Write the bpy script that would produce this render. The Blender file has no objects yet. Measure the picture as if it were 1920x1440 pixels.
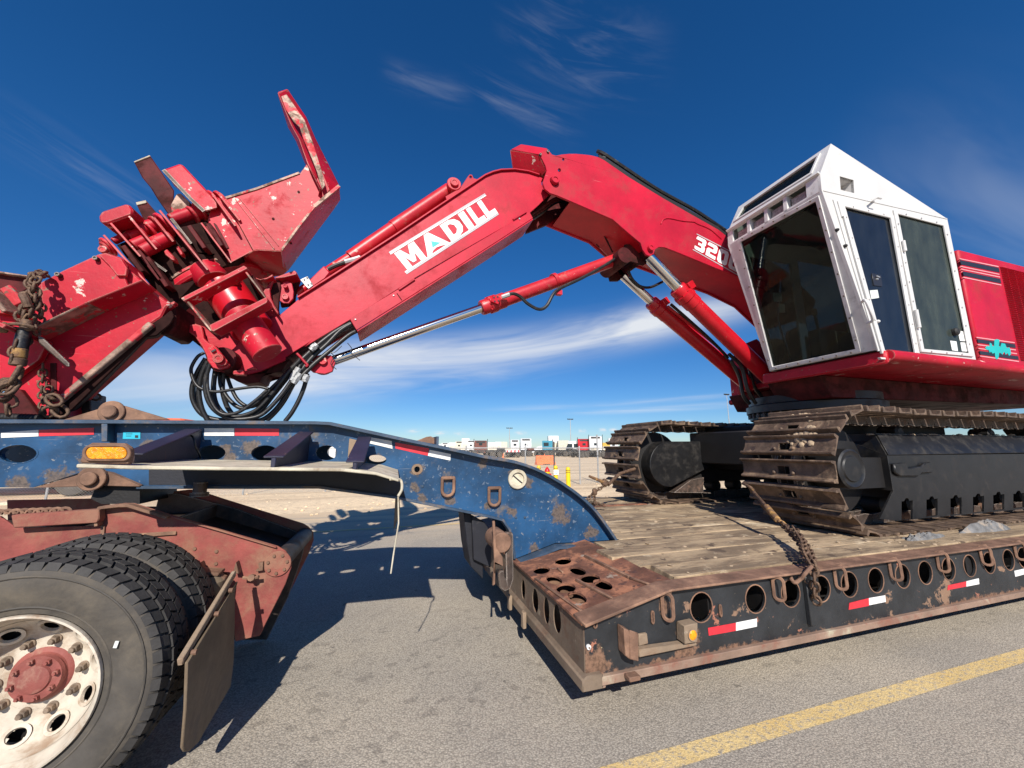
import bpy, bmesh, math, random
from mathutils import Vector, Matrix
from mathutils.geometry import tessellate_polygon
random.seed(7)
S = bpy.context.scene
COL = S.collection

# ---------------------------------------------------------------- camera, sky, sun, exposure
CAMZ = 1.5
PITCH = math.radians(9.4623); YAW = math.radians(17.6795); FPX = 720.0
cam_d = bpy.data.cameras.new('camera'); cam = bpy.data.objects.new('camera', cam_d); COL.objects.link(cam)
cam_d.sensor_width = 36.0; cam_d.lens = 36.0*FPX/1920.0
cam_d.clip_start = 0.05; cam_d.clip_end = 6000
cam.location = (0, 0, CAMZ); cam.rotation_euler = (math.pi/2+PITCH, 0, -YAW)
S.camera = cam
FW = Vector((math.sin(YAW)*math.cos(PITCH), math.cos(YAW)*math.cos(PITCH), math.sin(PITCH)))
RT = Vector((math.cos(YAW), -math.sin(YAW), 0)); UP = RT.cross(FW)
def ray(x, y): return FW + RT*((x-960)/FPX) + UP*((720-y)/FPX)
def P(x, y, Y):
    r = ray(x, y); t = Y/r.y
    return Vector((r.x*t, Y, CAMZ+r.z*t))
def PX(x, y, X):
    r = ray(x, y); t = X/r.x
    return Vector((X, r.y*t, CAMZ+r.z*t))
def PZ(x, y, Z):
    r = ray(x, y); t = (Z-CAMZ)/r.z
    return Vector((r.x*t, r.y*t, Z))
def GP(x, d):   # ground point seen in picture column x at depth d
    h = Vector((math.sin(YAW), math.cos(YAW), 0)); return h*d + RT*((x-960)/FPX*d)

SUN_DIR = Vector((0.193, 0.795, -0.575)).normalized()      # travel direction
world = bpy.data.worlds.new('World'); S.world = world; world.use_nodes = True
wn = world.node_tree; wn.nodes.clear()
class NT:
    def __init__(s, t): s.t = t
    def n(s, typ, **kw):
        nd = s.t.nodes.new(typ)
        for k, v in kw.items():
            if k.startswith('i_'): nd.inputs[int(k[2:])].default_value = v
            else: setattr(nd, k, v)
        return nd
    def l(s, a, b): s.t.links.new(a, b)
    def m(s, op, a, b=None, c=None, clamp=False):
        nd = s.t.nodes.new('ShaderNodeMath'); nd.operation = op; nd.use_clamp = clamp
        for i, v in enumerate((a, b, c)):
            if v is None: continue
            if isinstance(v, (int, float)): nd.inputs[i].default_value = v
            else: s.t.links.new(v, nd.inputs[i])
        return nd.outputs[0]
    def mix(s, fac, a, b, mode='MIX'):
        nd = s.t.nodes.new('ShaderNodeMix'); nd.data_type = 'RGBA'; nd.blend_type = mode
        for i, v in ((0, fac), (6, a), (7, b)):
            if isinstance(v, (int, float)): nd.inputs[i].default_value = v
            elif isinstance(v, (tuple, list)): nd.inputs[i].default_value = (*v[:3], 1)
            else: s.t.links.new(v, nd.inputs[i])
        return nd.outputs[2]
    def ramp(s, fac, lo, hi):
        nd = s.t.nodes.new('ShaderNodeMapRange'); nd.interpolation_type = 'SMOOTHSTEP'
        s.t.links.new(fac, nd.inputs[0]); nd.inputs[1].default_value = lo; nd.inputs[2].default_value = hi
        return nd.outputs[0]
    def noise(s, vec, scale, detail=5, rough=.6, dist=0):
        nd = s.t.nodes.new('ShaderNodeTexNoise'); nd.inputs['Scale'].default_value = scale
        nd.inputs['Detail'].default_value = detail; nd.inputs['Roughness'].default_value = rough
        nd.inputs['Distortion'].default_value = dist
        if vec is not None: s.t.links.new(vec, nd.inputs['Vector'])
        return nd.outputs[0]
W = NT(wn)
sky = W.n('ShaderNodeTexSky'); sky.sky_type = 'NISHITA'; sky.sun_disc = False
sky.sun_elevation = math.asin(-SUN_DIR.z); sky.sun_rotation = math.atan2(-SUN_DIR.x, -SUN_DIR.y)
sky.altitude = 1000; sky.air_density = 1.0; sky.dust_density = .05; sky.ozone_density = 4.5
SKY_STRENGTH = .052
tc = W.n('ShaderNodeTexCoord'); sep = W.n('ShaderNodeSeparateXYZ'); W.l(tc.outputs['Generated'], sep.inputs[0])
az = W.m('ARCTAN2', sep.outputs[0], sep.outputs[1]); el = W.m('ARCSINE', sep.outputs[2])
def azel(x, y):
    r = ray(x, y).normalized(); return math.atan2(r.x, r.y), math.asin(r.z)
def band(p, q, w, soft, amp, nscale=(3, 26), thr=(.38, .75), seed=0., shared=None):
    a0, e0 = azel(*p); a1, e1 = azel(*q)
    L = math.hypot(a1-a0, e1-e0); c, s_ = (a1-a0)/L, (e1-e0)/L
    da = W.m('SUBTRACT', az, a0); de = W.m('SUBTRACT', el, e0)
    u = W.m('ADD', W.m('MULTIPLY', da, c), W.m('MULTIPLY', de, s_))
    v = W.m('SUBTRACT', W.m('MULTIPLY', de, c), W.m('MULTIPLY', da, s_))
    if shared is None:
     cx = W.n('ShaderNodeCombineXYZ'); W.l(W.m('MULTIPLY', u, nscale[0]), cx.inputs[0]); W.l(W.m('MULTIPLY', v, nscale[1]), cx.inputs[1]); cx.inputs[2].default_value = seed
     raw = W.noise(cx.outputs[0], 1.0, 4, .6, .6)
    else: raw = shared
    nz = W.ramp(raw, *thr)
    g = W.m('POWER', 2.718, W.m('MULTIPLY', W.m('POWER', W.m('ABSOLUTE', W.m('DIVIDE', v, w)), 2), -1))
    e = W.m('MULTIPLY', W.ramp(u, -soft, soft*.6), W.m('SUBTRACT', 1, W.ramp(u, L-soft*.6, L+soft)))
    return W.m('MULTIPLY', W.m('MULTIPLY', W.m('MULTIPLY', g, e), nz), amp)
CL = [band((640, 672), (1260, 600), .040, .25, .82, (2.0, 16), (.15, .6), 1),
      band((1150, 610), (1480, 560), .030, .2, .5, (2.2, 14), (.2, .7), 2),
      band((170, 712), (600, 712), .055, .25, .8, (2.0, 9), (.12, .7), 3),
      band((480, 730), (1000, 690), .03, .2, .35, (2.5, 24), (.3, .75), 4),
      band((1120, 772), (1380, 758), .006, .12, .5, (3, 60), (.2, .6), 5),
      band((960, 766), (1350, 742), .006, .12, .28, (3, 60), (.2, .7), 6),
      band((1000, 50), (1180, 110), .06, .15, .17, (4, 30), (.42, .85), 7),
      band((1060, 60), (1170, 170), .03, .06, .0, (3, 40), (.4, .8), 8),
      band((740, 140), (860, 175), .018, .06, .10, (4, 40), (.35, .75), 9),
      band((60, 260), (260, 380), .03, .12, .14, (3, 36), (.4, .8), 10),
      band((1760, 380), (1990, 500), .12, .25, .24, (2.2, 8), (.3, .85), 11),
      band((900, 160), (1050, 230), .03, .1, .14, (3, 36), (.4, .8), 12)]
_c = W.n('ShaderNodeCombineXYZ'); W.l(W.m('MULTIPLY', az, 60.), _c.inputs[0]); W.l(W.m('MULTIPLY', el, 190.), _c.inputs[1]); puff_noise = W.noise(_c.outputs[0], 1.0, 4, .6, .4)
for (px, py, w_, a_) in ((775, 808, .02, .8), (825, 812, .02, .9), (862, 813, .016, .7), (976, 812, .016, .9), (1092, 808, .006, .85), (1130, 806, .006, .8), (1150, 806, .008, .85), (1262, 792, .004, .4), (1292, 791, .006, .45)):
    CL.append(band((px-5, py), (px+5, py), .0042, w_, a_, (60, 190), (.3, .62), px*.37, shared=puff_noise))
acc = CL[0]
for c_ in CL[1:]: acc = W.m('ADD', acc, c_)
hz = W.n('ShaderNodeCombineXYZ')
clouds = W.m('MINIMUM', acc, .93)
grad = W.ramp(el, -.02, .62)
hsv = W.n('ShaderNodeHueSaturation'); hsv.inputs['Saturation'].default_value = 1.25; hsv.inputs['Value'].default_value = 1.0
W.l(sky.outputs[0], hsv.inputs['Color'])
tint = W.mix(grad, (1.06, 1.22, 1.46), (1.25, 1.58, 1.80))
skyc = W.mix(1.0, hsv.outputs[0], tint, 'MULTIPLY')
final = W.mix(clouds, skyc, (12.6, 13.0, 13.6))
bg = W.n('ShaderNodeBackground'); W.l(final, bg.inputs[0]); bg.inputs[1].default_value = SKY_STRENGTH
wo = W.n('ShaderNodeOutputWorld'); W.l(bg.outputs[0], wo.inputs[0])

sun_d = bpy.data.lights.new('sun', 'SUN'); sun_d.energy = 5.0; sun_d.angle = math.radians(.53); sun_d.color = (1, .935, .845)
sun = bpy.data.objects.new('sun', sun_d); COL.objects.link(sun)
sun.rotation_euler = SUN_DIR.to_track_quat('-Z', 'Y').to_euler(); sun.location = (-6, -20, 20)
S.view_settings.view_transform = 'Standard'; S.view_settings.look = 'None'
S.view_settings.exposure = 0.33; S.view_settings.gamma = 1.0; S.view_settings.use_curve_mapping = False

# ---------------------------------------------------------------- materials
def lin(r, g, b):
    f = lambda c: c/12.92 if c <= .04045 else ((c+.055)/1.055)**2.4
    return (f(r/255), f(g/255), f(b/255))
MATS = {}
def mat(name, base, rough=.5, metal=0., spec=.5, vary=.25, vscale=2.5, chips=None, cscale=9., cthr=(.63, .66),
        edge=None, ew=.012, dirt=None, dthr=(.5, .75), dscale=3., bump=.15, bscale=60., streak=False, coat=0., emis=None, chips2=None, c2thr=(.6, .63), c2scale=22, scr=None, scrf=.7, spots=None, spotcol=None, zrust=None):
    m = bpy.data.materials.new(name); m.use_nodes = True; t = NT(m.node_tree)
    b = m.node_tree.nodes['Principled BSDF']
    g = t.n('ShaderNodeTexCoord'); ge = t.n('ShaderNodeObjectInfo')
    vec = t.n('ShaderNodeVectorMath', operation='ADD'); t.l(g.outputs['Object'], vec.inputs[0])
    rnd = t.m('MULTIPLY', ge.outputs['Random'], 37.)
    cc = t.n('ShaderNodeCombineXYZ'); t.l(rnd, cc.inputs[0]); t.l(rnd, cc.inputs[2]); t.l(cc.outputs[0], vec.inputs[1])
    v = vec.outputs[0]
    n1 = t.noise(v, vscale, 6, .65)
    col = t.mix(t.ramp(n1, .3, .72), tuple(c*(1-vary) for c in base), tuple(min(1, c*(1+vary)) for c in base))
    rg = rough
    if dirt is not None:
        vv = v
        if streak:
            mp = t.n('ShaderNodeMapping'); mp.inputs['Scale'].default_value = streak; t.l(v, mp.inputs[0]); vv = mp.outputs[0]
        dm = t.ramp(t.noise(vv, dscale, 8, .7, .3), *dthr)
        col = t.mix(dm, col, dirt)
        rg = t.m('ADD', t.m('MULTIPLY', dm, .35), rough, clamp=True)
    if chips is not None:
        cm = t.ramp(t.noise(v, cscale, 8, .68, .2), *cthr)
        col = t.mix(cm, col, chips)
    if chips2 is not None:
        cm2 = t.ramp(t.noise(v, c2scale, 6, .6, .2), *c2thr)
        col = t.mix(cm2, col, chips2)
    if spots or zrust:
        gp = t.n('ShaderNodeNewGeometry').outputs['Position']; nsp = t.noise(gp, 16, 8, .72)
        msk = None
        for (sx, sy, sz, sr) in (spots or ()):
            vd = t.n('ShaderNodeVectorMath', operation='DISTANCE'); t.l(gp, vd.inputs[0]); vd.inputs[1].default_value = (sx, sy, sz)
            k = t.m('SUBTRACT', 1, t.m('DIVIDE', vd.outputs['Value'], sr), clamp=True)
            msk = k if msk is None else t.m('MAXIMUM', msk, k)
        if zrust:
            sz_ = t.n('ShaderNodeSeparateXYZ'); t.l(gp, sz_.inputs[0]); k = t.m('SUBTRACT', 1, t.m('DIVIDE', t.m('SUBTRACT', sz_.outputs[2], zrust[0]), zrust[1]), clamp=True)
            k = t.m('MULTIPLY', k, t.ramp(t.noise(gp, 1.7, 4, .6), .25, .55)); msk = k if msk is None else t.m('MAXIMUM', msk, k)
        mm_ = t.m('MULTIPLY', t.ramp(t.m('ADD', t.m('MULTIPLY', msk, .62), nsp), .80, .93), .88)
        col = t.mix(mm_, col, t.mix(t.ramp(t.noise(gp, 40, 5, .7), .4, .65), spotcol, tuple(c*.45 for c in spotcol)))
    if scr is not None:
        for rot_, sd in (((.3, .9, .2), 3.), ((1.1, .2, .7), 11.)):
            mp = t.n('ShaderNodeMapping'); mp.inputs['Rotation'].default_value = rot_; mp.inputs['Scale'].default_value = (2.2, 90, 90); mp.inputs['Location'].default_value = (sd, sd, 0); t.l(v, mp.inputs[0])
            sc_ = t.ramp(t.noise(mp.outputs[0], 1, 2, .5), .70, .76)
            sc_ = t.m('MULTIPLY', sc_, t.ramp(t.noise(v, 1.9, 3, .6), .5, .62))
            col = t.mix(t.m('MULTIPLY', sc_, scrf), col, scr)
    if edge is not None:
        bv = t.n('ShaderNodeBevel', samples=4); bv.inputs[0].default_value = ew
        gm = t.n('ShaderNodeNewGeometry')
        dt = t.n('ShaderNodeVectorMath', operation='DOT_PRODUCT'); t.l(bv.outputs[0], dt.inputs[0]); t.l(gm.outputs['Normal'], dt.inputs[1])
        em = t.m('SUBTRACT', 1, dt.outputs['Value'])
        nn = t.noise(v, 14, 6, .7)
        em = t.ramp(t.m('ADD', t.m('MULTIPLY', em, 3.2), t.m('SUBTRACT', nn, .78)), .0, .12)
        col = t.mix(em, col, edge)
    t.l(col, b.inputs['Base Color']) if not isinstance(col, tuple) else None
    if isinstance(rg, float): b.inputs['Roughness'].default_value = rg
    else: t.l(rg, b.inputs['Roughness'])
    b.inputs['Metallic'].default_value = metal; b.inputs['Specular IOR Level'].default_value = spec
    b.inputs['Coat Weight'].default_value = coat
    if bump:
        bp = t.n('ShaderNodeBump'); bp.inputs['Strength'].default_value = bump; bp.inputs['Distance'].default_value = .01
        t.l(t.noise(v, bscale, 5, .6), bp.inputs['Height']); t.l(bp.outputs[0], b.inputs['Normal'])
    if emis:
        b.inputs['Emission Color'].default_value = (*base, 1); b.inputs['Emission Strength'].default_value = emis
    MATS[name] = m; return m
PRIMER = (.62, .56, .50)
RUSTB = (.20, .10, .055)
M = {}
M['red'] = mat('loader_red_paint', (.46, .007, .028), .45, spec=.32, vary=.22, vscale=1.1, dirt=(.30, .025, .03), dthr=(.47, .78), dscale=2.6, chips=(.28, .02, .025), cthr=(.68, .73), cscale=12, scr=(.66, .22, .22), scrf=.5, bump=.06, bscale=25)
M['redworn'] = mat('worn_grapple_red_paint', (.46, .007, .024), .5, spec=.3, vary=.25, vscale=2.0, dirt=(.27, .02, .02), dthr=(.52, .75), dscale=3.2, chips=(.66, .50, .44), cthr=(.622, .634), cscale=5.5, scr=(.66, .32, .28), scrf=.4, edge=(.40, .20, .16), ew=.02, chips2=(.24, .12, .08), c2thr=(.64, .66), bump=.14, bscale=30)
M['redshiny'] = mat('bright_red_cylinder_paint', (.48, .007, .016), .3, vary=.15, vscale=3, chips=(.36, .17, .12), cthr=(.67, .7), cscale=11, bump=.05, bscale=40)
M['redcyl'] = mat('worn_cylinder_paint', (.48, .015, .025), .4, vary=.2, vscale=3, dirt=(.35, .10, .07), dthr=(.55, .72), dscale=5, chips=(.55, .42, .33), cthr=(.64, .67), cscale=8, bump=.1, bscale=40)
M['darksteel'] = mat('bare_dark_steel', (.075, .055, .045), .55, metal=.3, vary=.5, vscale=6, dirt=(.18, .11, .08), dthr=(.5, .7), dscale=8, edge=(.35, .30, .26), ew=.015, bump=.3, bscale=30)
M['darkred'] = mat('soiled_shaded_red_steel', (.085, .010, .011), .65, spec=.2, vary=.5, vscale=4, dirt=(.035, .012, .010), dthr=(.45, .65), bump=.2, bscale=30)  # dark red carries the shade of undersides and recesses along with soil
M['worn_edge'] = mat('worn_bare_edge_steel', (.33, .22, .17), .6, metal=.2, vary=.4, vscale=9, dirt=(.16, .10, .07), dthr=(.45, .6), dscale=7, chips=(.50, .04, .05), cthr=(.52, .56), cscale=6, bump=.3, bscale=40)
M['chrome'] = mat('chrome_rod', (.75, .74, .72), .12, metal=1., vary=.06, bump=.0)
M['black'] = mat('satin_black_paint', (.010, .010, .011), .42, vary=.3, vscale=3, dirt=(.030, .026, .022), dthr=(.45, .75), dscale=7, bump=.06, bscale=50)
M['shadesteel'] = mat('recess_shade_steel', (.022, .008, .007), .8, vary=.5, vscale=6, dirt=(.045, .022, .016), dthr=(.55, .7), dscale=9, spec=.1, bump=.3, bscale=30)  # near-black colour stands in for shade in recesses and on undersides
M['blackdark'] = mat('greasy_black_and_hole_shade', (.008, .007, .007), .6, vary=.4, bump=.2)
M['shoe'] = mat('rusty_track_shoe_steel', (.12, .08, .055), .62, metal=.15, vary=.45, vscale=7, dirt=(.25, .17, .11), dthr=(.5, .66), dscale=6, chips=(.055, .035, .03), cthr=(.60, .64), cscale=5, bump=.5, bscale=28)
M['white'] = mat('cab_white_paint', (.60, .595, .58), .42, vary=.06, vscale=2, dirt=(.44, .40, .34), dthr=(.56, .82), dscale=4, chips=(.35, .28, .22), cthr=(.72, .75), cscale=13, bump=.1, bscale=45)
M['whitegrey'] = mat('grey_white_frame_paint', (.62, .61, .60), .45, vary=.12, vscale=4, dirt=(.33, .30, .28), dthr=(.56, .75), dscale=7, bump=.12)
_bs = [tuple(P(x, y, 3.4))+(r,) for x, y, r in ((846, 938, .10), (912, 948, .08), (782, 880, .12), (778, 912, .10), (965, 890, .11), (990, 905, .1), (1050, 965, .20), (1110, 1000, .16), (790, 935, .10), (740, 925, .12), (705, 862, .12), (612, 850, .12), (345, 848, .1), (470, 838, .12), (420, 845, .1), (110, 905, .20), (30, 912, .14), (170, 870, .14), (280, 835, .1), (960, 960, .1), (1000, 1030, .10), (905, 870, .1), (430, 860, .09))]
M['blue'] = mat('trailer_blue_paint', spots=_bs, spotcol=(.15, .11, .08), base=(.011, .058, .140), rough=.42, vary=.45, vscale=2.2, dirt=(.145, .115, .085), dthr=(.57, .72), dscale=3.0, chips=(.24, .24, .24), cthr=(.64, .67), cscale=22, scr=(.25, .27, .30), chips2=(.10, .14, .20), c2thr=(.62, .66), c2scale=30, bump=.12, bscale=30)
M['blueflange'] = mat('worn_blue_flange', (.035, .065, .11), .5, vary=.3, vscale=5, dirt=(.15, .12, .10), dthr=(.5, .68), dscale=5, bump=.2)
M['underblack'] = mat('black_post_and_web_shade', (.012, .013, .02), .6, vary=.3, dirt=(.05, .045, .045), dthr=(.6, .75), dscale=6)  # black of the king post, also the painted shade below the shelf
M['navy'] = mat('navy_gusset_paint', (.020, .020, .045), .5, vary=.3, dirt=(.17, .10, .07), dthr=(.6, .75), dscale=6)
M['rust'] = mat('orange_rust_steel', (.165, .070, .042), .8, vary=.4, vscale=5, dirt=(.36, .155, .085), dthr=(.47, .62), dscale=5, chips=(.30, .24, .19), cthr=(.60, .66), cscale=4, chips2=(.085, .04, .03), c2thr=(.6, .64), c2scale=12, bump=.45, bscale=45)
M['rustshaded'] = mat('dusty_shaded_front_steel', (.17, .125, .088), .85, vary=.3, vscale=3, dirt=(.13, .07, .045), dthr=(.48, .68), dscale=4, chips=(.26, .20, .14), cthr=(.6, .68), cscale=7, bump=.35, bscale=60)  # darker copy of the dusty tan steel; front face's weak sun put into colour
M['rusttan'] = mat('dusty_tan_rust_steel', (.26, .19, .13), .85, vary=.22, vscale=3, dirt=(.20, .115, .07), dthr=(.5, .7), dscale=4, chips=(.36, .30, .23), cthr=(.6, .68), cscale=7, bump=.3, bscale=60)
M['rustbrown'] = mat('brown_rust_steel', (.19, .105, .068), .8, vary=.35, vscale=6, dirt=(.33, .19, .12), dthr=(.5, .7), dscale=6, bump=.4, bscale=40)
M['railblack'] = mat('chipped_black_rail_paint', (.022, .024, .027), .5, vary=.35, vscale=4, dirt=(.23, .14, .09), dthr=(.60, .63), dscale=2.6, zrust=(.225, .09), spotcol=(.24, .135, .085), spots=[(1.15, 2.13, .3, .22), (1.8, 2.13, .32, .2), (1.65, 2.13, .55, .1)], chips=(.34, .14, .09), cthr=(.635, .655), cscale=5, chips2=(.42, .33, .20), c2thr=(.70, .73), c2scale=34, bump=.22, bscale=40)
M['railtan'] = mat('scuffed_bottom_rail_steel', (.25, .165, .12), .7, vary=.25, vscale=3, dirt=(.22, .10, .07), dthr=(.5, .66), dscale=4, chips=(.40, .36, .26), cthr=(.58, .7), cscale=3, bump=.3)
M['truckred'] = mat('faded_truck_frame_red', (.25, .058, .048), .8, vary=.3, vscale=3, dirt=(.27, .135, .09), dthr=(.42, .62), dscale=2.6, chips=(.19, .075, .055), cthr=(.66, .7), cscale=9, bump=.3, bscale=55)
M['tyre'] = mat('weathered_tyre_rubber', (.062, .055, .047), .75, vary=.3, vscale=4, dirt=(.14, .118, .09), dthr=(.42, .75), dscale=3.5, bump=.15, bscale=45)
M['tread'] = mat('tread_rubber', (.034, .032, .031), .72, vary=.3, vscale=8, dirt=(.085, .08, .072), dthr=(.55, .8), dscale=5, bump=.2)
M['rim'] = mat('dusty_white_rim', (.56, .50, .41), .7, vary=.2, vscale=3, dirt=(.30, .21, .14), dthr=(.44, .68), dscale=5, bump=.15)
M['nut'] = mat('dull_lug_nut', (.20, .15, .11), .8, vary=.4, vscale=20, dirt=(.26, .18, .12), dthr=(.5, .7), dscale=20, bump=.3)
M['hub'] = mat('dusty_red_hub', (.25, .070, .058), .7, vary=.2, vscale=6, dirt=(.34, .20, .15), dthr=(.5, .68), dscale=7, bump=.3, bscale=60)
M['flap'] = mat('mud_flap_rubber', (.17, .125, .08), .85, vary=.3, vscale=3, dirt=(.15, .12, .09), dthr=(.5, .7), bump=.2)
M['hose'] = mat('hydraulic_hose_rubber', (.012, .012, .013), .42, vary=.4, vscale=10, dirt=(.05, .045, .04), dthr=(.55, .7), dscale=14, bump=.1)
M['chain'] = mat('rusty_chain_steel', (.11, .065, .042), .65, metal=.3, vary=.45, vscale=20, dirt=(.25, .16, .10), dthr=(.5, .65), dscale=25, bump=.4, bscale=90)
M['chainy'] = mat('yellowed_binder_paint', (.36, .20, .06), .7, vary=.4, vscale=14, dirt=(.16, .09, .05), dthr=(.42, .52), dscale=18, bump=.3)
M['tape_r'] = mat('reflective_tape_red', (.62, .03, .045), .45, vary=.12, vscale=20, chips=(.5, .30, .24), cthr=(.66, .7), cscale=11, bump=0)
M['tape_w'] = mat('reflective_tape_white', (.78, .78, .76), .45, vary=.08, vscale=20, chips=(.4, .33, .28), cthr=(.7, .74), cscale=13, bump=0)
M['sticker_w'] = mat('white_sticker', (.80, .79, .77), .45, vary=.05, chips=(.6, .1, .1), cthr=(.72, .75), cscale=30, bump=0)
M['sticker_s'] = mat('silver_sticker_line', (.45, .44, .46), .4, vary=.1, bump=0)
M['teal'] = mat('teal_sticker', (.02, .42, .40), .4, vary=.1, bump=0)
M['cyan'] = mat('cyan_sticker', (.02, .45, .62), .45, vary=.1, bump=0)
M['stripe'] = mat('black_stripe_decal', (.02, .02, .025), .4, vary=.2, bump=0)
M['pink'] = mat('pink_stripe_decal', (.75, .32, .33), .4, vary=.1, bump=0)
M['amber'] = mat('amber_lens', (.90, .30, .01), .25, vary=.35, vscale=60, bump=.5, bscale=70)
M['cream'] = mat('cream_worn_shelf', (.52, .47, .36), .7, vary=.25, vscale=5, dirt=(.30, .24, .17), dthr=(.5, .7), dscale=9, bump=.25)
M['rubber'] = mat('rubber_edge', (.02, .02, .02), .7)
M['lampglass'] = mat('work_lamp_lens', (.32, .27, .25), .25, vary=.35, vscale=40, bump=.3)
M['mud'] = mat('dried_mud', (.36, .27, .18), .95, vary=.3, vscale=14, bump=.8, bscale=50)
M['rubberlump'] = mat('grey_torn_rubber', (.15, .15, .15), .9, vary=.4, vscale=12, dirt=(.30, .25, .2), dthr=(.5, .65), dscale=9, bump=.7, bscale=35)
M['galv'] = mat('galvanised_steel', (.42, .43, .43), .5, metal=.5, vary=.15, bump=.05)
M['orangep'] = mat('orange_barrier_plastic', (.80, .19, .06), .55, vary=.1, vscale=2, bump=0)
M['yellowp'] = mat('yellow_bollard_paint', (.80, .55, .01), .45, vary=.08, vscale=3, bump=0)
M['bgwhite'] = mat('truck_white', (.72, .72, .70), .4, vary=.08, bump=0)
M['bgcream'] = mat('truck_cream', (.62, .57, .46), .5, vary=.1, bump=0)
M['bgred'] = mat('truck_red', (.55, .01, .02), .4, vary=.1, bump=0)
M['bgblue'] = mat('truck_teal_blue', (.05, .26, .36), .4, vary=.1, bump=0)
M['bgbrown'] = mat('truck_brown', (.16, .055, .04), .5, vary=.1, bump=0)
M['bgyellow'] = mat('truck_yellow', (.60, .38, .06), .5, vary=.1, bump=0)
M['bgorange'] = mat('truck_orange', (.72, .14, .05), .5, vary=.1, bump=0)
M['bgdark'] = mat('truck_chassis_dark', (.035, .033, .032), .6, vary=.4, vscale=1.5, bump=0)
M['bgglass'] = mat('truck_window_dark', (.03, .04, .045), .15, vary=.1, bump=0)
M['seat'] = mat('cab_interior_grey', (.07, .065, .055), .7, vary=.3)
M['paper'] = mat('paper_label', (.62, .66, .62), .6, vary=.1, vscale=30, bump=0)

def glass_mat(name, tint, dust, dustcol, rough=.02, refl=.9):
    m = bpy.data.materials.new(name); m.use_nodes = True; t = NT(m.node_tree); m.node_tree.nodes.clear()
    tr = t.n('ShaderNodeBsdfTransparent'); tr.inputs[0].default_value = (*tint, 1)
    gl = t.n('ShaderNodeBsdfGlossy'); gl.inputs['Roughness'].default_value = rough; gl.inputs[0].default_value = (.9, .9, .9, 1)
    fr = t.n('ShaderNodeFresnel'); fr.inputs[0].default_value = 1.5
    mx = t.n('ShaderNodeMixShader'); t.l(t.m('MULTIPLY', fr.outputs[0], refl, clamp=True), mx.inputs[0]); t.l(tr.outputs[0], mx.inputs[1]); t.l(gl.outputs[0], mx.inputs[2])
    df = t.n('ShaderNodeBsdfDiffuse'); df.inputs[0].default_value = (*dustcol, 1)
    tcn = t.n('ShaderNodeTexCoord'); mp = t.n('ShaderNodeMapping'); mp.inputs['Scale'].default_value = (2.5, 2.5, 1.2); t.l(tcn.outputs['Object'], mp.inputs[0])
    nz = t.ramp(t.noise(mp.outputs[0], 2, 6, .6, .1), .1, 1.1)
    m2 = t.n('ShaderNodeMixShader'); t.l(t.m('MULTIPLY', t.m('ADD', nz, .35), dust, clamp=True), m2.inputs[0]); t.l(mx.outputs[0], m2.inputs[1]); t.l(df.outputs[0], m2.inputs[2])
    o = t.n('ShaderNodeOutputMaterial'); t.l(m2.outputs[0], o.inputs[0]); return m
M['windshield'] = glass_mat('dark_windshield', (.42, .48, .45), .03, (.10, .11, .12), .02, .28)
M['doorglass'] = glass_mat('dark_door_window', (.26, .32, .40), .16, (.10, .12, .15), .05)
M['sideglass'] = glass_mat('dusty_side_window', (.20, .24, .22), .62, (.085, .105, .095), .1)

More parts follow.
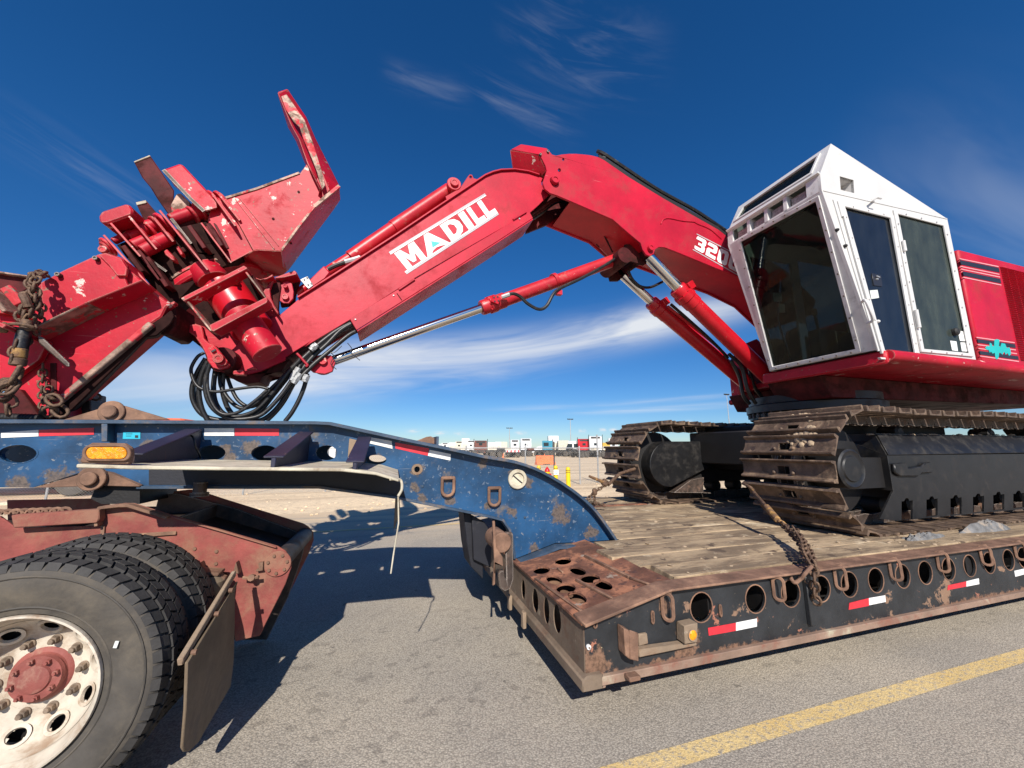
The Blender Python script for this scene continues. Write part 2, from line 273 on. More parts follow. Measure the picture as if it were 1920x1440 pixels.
# ---------------------------------------------------------------- mesh helpers
class G:
    def __init__(s): s.v = []; s.f = []
    def add(s, vs, fs):
        o = len(s.v); s.v += [Vector(p) for p in vs]; s.f += [tuple(i+o for i in f) for f in fs]; return s
    def prism(s, outer, f0, f1, holes=()):
        """outer/holes: 2-D points; f0, f1 map a 2-D point to the two faces"""
        loops = [list(outer)]+[list(h) for h in holes]
        flat = [p for l in loops for p in l]
        tri = tessellate_polygon([[Vector((p[0], p[1], 0)) for p in l] for l in loops])
        n = len(flat)
        vs = [f0(p) for p in flat]+[f1(p) for p in flat]
        fs = [tuple(t) for t in tri]+[tuple(i+n for i in reversed(t)) for t in tri]
        o = 0
        for l in loops:
            k = len(l)
            for i in range(k):
                j = (i+1) % k; fs.append((o+i, o+j, o+j+n, o+i+n))
            o += k
        return s.add(vs, fs)
    def px(s, pts, Y, d, holes=(), off=(0, 0)):
        """outline seen at picture points on the upright plane Y, d metres thick away from it"""
        q = lambda l: [(P(x, y, Y).x, P(x, y, Y).z) for x, y in l]
        return s.prism(q(pts), lambda p: (p[0], Y, p[1]), lambda p: (p[0]+off[0], Y+d, p[1]+off[1]), [q(h) for h in holes])
    def box(s, c, size, R=None):
        c = Vector(c); R = R or Matrix.Identity(3)
        vs = [c+R @ Vector((sx*size[0]/2, sy*size[1]/2, sz*size[2]/2)) for sx in (-1, 1) for sy in (-1, 1) for sz in (-1, 1)]
        return s.add(vs, [(0, 1, 3, 2), (4, 6, 7, 5), (0, 4, 5, 1), (2, 3, 7, 6), (0, 2, 6, 4), (1, 5, 7, 3)])
    def bb(s, x0, x1, y0, y1, z0, z1): return s.box(((x0+x1)/2, (y0+y1)/2, (z0+z1)/2), (x1-x0, y1-y0, z1-z0))
    def quad(s, a, b, c, d, th=.02, n=None):
        a, b, c, d = map(Vector, (a, b, c, d)); n = (Vector(n) if n else (b-a).cross(d-a)).normalized()*th
        return s.add([a, b, c, d, a+n, b+n, c+n, d+n], [(0, 1, 2, 3), (7, 6, 5, 4), (0, 4, 5, 1), (1, 5, 6, 2), (2, 6, 7, 3), (3, 7, 4, 0)])
    def bar(s, a, b, w, h, up=(0, 0, 1)):
        a, b = Vector(a), Vector(b); d = (b-a).normalized(); u = Vector(up); r = d.cross(u).normalized(); u = r.cross(d)
        vs = [p+r*(sx*w/2)+u*(sz*h/2) for p in (a, b) for sx, sz in ((-1, -1), (1, -1), (1, 1), (-1, 1))]
        return s.add(vs, [(0, 1, 2, 3), (7, 6, 5, 4), (0, 4, 5, 1), (1, 5, 6, 2), (2, 6, 7, 3), (3, 7, 4, 0)])
    def lathe(s, p0, axis, prof, n=32, closed=False):
        p0 = Vector(p0); a = Vector(axis).normalized(); t = a.orthogonal().normalized(); b = a.cross(t)
        vs = []; fs = []
        for r, h in prof:
            for i in range(n):
                th = 2*math.pi*i/n; vs.append(p0+a*h+(t*math.cos(th)+b*math.sin(th))*r)
        k = len(prof)
        for j in range(k-1+(1 if closed else 0)):
            j2 = (j+1) % k
            for i in range(n): fs.append((j*n+i, j*n+(i+1) % n, j2*n+(i+1) % n, j2*n+i))
        if not closed:
            fs.append(tuple(range(n))); fs.append(tuple(reversed(range((k-1)*n, k*n))))
        return s.add(vs, fs)
    def cyl(s, a, b, r, n=20, r2=None):
        a, b = Vector(a), Vector(b); return s.lathe(a, b-a, [(r, 0), (r if r2 is None else r2, (b-a).length)], n)
    def tube(s, pts, r, n=8):
        pts = [Vector(p) for p in pts]; vs = []; fs = []; k = len(pts)
        t = (pts[1]-pts[0]).normalized(); u = t.orthogonal().normalized()
        for i, p in enumerate(pts):
            t = (pts[min(i+1, k-1)]-pts[max(i-1, 0)]).normalized(); u = (u-t*u.dot(t)).normalized(); w = t.cross(u)
            for j in range(n):
                th = 2*math.pi*j/n; vs.append(p+(u*math.cos(th)+w*math.sin(th))*r)
        for i in range(k-1):
            for j in range(n): fs.append((i*n+j, i*n+(j+1) % n, (i+1)*n+(j+1) % n, (i+1)*n+j))
        fs.append(tuple(range(n))); fs.append(tuple(reversed(range((k-1)*n, k*n))))
        return s.add(vs, fs)
def spline(pts, n=8):
    pts = [Vector(p) for p in pts]; q = [pts[0]*2-pts[1]]+pts+[pts[-1]*2-pts[-2]]; out = []
    for i in range(1, len(q)-2):
        a, b, c, d = q[i-1:i+3]
        for k in range(n):
            t = k/n; out.append(.5*((2*b)+(c-a)*t+(2*a-5*b+4*c-d)*t*t+(3*b-a-3*c+d)*t**3))
    out.append(pts[-1]); return out
WL = {}
def new(name, g, m, parent=None, bevel=0., origin=None, sharp=35, seg=1):
    vs = g.v
    if origin is None:
        lo = [min(v[i] for v in vs) for i in range(3)]; hi = [max(v[i] for v in vs) for i in range(3)]
        origin = Vector([(a+b)/2 for a, b in zip(lo, hi)])
    origin = Vector(origin)
    me = bpy.data.meshes.new(name); me.from_pydata([v-origin for v in vs], [], g.f); 
    b = bmesh.new(); b.from_mesh(me); bmesh.ops.remove_doubles(b, verts=b.verts, dist=1e-5); bmesh.ops.recalc_face_normals(b, faces=b.faces); b.to_mesh(me); b.free()
    me.polygons.foreach_set('use_smooth', [True]*len(me.polygons)); me.set_sharp_from_angle(angle=math.radians(sharp))
    me.materials.append(M[m] if isinstance(m, str) else m)
    o = bpy.data.objects.new(name, me); COL.objects.link(o); put(o, origin, parent)
    if bevel:
        bm_ = o.modifiers.new('bevel', 'BEVEL'); bm_.width = bevel; bm_.segments = seg; bm_.limit_method = 'ANGLE'; bm_.angle_limit = math.radians(40); bm_.harden_normals = False
    return o
def put(o, loc, parent=None):
    loc = Vector(loc)
    if parent is not None: o.parent = parent; o.location = loc-WL[parent.name]
    else: o.location = loc
    WL[o.name] = loc
def tag(o, label=None, cat=None, group=None, kind=None):
    for k, v in (('label', label), ('category', cat), ('group', group), ('kind', kind)):
        if v: o[k] = v
    return o
def thing(name, label, cat, loc=(0, 0, 0), group=None):
    o = bpy.data.objects.new(name, None); COL.objects.link(o); o.empty_display_size = .2; put(o, loc); return tag(o, label, cat, group)
def inst(src, loc, parent=None, R=None, name=None):
    o = src.copy(); COL.objects.link(o); o.parent = None; put(o, loc, parent)
    if R is not None: o.rotation_mode = 'QUATERNION'; o.rotation_quaternion = R.to_quaternion()
    return o
def tr(x0, y0, s): return lambda *pts: [(x0+a/s, y0+b/s) for a, b in pts]
R1 = tr(0, 140, 2.1818); R2 = tr(300, 440, 3.84); R3 = tr(560, 240, 2.7429); R4 = tr(900, 240, 2.5714); R5 = tr(1340, 250, 2.7172)
R6 = tr(0, 740, 3.2); R7 = tr(0, 900, 2.6667); Q1 = tr(560, 760, 3.0968); Q2 = tr(820, 940, 3.84); Q3 = tr(1080, 740, 4)
Q4 = tr(1380, 740, 3.5556); Q5 = tr(1060, 980, 4.3636); Q6 = tr(1480, 960, 4.3636); Q7 = tr(740, 780, 4.5714)
G1 = tr(150, 280, 4.8); G3 = tr(310, 460, 5.5385); G4 = tr(0, 490, 4.6452)
def pe(cx, cy, rx, ry, n=20): return [(cx+rx*math.cos(2*math.pi*i/n), cy+ry*math.sin(2*math.pi*i/n)) for i in range(n)]
# ---------------------------------------------------------------- the ground
def ground_mat(name, kind):
    m = bpy.data.materials.new(name); m.use_nodes = True; t = NT(m.node_tree); b = m.node_tree.nodes['Principled BSDF']
    g = t.n('ShaderNodeNewGeometry'); v = g.outputs['Position']
    if kind in ('asphalt', 'line'):
        vo = t.n('ShaderNodeTexVoronoi'); vo.inputs['Scale'].default_value = 95; t.l(v, vo.inputs['Vector'])
        sp = t.n('ShaderNodeSeparateColor'); t.l(vo.outputs['Color'], sp.inputs[0])
        stone = t.mix(sp.outputs[0], (.30, .265, .22), (.50, .45, .375))
        fine = t.noise(v, 160, 3, .7)
        col = t.mix(t.ramp(fine, .35, .7), stone, (.385, .342, .28))
        gap = t.ramp(vo.outputs['Distance'], .35, .75)
        col = t.mix(t.m('MULTIPLY', gap, .55), col, (.15, .137, .12))
        col = t.mix(t.ramp(t.noise(v, .7, 5, .6), .35, .7), col, t.mix(1.0, col, (1.22, 1.2, 1.15), 'MULTIPLY'))
        mp = t.n('ShaderNodeMapping'); mp.inputs['Scale'].default_value = (2.4, 3.4, 1); t.l(v, mp.inputs[0])
        st = t.ramp(t.noise(mp.outputs[0], 3.1, 5, .55, .3), .57, .64)
        sy = t.n('ShaderNodeSeparateXYZ'); t.l(v, sy.inputs[0])
        near = t.m('MULTIPLY', t.ramp(sy.outputs[1], 1.9, 2.4), t.m('SUBTRACT', 1, t.ramp(sy.outputs[1], 3.4, 4.6)))
        col = t.mix(t.m('MULTIPLY', t.m('MULTIPLY', st, near), .36), col, (.12, .105, .09))
        sp2 = t.ramp(t.noise(v, 7, 3, .5), .70, .73)
        col = t.mix(t.m('MULTIPLY', sp2, .55), col, (.09, .08, .07))
        # sandy dust drifts towards the far verge
        far = t.ramp(t.m('ADD', sy.outputs[1], t.m('MULTIPLY', t.noise(v, .35, 4, .6), 2.6)), 7.6, 10.8)
        mp2 = t.n('ShaderNodeMapping'); mp2.inputs['Scale'].default_value = (.12, 2.2, 1); t.l(v, mp2.inputs[0])
        col = t.mix(t.m('MULTIPLY', far, t.ramp(t.noise(mp2.outputs[0], 1.2, 6, .6), .3, .6)), col, (.64, .49, .32))
        if kind == 'line':
            col = t.mix(t.ramp(t.noise(v, 30, 8, .75), .40, .58), t.mix(t.ramp(t.noise(v, 3, 4, .6), .3, .7), (.62, .36, .07), (.66, .42, .12)), col) if False else t.mix(t.ramp(t.noise(v, 34, 8, .8), .47, .62), t.mix(t.ramp(t.noise(v, 3, 4, .6), .3, .7), (.66, .47, .19), (.72, .54, .25)), col)
        bp = t.n('ShaderNodeBump'); bp.inputs['Strength'].default_value = .55; bp.inputs['Distance'].default_value = .006
        t.l(t.m('ADD', t.m('MULTIPLY', vo.outputs['Distance'], -.7), fine), bp.inputs['Height']); t.l(bp.outputs[0], b.inputs['Normal'])
        b.inputs['Roughness'].default_value = .85
    else:
        mp = t.n('ShaderNodeMapping'); mp.inputs['Scale'].default_value = (.05, .55, 1); mp.inputs['Rotation'].default_value = (0, 0, .05); t.l(v, mp.inputs[0])
        tracks = t.ramp(t.noise(mp.outputs[0], 1.3, 7, .65, .5), .42, .66)
        col = t.mix(tracks, (.82, .64, .42), (.54, .40, .26))
        col = t.mix(t.ramp(t.noise(v, 6, 8, .75), .45, .75), col, (.46, .35, .235))
        col = t.mix(t.ramp(t.noise(v, 45, 4, .7), .56, .72), col, (.74, .60, .44))
        bp = t.n('ShaderNodeBump'); bp.inputs['Strength'].default_value = .8; bp.inputs['Distance'].default_value = .03
        t.l(t.noise(v, 14, 8, .7), bp.inputs['Height']); t.l(bp.outputs[0], b.inputs['Normal'])
        b.inputs['Roughness'].default_value = .95
    t.l(col, b.inputs['Base Color']); b.inputs['Specular IOR Level'].default_value = .25
    return m
M['asphalt'] = ground_mat('road_asphalt', 'asphalt'); M['line'] = ground_mat('worn_yellow_road_paint', 'line'); M['gravel'] = ground_mat('sandy_gravel', 'gravel')
def sheet(name, x0, x1, y0, y1, z, m, kind='structure', nx=1, wav=0.):
    g = G(); n = nx
    for i in range(n):
        a = x0+(x1-x0)*i/n; b = x0+(x1-x0)*(i+1)/n
        w0 = wav*math.sin(i*1.7)*math.cos(i*.6); w1 = wav*math.sin((i+1)*1.7)*math.cos((i+1)*.6)
        g.add([(a, y0, z), (b, y0, z), (b, y1+w1, z), (a, y1+w0, z)], [(0, 1, 2, 3)])
    o = new(name, g, m, origin=(0, 0, 0)); o['kind'] = kind; return o
sheet('ground', -2500, 2500, -2500, 2500, -.012, 'gravel')
sheet('road', -70, 90, -7, 10.4, -.004, 'asphalt', nx=120, wav=.22)
sheet('road_marking', -70, 90, 1.765, 1.878, .0, 'line')
sheet('road_marking', -70, 90, 7.99, 8.1, .0, 'line')
# low earth berm along the verge so that the ground behind the road is not a flat card
g = G(); nx, ny = 150, 10
random.seed(3)
hts = {}
for i in range(nx+1):
    for j in range(ny+1):
        e = math.sin(math.pi*j/ny); hts[i, j] = e*(.03+.035*math.sin(i*.21)*math.sin(j*1.1+i*.05)+.025*random.random()) - .02*(e < .02)
g.add([(-45+110*i/nx, 10.9+4.6*j/ny+.25*math.sin(i*.33), hts[i, j]-.011) for i in range(nx+1) for j in range(ny+1)],
      [(i*(ny+1)+j, (i+1)*(ny+1)+j, (i+1)*(ny+1)+j+1, i*(ny+1)+j+1) for i in range(nx) for j in range(ny)])
new('verge', g, 'gravel', origin=(0, 0, 0))['kind'] = 'structure'
g = G(); random.seed(12)
for k in range(900):
    x = random.uniform(-12, 26); y = random.uniform(9.9, 15.2); r = random.uniform(.012, .045)
    g.lathe((x, y, -.01), (random.uniform(-.3, .3), random.uniform(-.3, .3), 1), [(r*.8, 0), (r, r*.4), (r*.5, r*.9)], 5)
new('verge_stones', g, 'gravel', origin=(0, 0, 0)).update_tag(); tag(bpy.data.objects['verge_stones'], 'loose pale stones scattered on the sandy verge', 'stones', kind='stuff')

# ---------------------------------------------------------------- chain link fence
FY = 15.0; FH = 1.52
fence = thing('chain_link_fence', 'low chain link fence with galvanised posts between the road and the truck yard', 'fence', (8, FY, 0))
posts = [P(px, 840, FY).x for px in (290.6, 459, 985, 1086)]
dx = (posts[3]-posts[2]); xs = []
x = posts[3]
while x < 42: x += dx; xs.append(x)
x = posts[2]
while x > -26: x -= dx; xs.append(x)
g = G(); g.cyl((0, 0, -.05), (0, 0, FH+.04), .03, 8); g.lathe((0, 0, FH+.04), (0, 0, 1), [(.034, 0), (.03, .02), (.0, .035)], 8)
p0 = new('post', g, 'galv', fence, origin=(0, 0, 0)); put(p0, (posts[2], FY, 0), fence)
for x in [posts[3]]+xs: inst(p0, (x, FY, 0), fence)
g = G(); g.cyl((-26, FY, FH-.02), (42, FY, FH-.02), .021, 8); new('top_rail', g, 'galv', fence)
g = G(); s_ = .075; r = .0019; step = s_*2
def wire(a, b):
    a, b = Vector(a), Vector(b); d = (b-a).normalized(); u = Vector((0, 1, 0)); w = d.cross(u)
    o = [u*r, (-u*.5+w*.87)*r, (-u*.5-w*.87)*r]
    g.add([a+k for k in o]+[b+k for k in o], [(0, 1, 4, 3), (1, 2, 5, 4), (2, 0, 3, 5)])
x = -22.
while x < 34:
    wire((x, FY-.03, .02), (x+FH-.04, FY-.03, FH-.03)); wire((x, FY-.034, FH-.03), (x+FH-.04, FY-.034, .02)); x += s_
o = new('wire_mesh', g, 'galv', fence); o['kind'] = 'stuff'
# taller sign posts seen above the rail
for px_, top, lab in ((1038.6, 828, 'thin dark steel stake standing behind the fence beside the orange barrier'), (1120, 815, 'tall grey steel stake behind the fence right of the red truck')):
    q = P(px_, 840, FY+.5); g = G(); g.cyl((q.x, FY+.5, 0), (q.x, FY+.5, P(px_, top, FY+.5).z), .035, 8); g.box((q.x, FY+.5, .02), (.16, .16, .04))
    tag(new('steel_stake', g, 'bgdark' if px_ < 1100 else 'galv'), lab, 'post')
# bent barbed-wire arm
q = P(985, 838, FY); q2 = P(996, 826, FY)
g = G(); g.tube([q, (q.x+.12, FY, q.z+.2), q2], .02, 6); g.cyl(q, q-Vector((0, 0, .1)), .035, 8); new('extension_arm', g, 'galv', fence)

# ---------------------------------------------------------------- bollards, hydrant, barrier, cones, light poles
def bollard(px, base_d, lab, grp=None):
    q = GP(px, base_d); t = thing('bollard', lab, 'bollard', (q.x, q.y, 0), 'yellow bollards beside the hydrant')
    g = G(); g.lathe((q.x, q.y, -.02), (0, 0, 1), [(.085, 0), (.085, .72), (.078, .765), (.055, .80), (0.005, .815)], 20); new('sleeve', g, 'yellowp', t)
    for h in (.655, .585):
        g = G(); g.lathe((q.x, q.y, h), (0, 0, 1), [(.0865, 0), (.0865, .018)], 20); new('band', g, 'stripe', t)
    return t, q
bollard(1062.6, 15.2*.98, 'yellow bollard standing alone right of the hydrant, with two black bands')
tb, q = bollard(1040, 16.2, 'yellow bollard right beside the hydrant, carrying a white notice')
d = Vector((-.25, -.97, 0)).normalized()
g = G(); R_ = Matrix(((0.97, -.25, 0), (-.25, -.97, 0), (0, 0, 1))).transposed()
g.box(q+d*.10+Vector((0, 0, .52)), (.20, .012, .20), R_); sg = new('notice', g, 'tape_w', tb)
g = G(); g.box(q+d*.1075+Vector((-.0, 0, .485)), (.09, .003, .03), R_); g.box(q+d*.1075+Vector((0, 0, .56)), (.13, .003, .008), R_); g.box(q+d*.1075+Vector((0, 0, .54)), (.13, .003, .006), R_); new('printed_lines', g, 'bgblue', tb)
bollard(1009, 16.4, 'yellow bollard left of the hydrant, half hidden by the blue gooseneck')
q = GP(1024.5, 16.0)
hy = thing('fire_hydrant', 'red and yellow fire hydrant standing among the yellow bollards', 'fire hydrant', (q.x, q.y, 0))
g = G(); g.lathe((q.x, q.y, -.02), (0, 0, 1), [(.13, 0), (.13, .05), (.095, .06), (.095, .50), (.12, .51), (.12, .55), (.1, .57)], 18); new('barrel', g, 'yellowp', hy)
g = G(); g.lathe((q.x, q.y, .55), (0, 0, 1), [(.11, 0), (.105, .06), (.07, .13), (.03, .16), (.03, .2), (.0, .2)], 18); new('bonnet', g, 'bgred', hy)
g = G(); g.cyl((q.x, q.y, .40), q+Vector((.06, -.17, .40)), .065, 14); new('pumper_outlet', g, 'bgred', hy)
for s in (-1, 1):
    g = G(); g.cyl((q.x, q.y, .43), (q.x+s*.16, q.y-s*.04, .43), .045, 12); new('side_outlet', g, 'bgred', hy)
q = GP(1021, 36.); ax = Vector((math.cos(.12), -math.sin(.12)+.15, 0)).normalized(); ay = Vector((-ax.y, ax.x, 0))
g = G(); prof = [(-.30, 0), (-.30, .16), (-.13, .34), (-.09, .82), (.09, .82), (.13, .34), (.30, .16), (.30, 0)]
g.prism(prof, lambda p: q+ay*p[0]+Vector((0, 0, p[1]))-ax*.92, lambda p: q+ay*p[0]+Vector((0, 0, p[1]))+ax*.92)
bt = thing('road_barrier', 'orange plastic road barrier standing on the gravel behind the fence', 'barrier', q); new('barrier_body', g, 'orangep', bt, bevel=.02)
for s in (-.5, .5):
    g = G(); g.box(q+ax*s+Vector((0, 0, .60))-ay*.115, (.10, .03, .06)); new('lifting_slot', g, 'bgdark', bt)
g = G(); g.box(q-ay*.305+Vector((0, 0, .03)), (.7, .02, .07)); new('fork_slot', g, 'bgdark', bt)
for px, d_, lab in ((1020, 46, 'orange traffic cone on the gravel behind the orange barrier'), (944, 52, 'orange traffic cone on the gravel in front of the striped trailer')):
    q = GP(px, d_); t = thing('traffic_cone', lab, 'traffic cone', q, 'traffic cones in the yard')
    g = G(); g.box(q+Vector((0, 0, .02)), (.42, .42, .04)); new('cone_base', g, 'orangep', t)
    g = G(); g.lathe(q+Vector((0, 0, .04)), (0, 0, 1), [(.17, 0), (.03, .78), (0, .78)], 14); new('cone_body', g, 'orangep', t)
for px, ytop, d_, lab in ((955.3, 804, 190, 'tall floodlight mast above the white trucks, left of the other masts'), (1069, 787.5, 150, 'tall floodlight mast behind the white and red trucks, the middle one'), (1366, 741, 100, 'tall floodlight mast seen between the excavator and its far track, rightmost')):
    q = GP(px, d_); h = CAMZ+(840-ytop)/720*d_
    t = thing('floodlight_mast', lab, 'light mast', q, 'floodlight masts over the yard')
    g = G(); g.cyl(q, q+Vector((0, 0, h)), .22*d_/150, 8, .09*d_/150); new('mast', g, 'galv', t)
    g = G(); w = 1.25*d_/100
    g.box(q+Vector((0, 0, h)), (w*1.2, .12, .12))
    for s in (-1, -.35, .35, 1): g.box(q+Vector((s*w*.55, 0, h+.18)), (.34*d_/120, .3, .26*d_/120))
    new('floodlight_head', g, 'bgdark', t)

# ---------------------------------------------------------------- trucks parked in the yard
def wheel_g(c, ax, r, w):
    g = G(); g.lathe(Vector(c)-Vector(ax)*w/2, ax, [(r*.55, 0), (r*.93, .0), (r, w*.15), (r, w*.85), (r*.93, w), (r*.55, w)], 18); return g
def truck(px, d_, colr, kind, w, h, rot, lab, stacks=True, L=6.5):
    q = GP(px, d_); base = Matrix.Rotation(rot, 3, 'Z')
    t = thing('semi_truck', lab, 'truck', q, 'trucks parked in a row across the yard')
    T = lambda x, y, z: q+base @ Vector((x, y, z))     # x across, y away (front of the truck), z up
    def bx(n, x0, x1, y0, y1, z0, z1, m, bev=.05):
        g = G(); g.box(T((x0+x1)/2, (y0+y1)/2, (z0+z1)/2), (x1-x0, y1-y0, z1-z0), base); return new(n, g, m, t, bevel=bev)
    H = h
    if kind == 'sleeper':       # seen from behind: tall sleeper, roof fairing, chassis towards us
        g = G(); pr = [(0, .95), (0, H-.15), (.25, H), (1.6, H-.05), (2.6, 2.5), (2.75, 1.9), (3.9, 1.7), (4.2, 1.4), (4.2, .6), (0, .6)]
        g.prism(pr, lambda p: T(-w/2, p[0], p[1]), lambda p: T(w/2, p[0], p[1])); new('cab_body', g, colr, t, bevel=.06)
        bx('roof_recess', -w*.36, w*.36, -.02, .05, H-.42, H-.12, 'bgdark', 0)
        bx('rear_window', -.28, .28, -.03, .02, 1.95, 2.35, 'bgglass', 0)
        for s in (-1, 1): bx('side_window', s*w/2-.02, s*w/2+.02, 1.7, 2.3, 1.8, 2.35, 'bgglass', 0)
    elif kind == 'box':
        bx('cargo_box', -w/2, w/2, 0, L*.7, 1.0, H, colr, .03); bx('rear_door', -w/2+.12, w/2-.12, -.03, .0, 1.1, 1.1+(H-1)*.5, 'bgcream', 0)
        bx('cab_body', -w*.46, w*.46, L*.72, L*.72+1.7, .7, 2.5, colr)
    elif kind == 'cabover':     # seen from the front
        bx('cab_body', -w/2, w/2, 0, 1.9, .75, H, colr, .08)
        for s in (-1, 1): bx('windscreen', s*.56-.42, s*.56+.42, -.03, .02, H-1.15, H-.5, 'bgglass', 0)
        bx('grille', -.6, .6, -.03, .02, .95, 1.35, 'bgdark', 0)
    elif kind == 'daycab':      # side view with the bonnet to the left
        bx('cab_body', 0, 1.9, -w/2, w/2, .9, H, colr, .06); bx('side_window', .25, 1.2, -w/2-.02, -w/2+.01, H-1.0, H-.35, 'bgglass', 0)
        g = G(); g.prism([(0, .7), (0, 1.9), (-.9, 1.75), (-1.9, 1.2), (-2.0, .6)], lambda p: T(p[0], -w/2+.1, p[1]), lambda p: T(p[0], w/2-.1, p[1])); new('bonnet', g, 'bgwhite' if colr == 'bgblue' else colr, t, bevel=.05)
    bx('chassis', -.45, .45, -2.6 if kind == 'sleeper' else -.1, L-1.5 if kind != 'daycab' else .1, .62, .85, 'bgdark', 0) if kind != 'daycab' else bx('chassis', -2, 5.5, -.45, .45, .6, .85, 'bgdark', 0)
    if kind == 'sleeper': bx('fifth_wheel', -.5, .5, -1.7, -.6, .95, 1.12, 'bgdark', .03); bx('fuel_tank', -w/2, -w/2+.5, .8, 2.2, .45, .95, 'galv', .1)
    if stacks:
        for s in (-1, 1):
            g = G(); a = T(s*(w/2+.1), .1, .8) if kind != 'daycab' else T(1.95, s*.9, .8)
            g.tube([a, a+Vector((0, 0, H-.75)), a+Vector((0.0, -.08, H-.55))], .05, 8); new('exhaust_stack', g, 'bgdark', t)
    wy = {'sleeper': (-2.1, -.9, 3.5), 'box': (.8, 2.0, L*.72+.9), 'cabover': (.9, 4.6), 'daycab': None}[kind]
    if wy:
        src = None
        for y in wy:
            for s in (-1, 1):
                if src is None:
                    gg = G(); gg.lathe((-.15, 0, 0), (1, 0, 0), [(.28, 0), (.47, 0), (.5, .06), (.5, .24), (.47, .3), (.28, .3)], 16); src = new('wheel', gg, 'tyre', t, origin=(0, 0, 0)); o = src; put(o, T(s*.95, y, .5), t); src.rotation_mode = 'QUATERNION'; src.rotation_quaternion = base.to_quaternion()
                else: inst(src, T(s*.95, y, .5), t, base)
    else:
        for x in (-1.1, 3.4, 4.6):
            for s in (-1, 1): new('wheel', wheel_g(T(x, s*.95, .5), base @ Vector((0, 1, 0)), .5, .3), 'tyre', t)
    return t
vr = lambda px: -(YAW+math.atan((px-960)/720))     # heading straight away along the line of sight
TR = [(902, 66, 'bgbrown', 'sleeper', 2.1, 2.75, 'brown truck with a boxy sleeper and two exhaust stacks in front of the white trucks'),
      (924, 78, 'bgwhite', 'box', 1.9, 2.6, 'small white box truck right of the brown sleeper truck'),
      (934.5, 80, 'bgwhite', 'box', 1.25, 2.75, 'narrow white box body, left one of the two under dark roof edges'),
      (945.5, 80, 'bgcream', 'box', 1.25, 2.75, 'narrow cream box body, right one of the two under dark roof edges'),
      (965.5, 78, 'bgwhite', 'sleeper', 1.7, 3.15, 'white sleeper truck with a dark roof recess behind the striped trailer'),
      (986, 76, 'bgwhite', 'sleeper', 2.1, 3.35, 'white rounded sleeper truck left of the blue day cab'),
      (1016, 74, 'bgblue', 'daycab', 2.2, 2.85, 'teal blue day cab truck with a white bonnet'),
      (1037, 77, 'bgwhite', 'box', 2.0, 3.9, 'tall white box truck right of the teal blue cab'),
      (1055.5, 73, 'bgcream', 'box', 2.0, 2.9, 'cream panelled box truck between tall white box and white cabover'),
      (1073, 70, 'bgwhite', 'cabover', 1.8, 2.75, 'white cabover truck facing the camera with two windscreen panes'),
      (1093.5, 69, 'bgred', 'sleeper', 2.1, 3.1, 'bright red sleeper truck with twin exhaust stacks'),
      (1115, 68, 'bgwhite', 'sleeper', 2.15, 3.55, 'tall white sleeper truck with a dark roof recess right of the red truck'),
      (1134, 74, 'bgyellow', 'box', 1.5, 2.5, 'yellow truck between the tall white sleeper truck and the excavator track'),
      (1148, 84, 'bgwhite', 'sleeper', 2.0, 3.6, 'white truck beside the excavator track, rightmost of the row')]
for i, (px, d_, c, k, w, h, lab) in enumerate(TR):
    truck(px, d_, c, k, w, h, vr(px)*(.9+.1*math.sin(i*2.3)) if k != 'cabover' else vr(px), lab, stacks=(i in (0, 6, 10, 11)))
for i, (px, c, k, h) in enumerate(((822, 'bgwhite', 'box', 2.3), (836, 'bgwhite', 'sleeper', 2.6), (850, 'bgwhite', 'box', 2.6), (862, 'bgcream', 'sleeper', 2.9), (874, 'bgwhite', 'box', 3.6), (884, 'bgwhite', 'sleeper', 3.0))):
    truck(px, 118-i*4, c, k, 2.0, h+.4, vr(px), stacks=False, lab=['far white low truck, leftmost one showing above the blue gooseneck', 'far white truck, second from the left above the blue gooseneck', 'far white box truck, third from the left above the gooseneck', 'far cream truck between two white box trucks above the gooseneck', 'far tall white box truck left of the brown sleeper truck', 'far white truck just left of the brown sleeper truck'][i])
q = GP(962, 62); bs = Matrix.Rotation(vr(962), 3, 'Z')
t = thing('flatbed_trailer', 'low trailer with red and white striped tail board in front of the white trucks', 'trailer', q)
g = G(); g.box(q+Vector((0, 0, 1.0)), (2.3, .08, .30), bs); new('tail_board', g, 'tape_w', t)
for k in range(4):
    g = G(); g.box(q+bs @ Vector((-.9+k*.6, -.05, 1.0)), (.26, .03, .26), bs); new('red_stripe', g, 'tape_r', t)
g = G(); g.box(q+bs @ Vector((-.6, 4, .98)), (2.2, 7.6, .14), bs); g.box(q+bs @ Vector((-.6, 4, .75)), (.9, 7.2, .3), bs); new('bed', g, 'bgdark', t)
for s in (-.8, .8):
    for y in (.7, 1.9): new('wheel', wheel_g(q+bs @ Vector((s, y, .48)), bs @ Vector((1, 0, 0)), .48, .5), 'tyre', t)
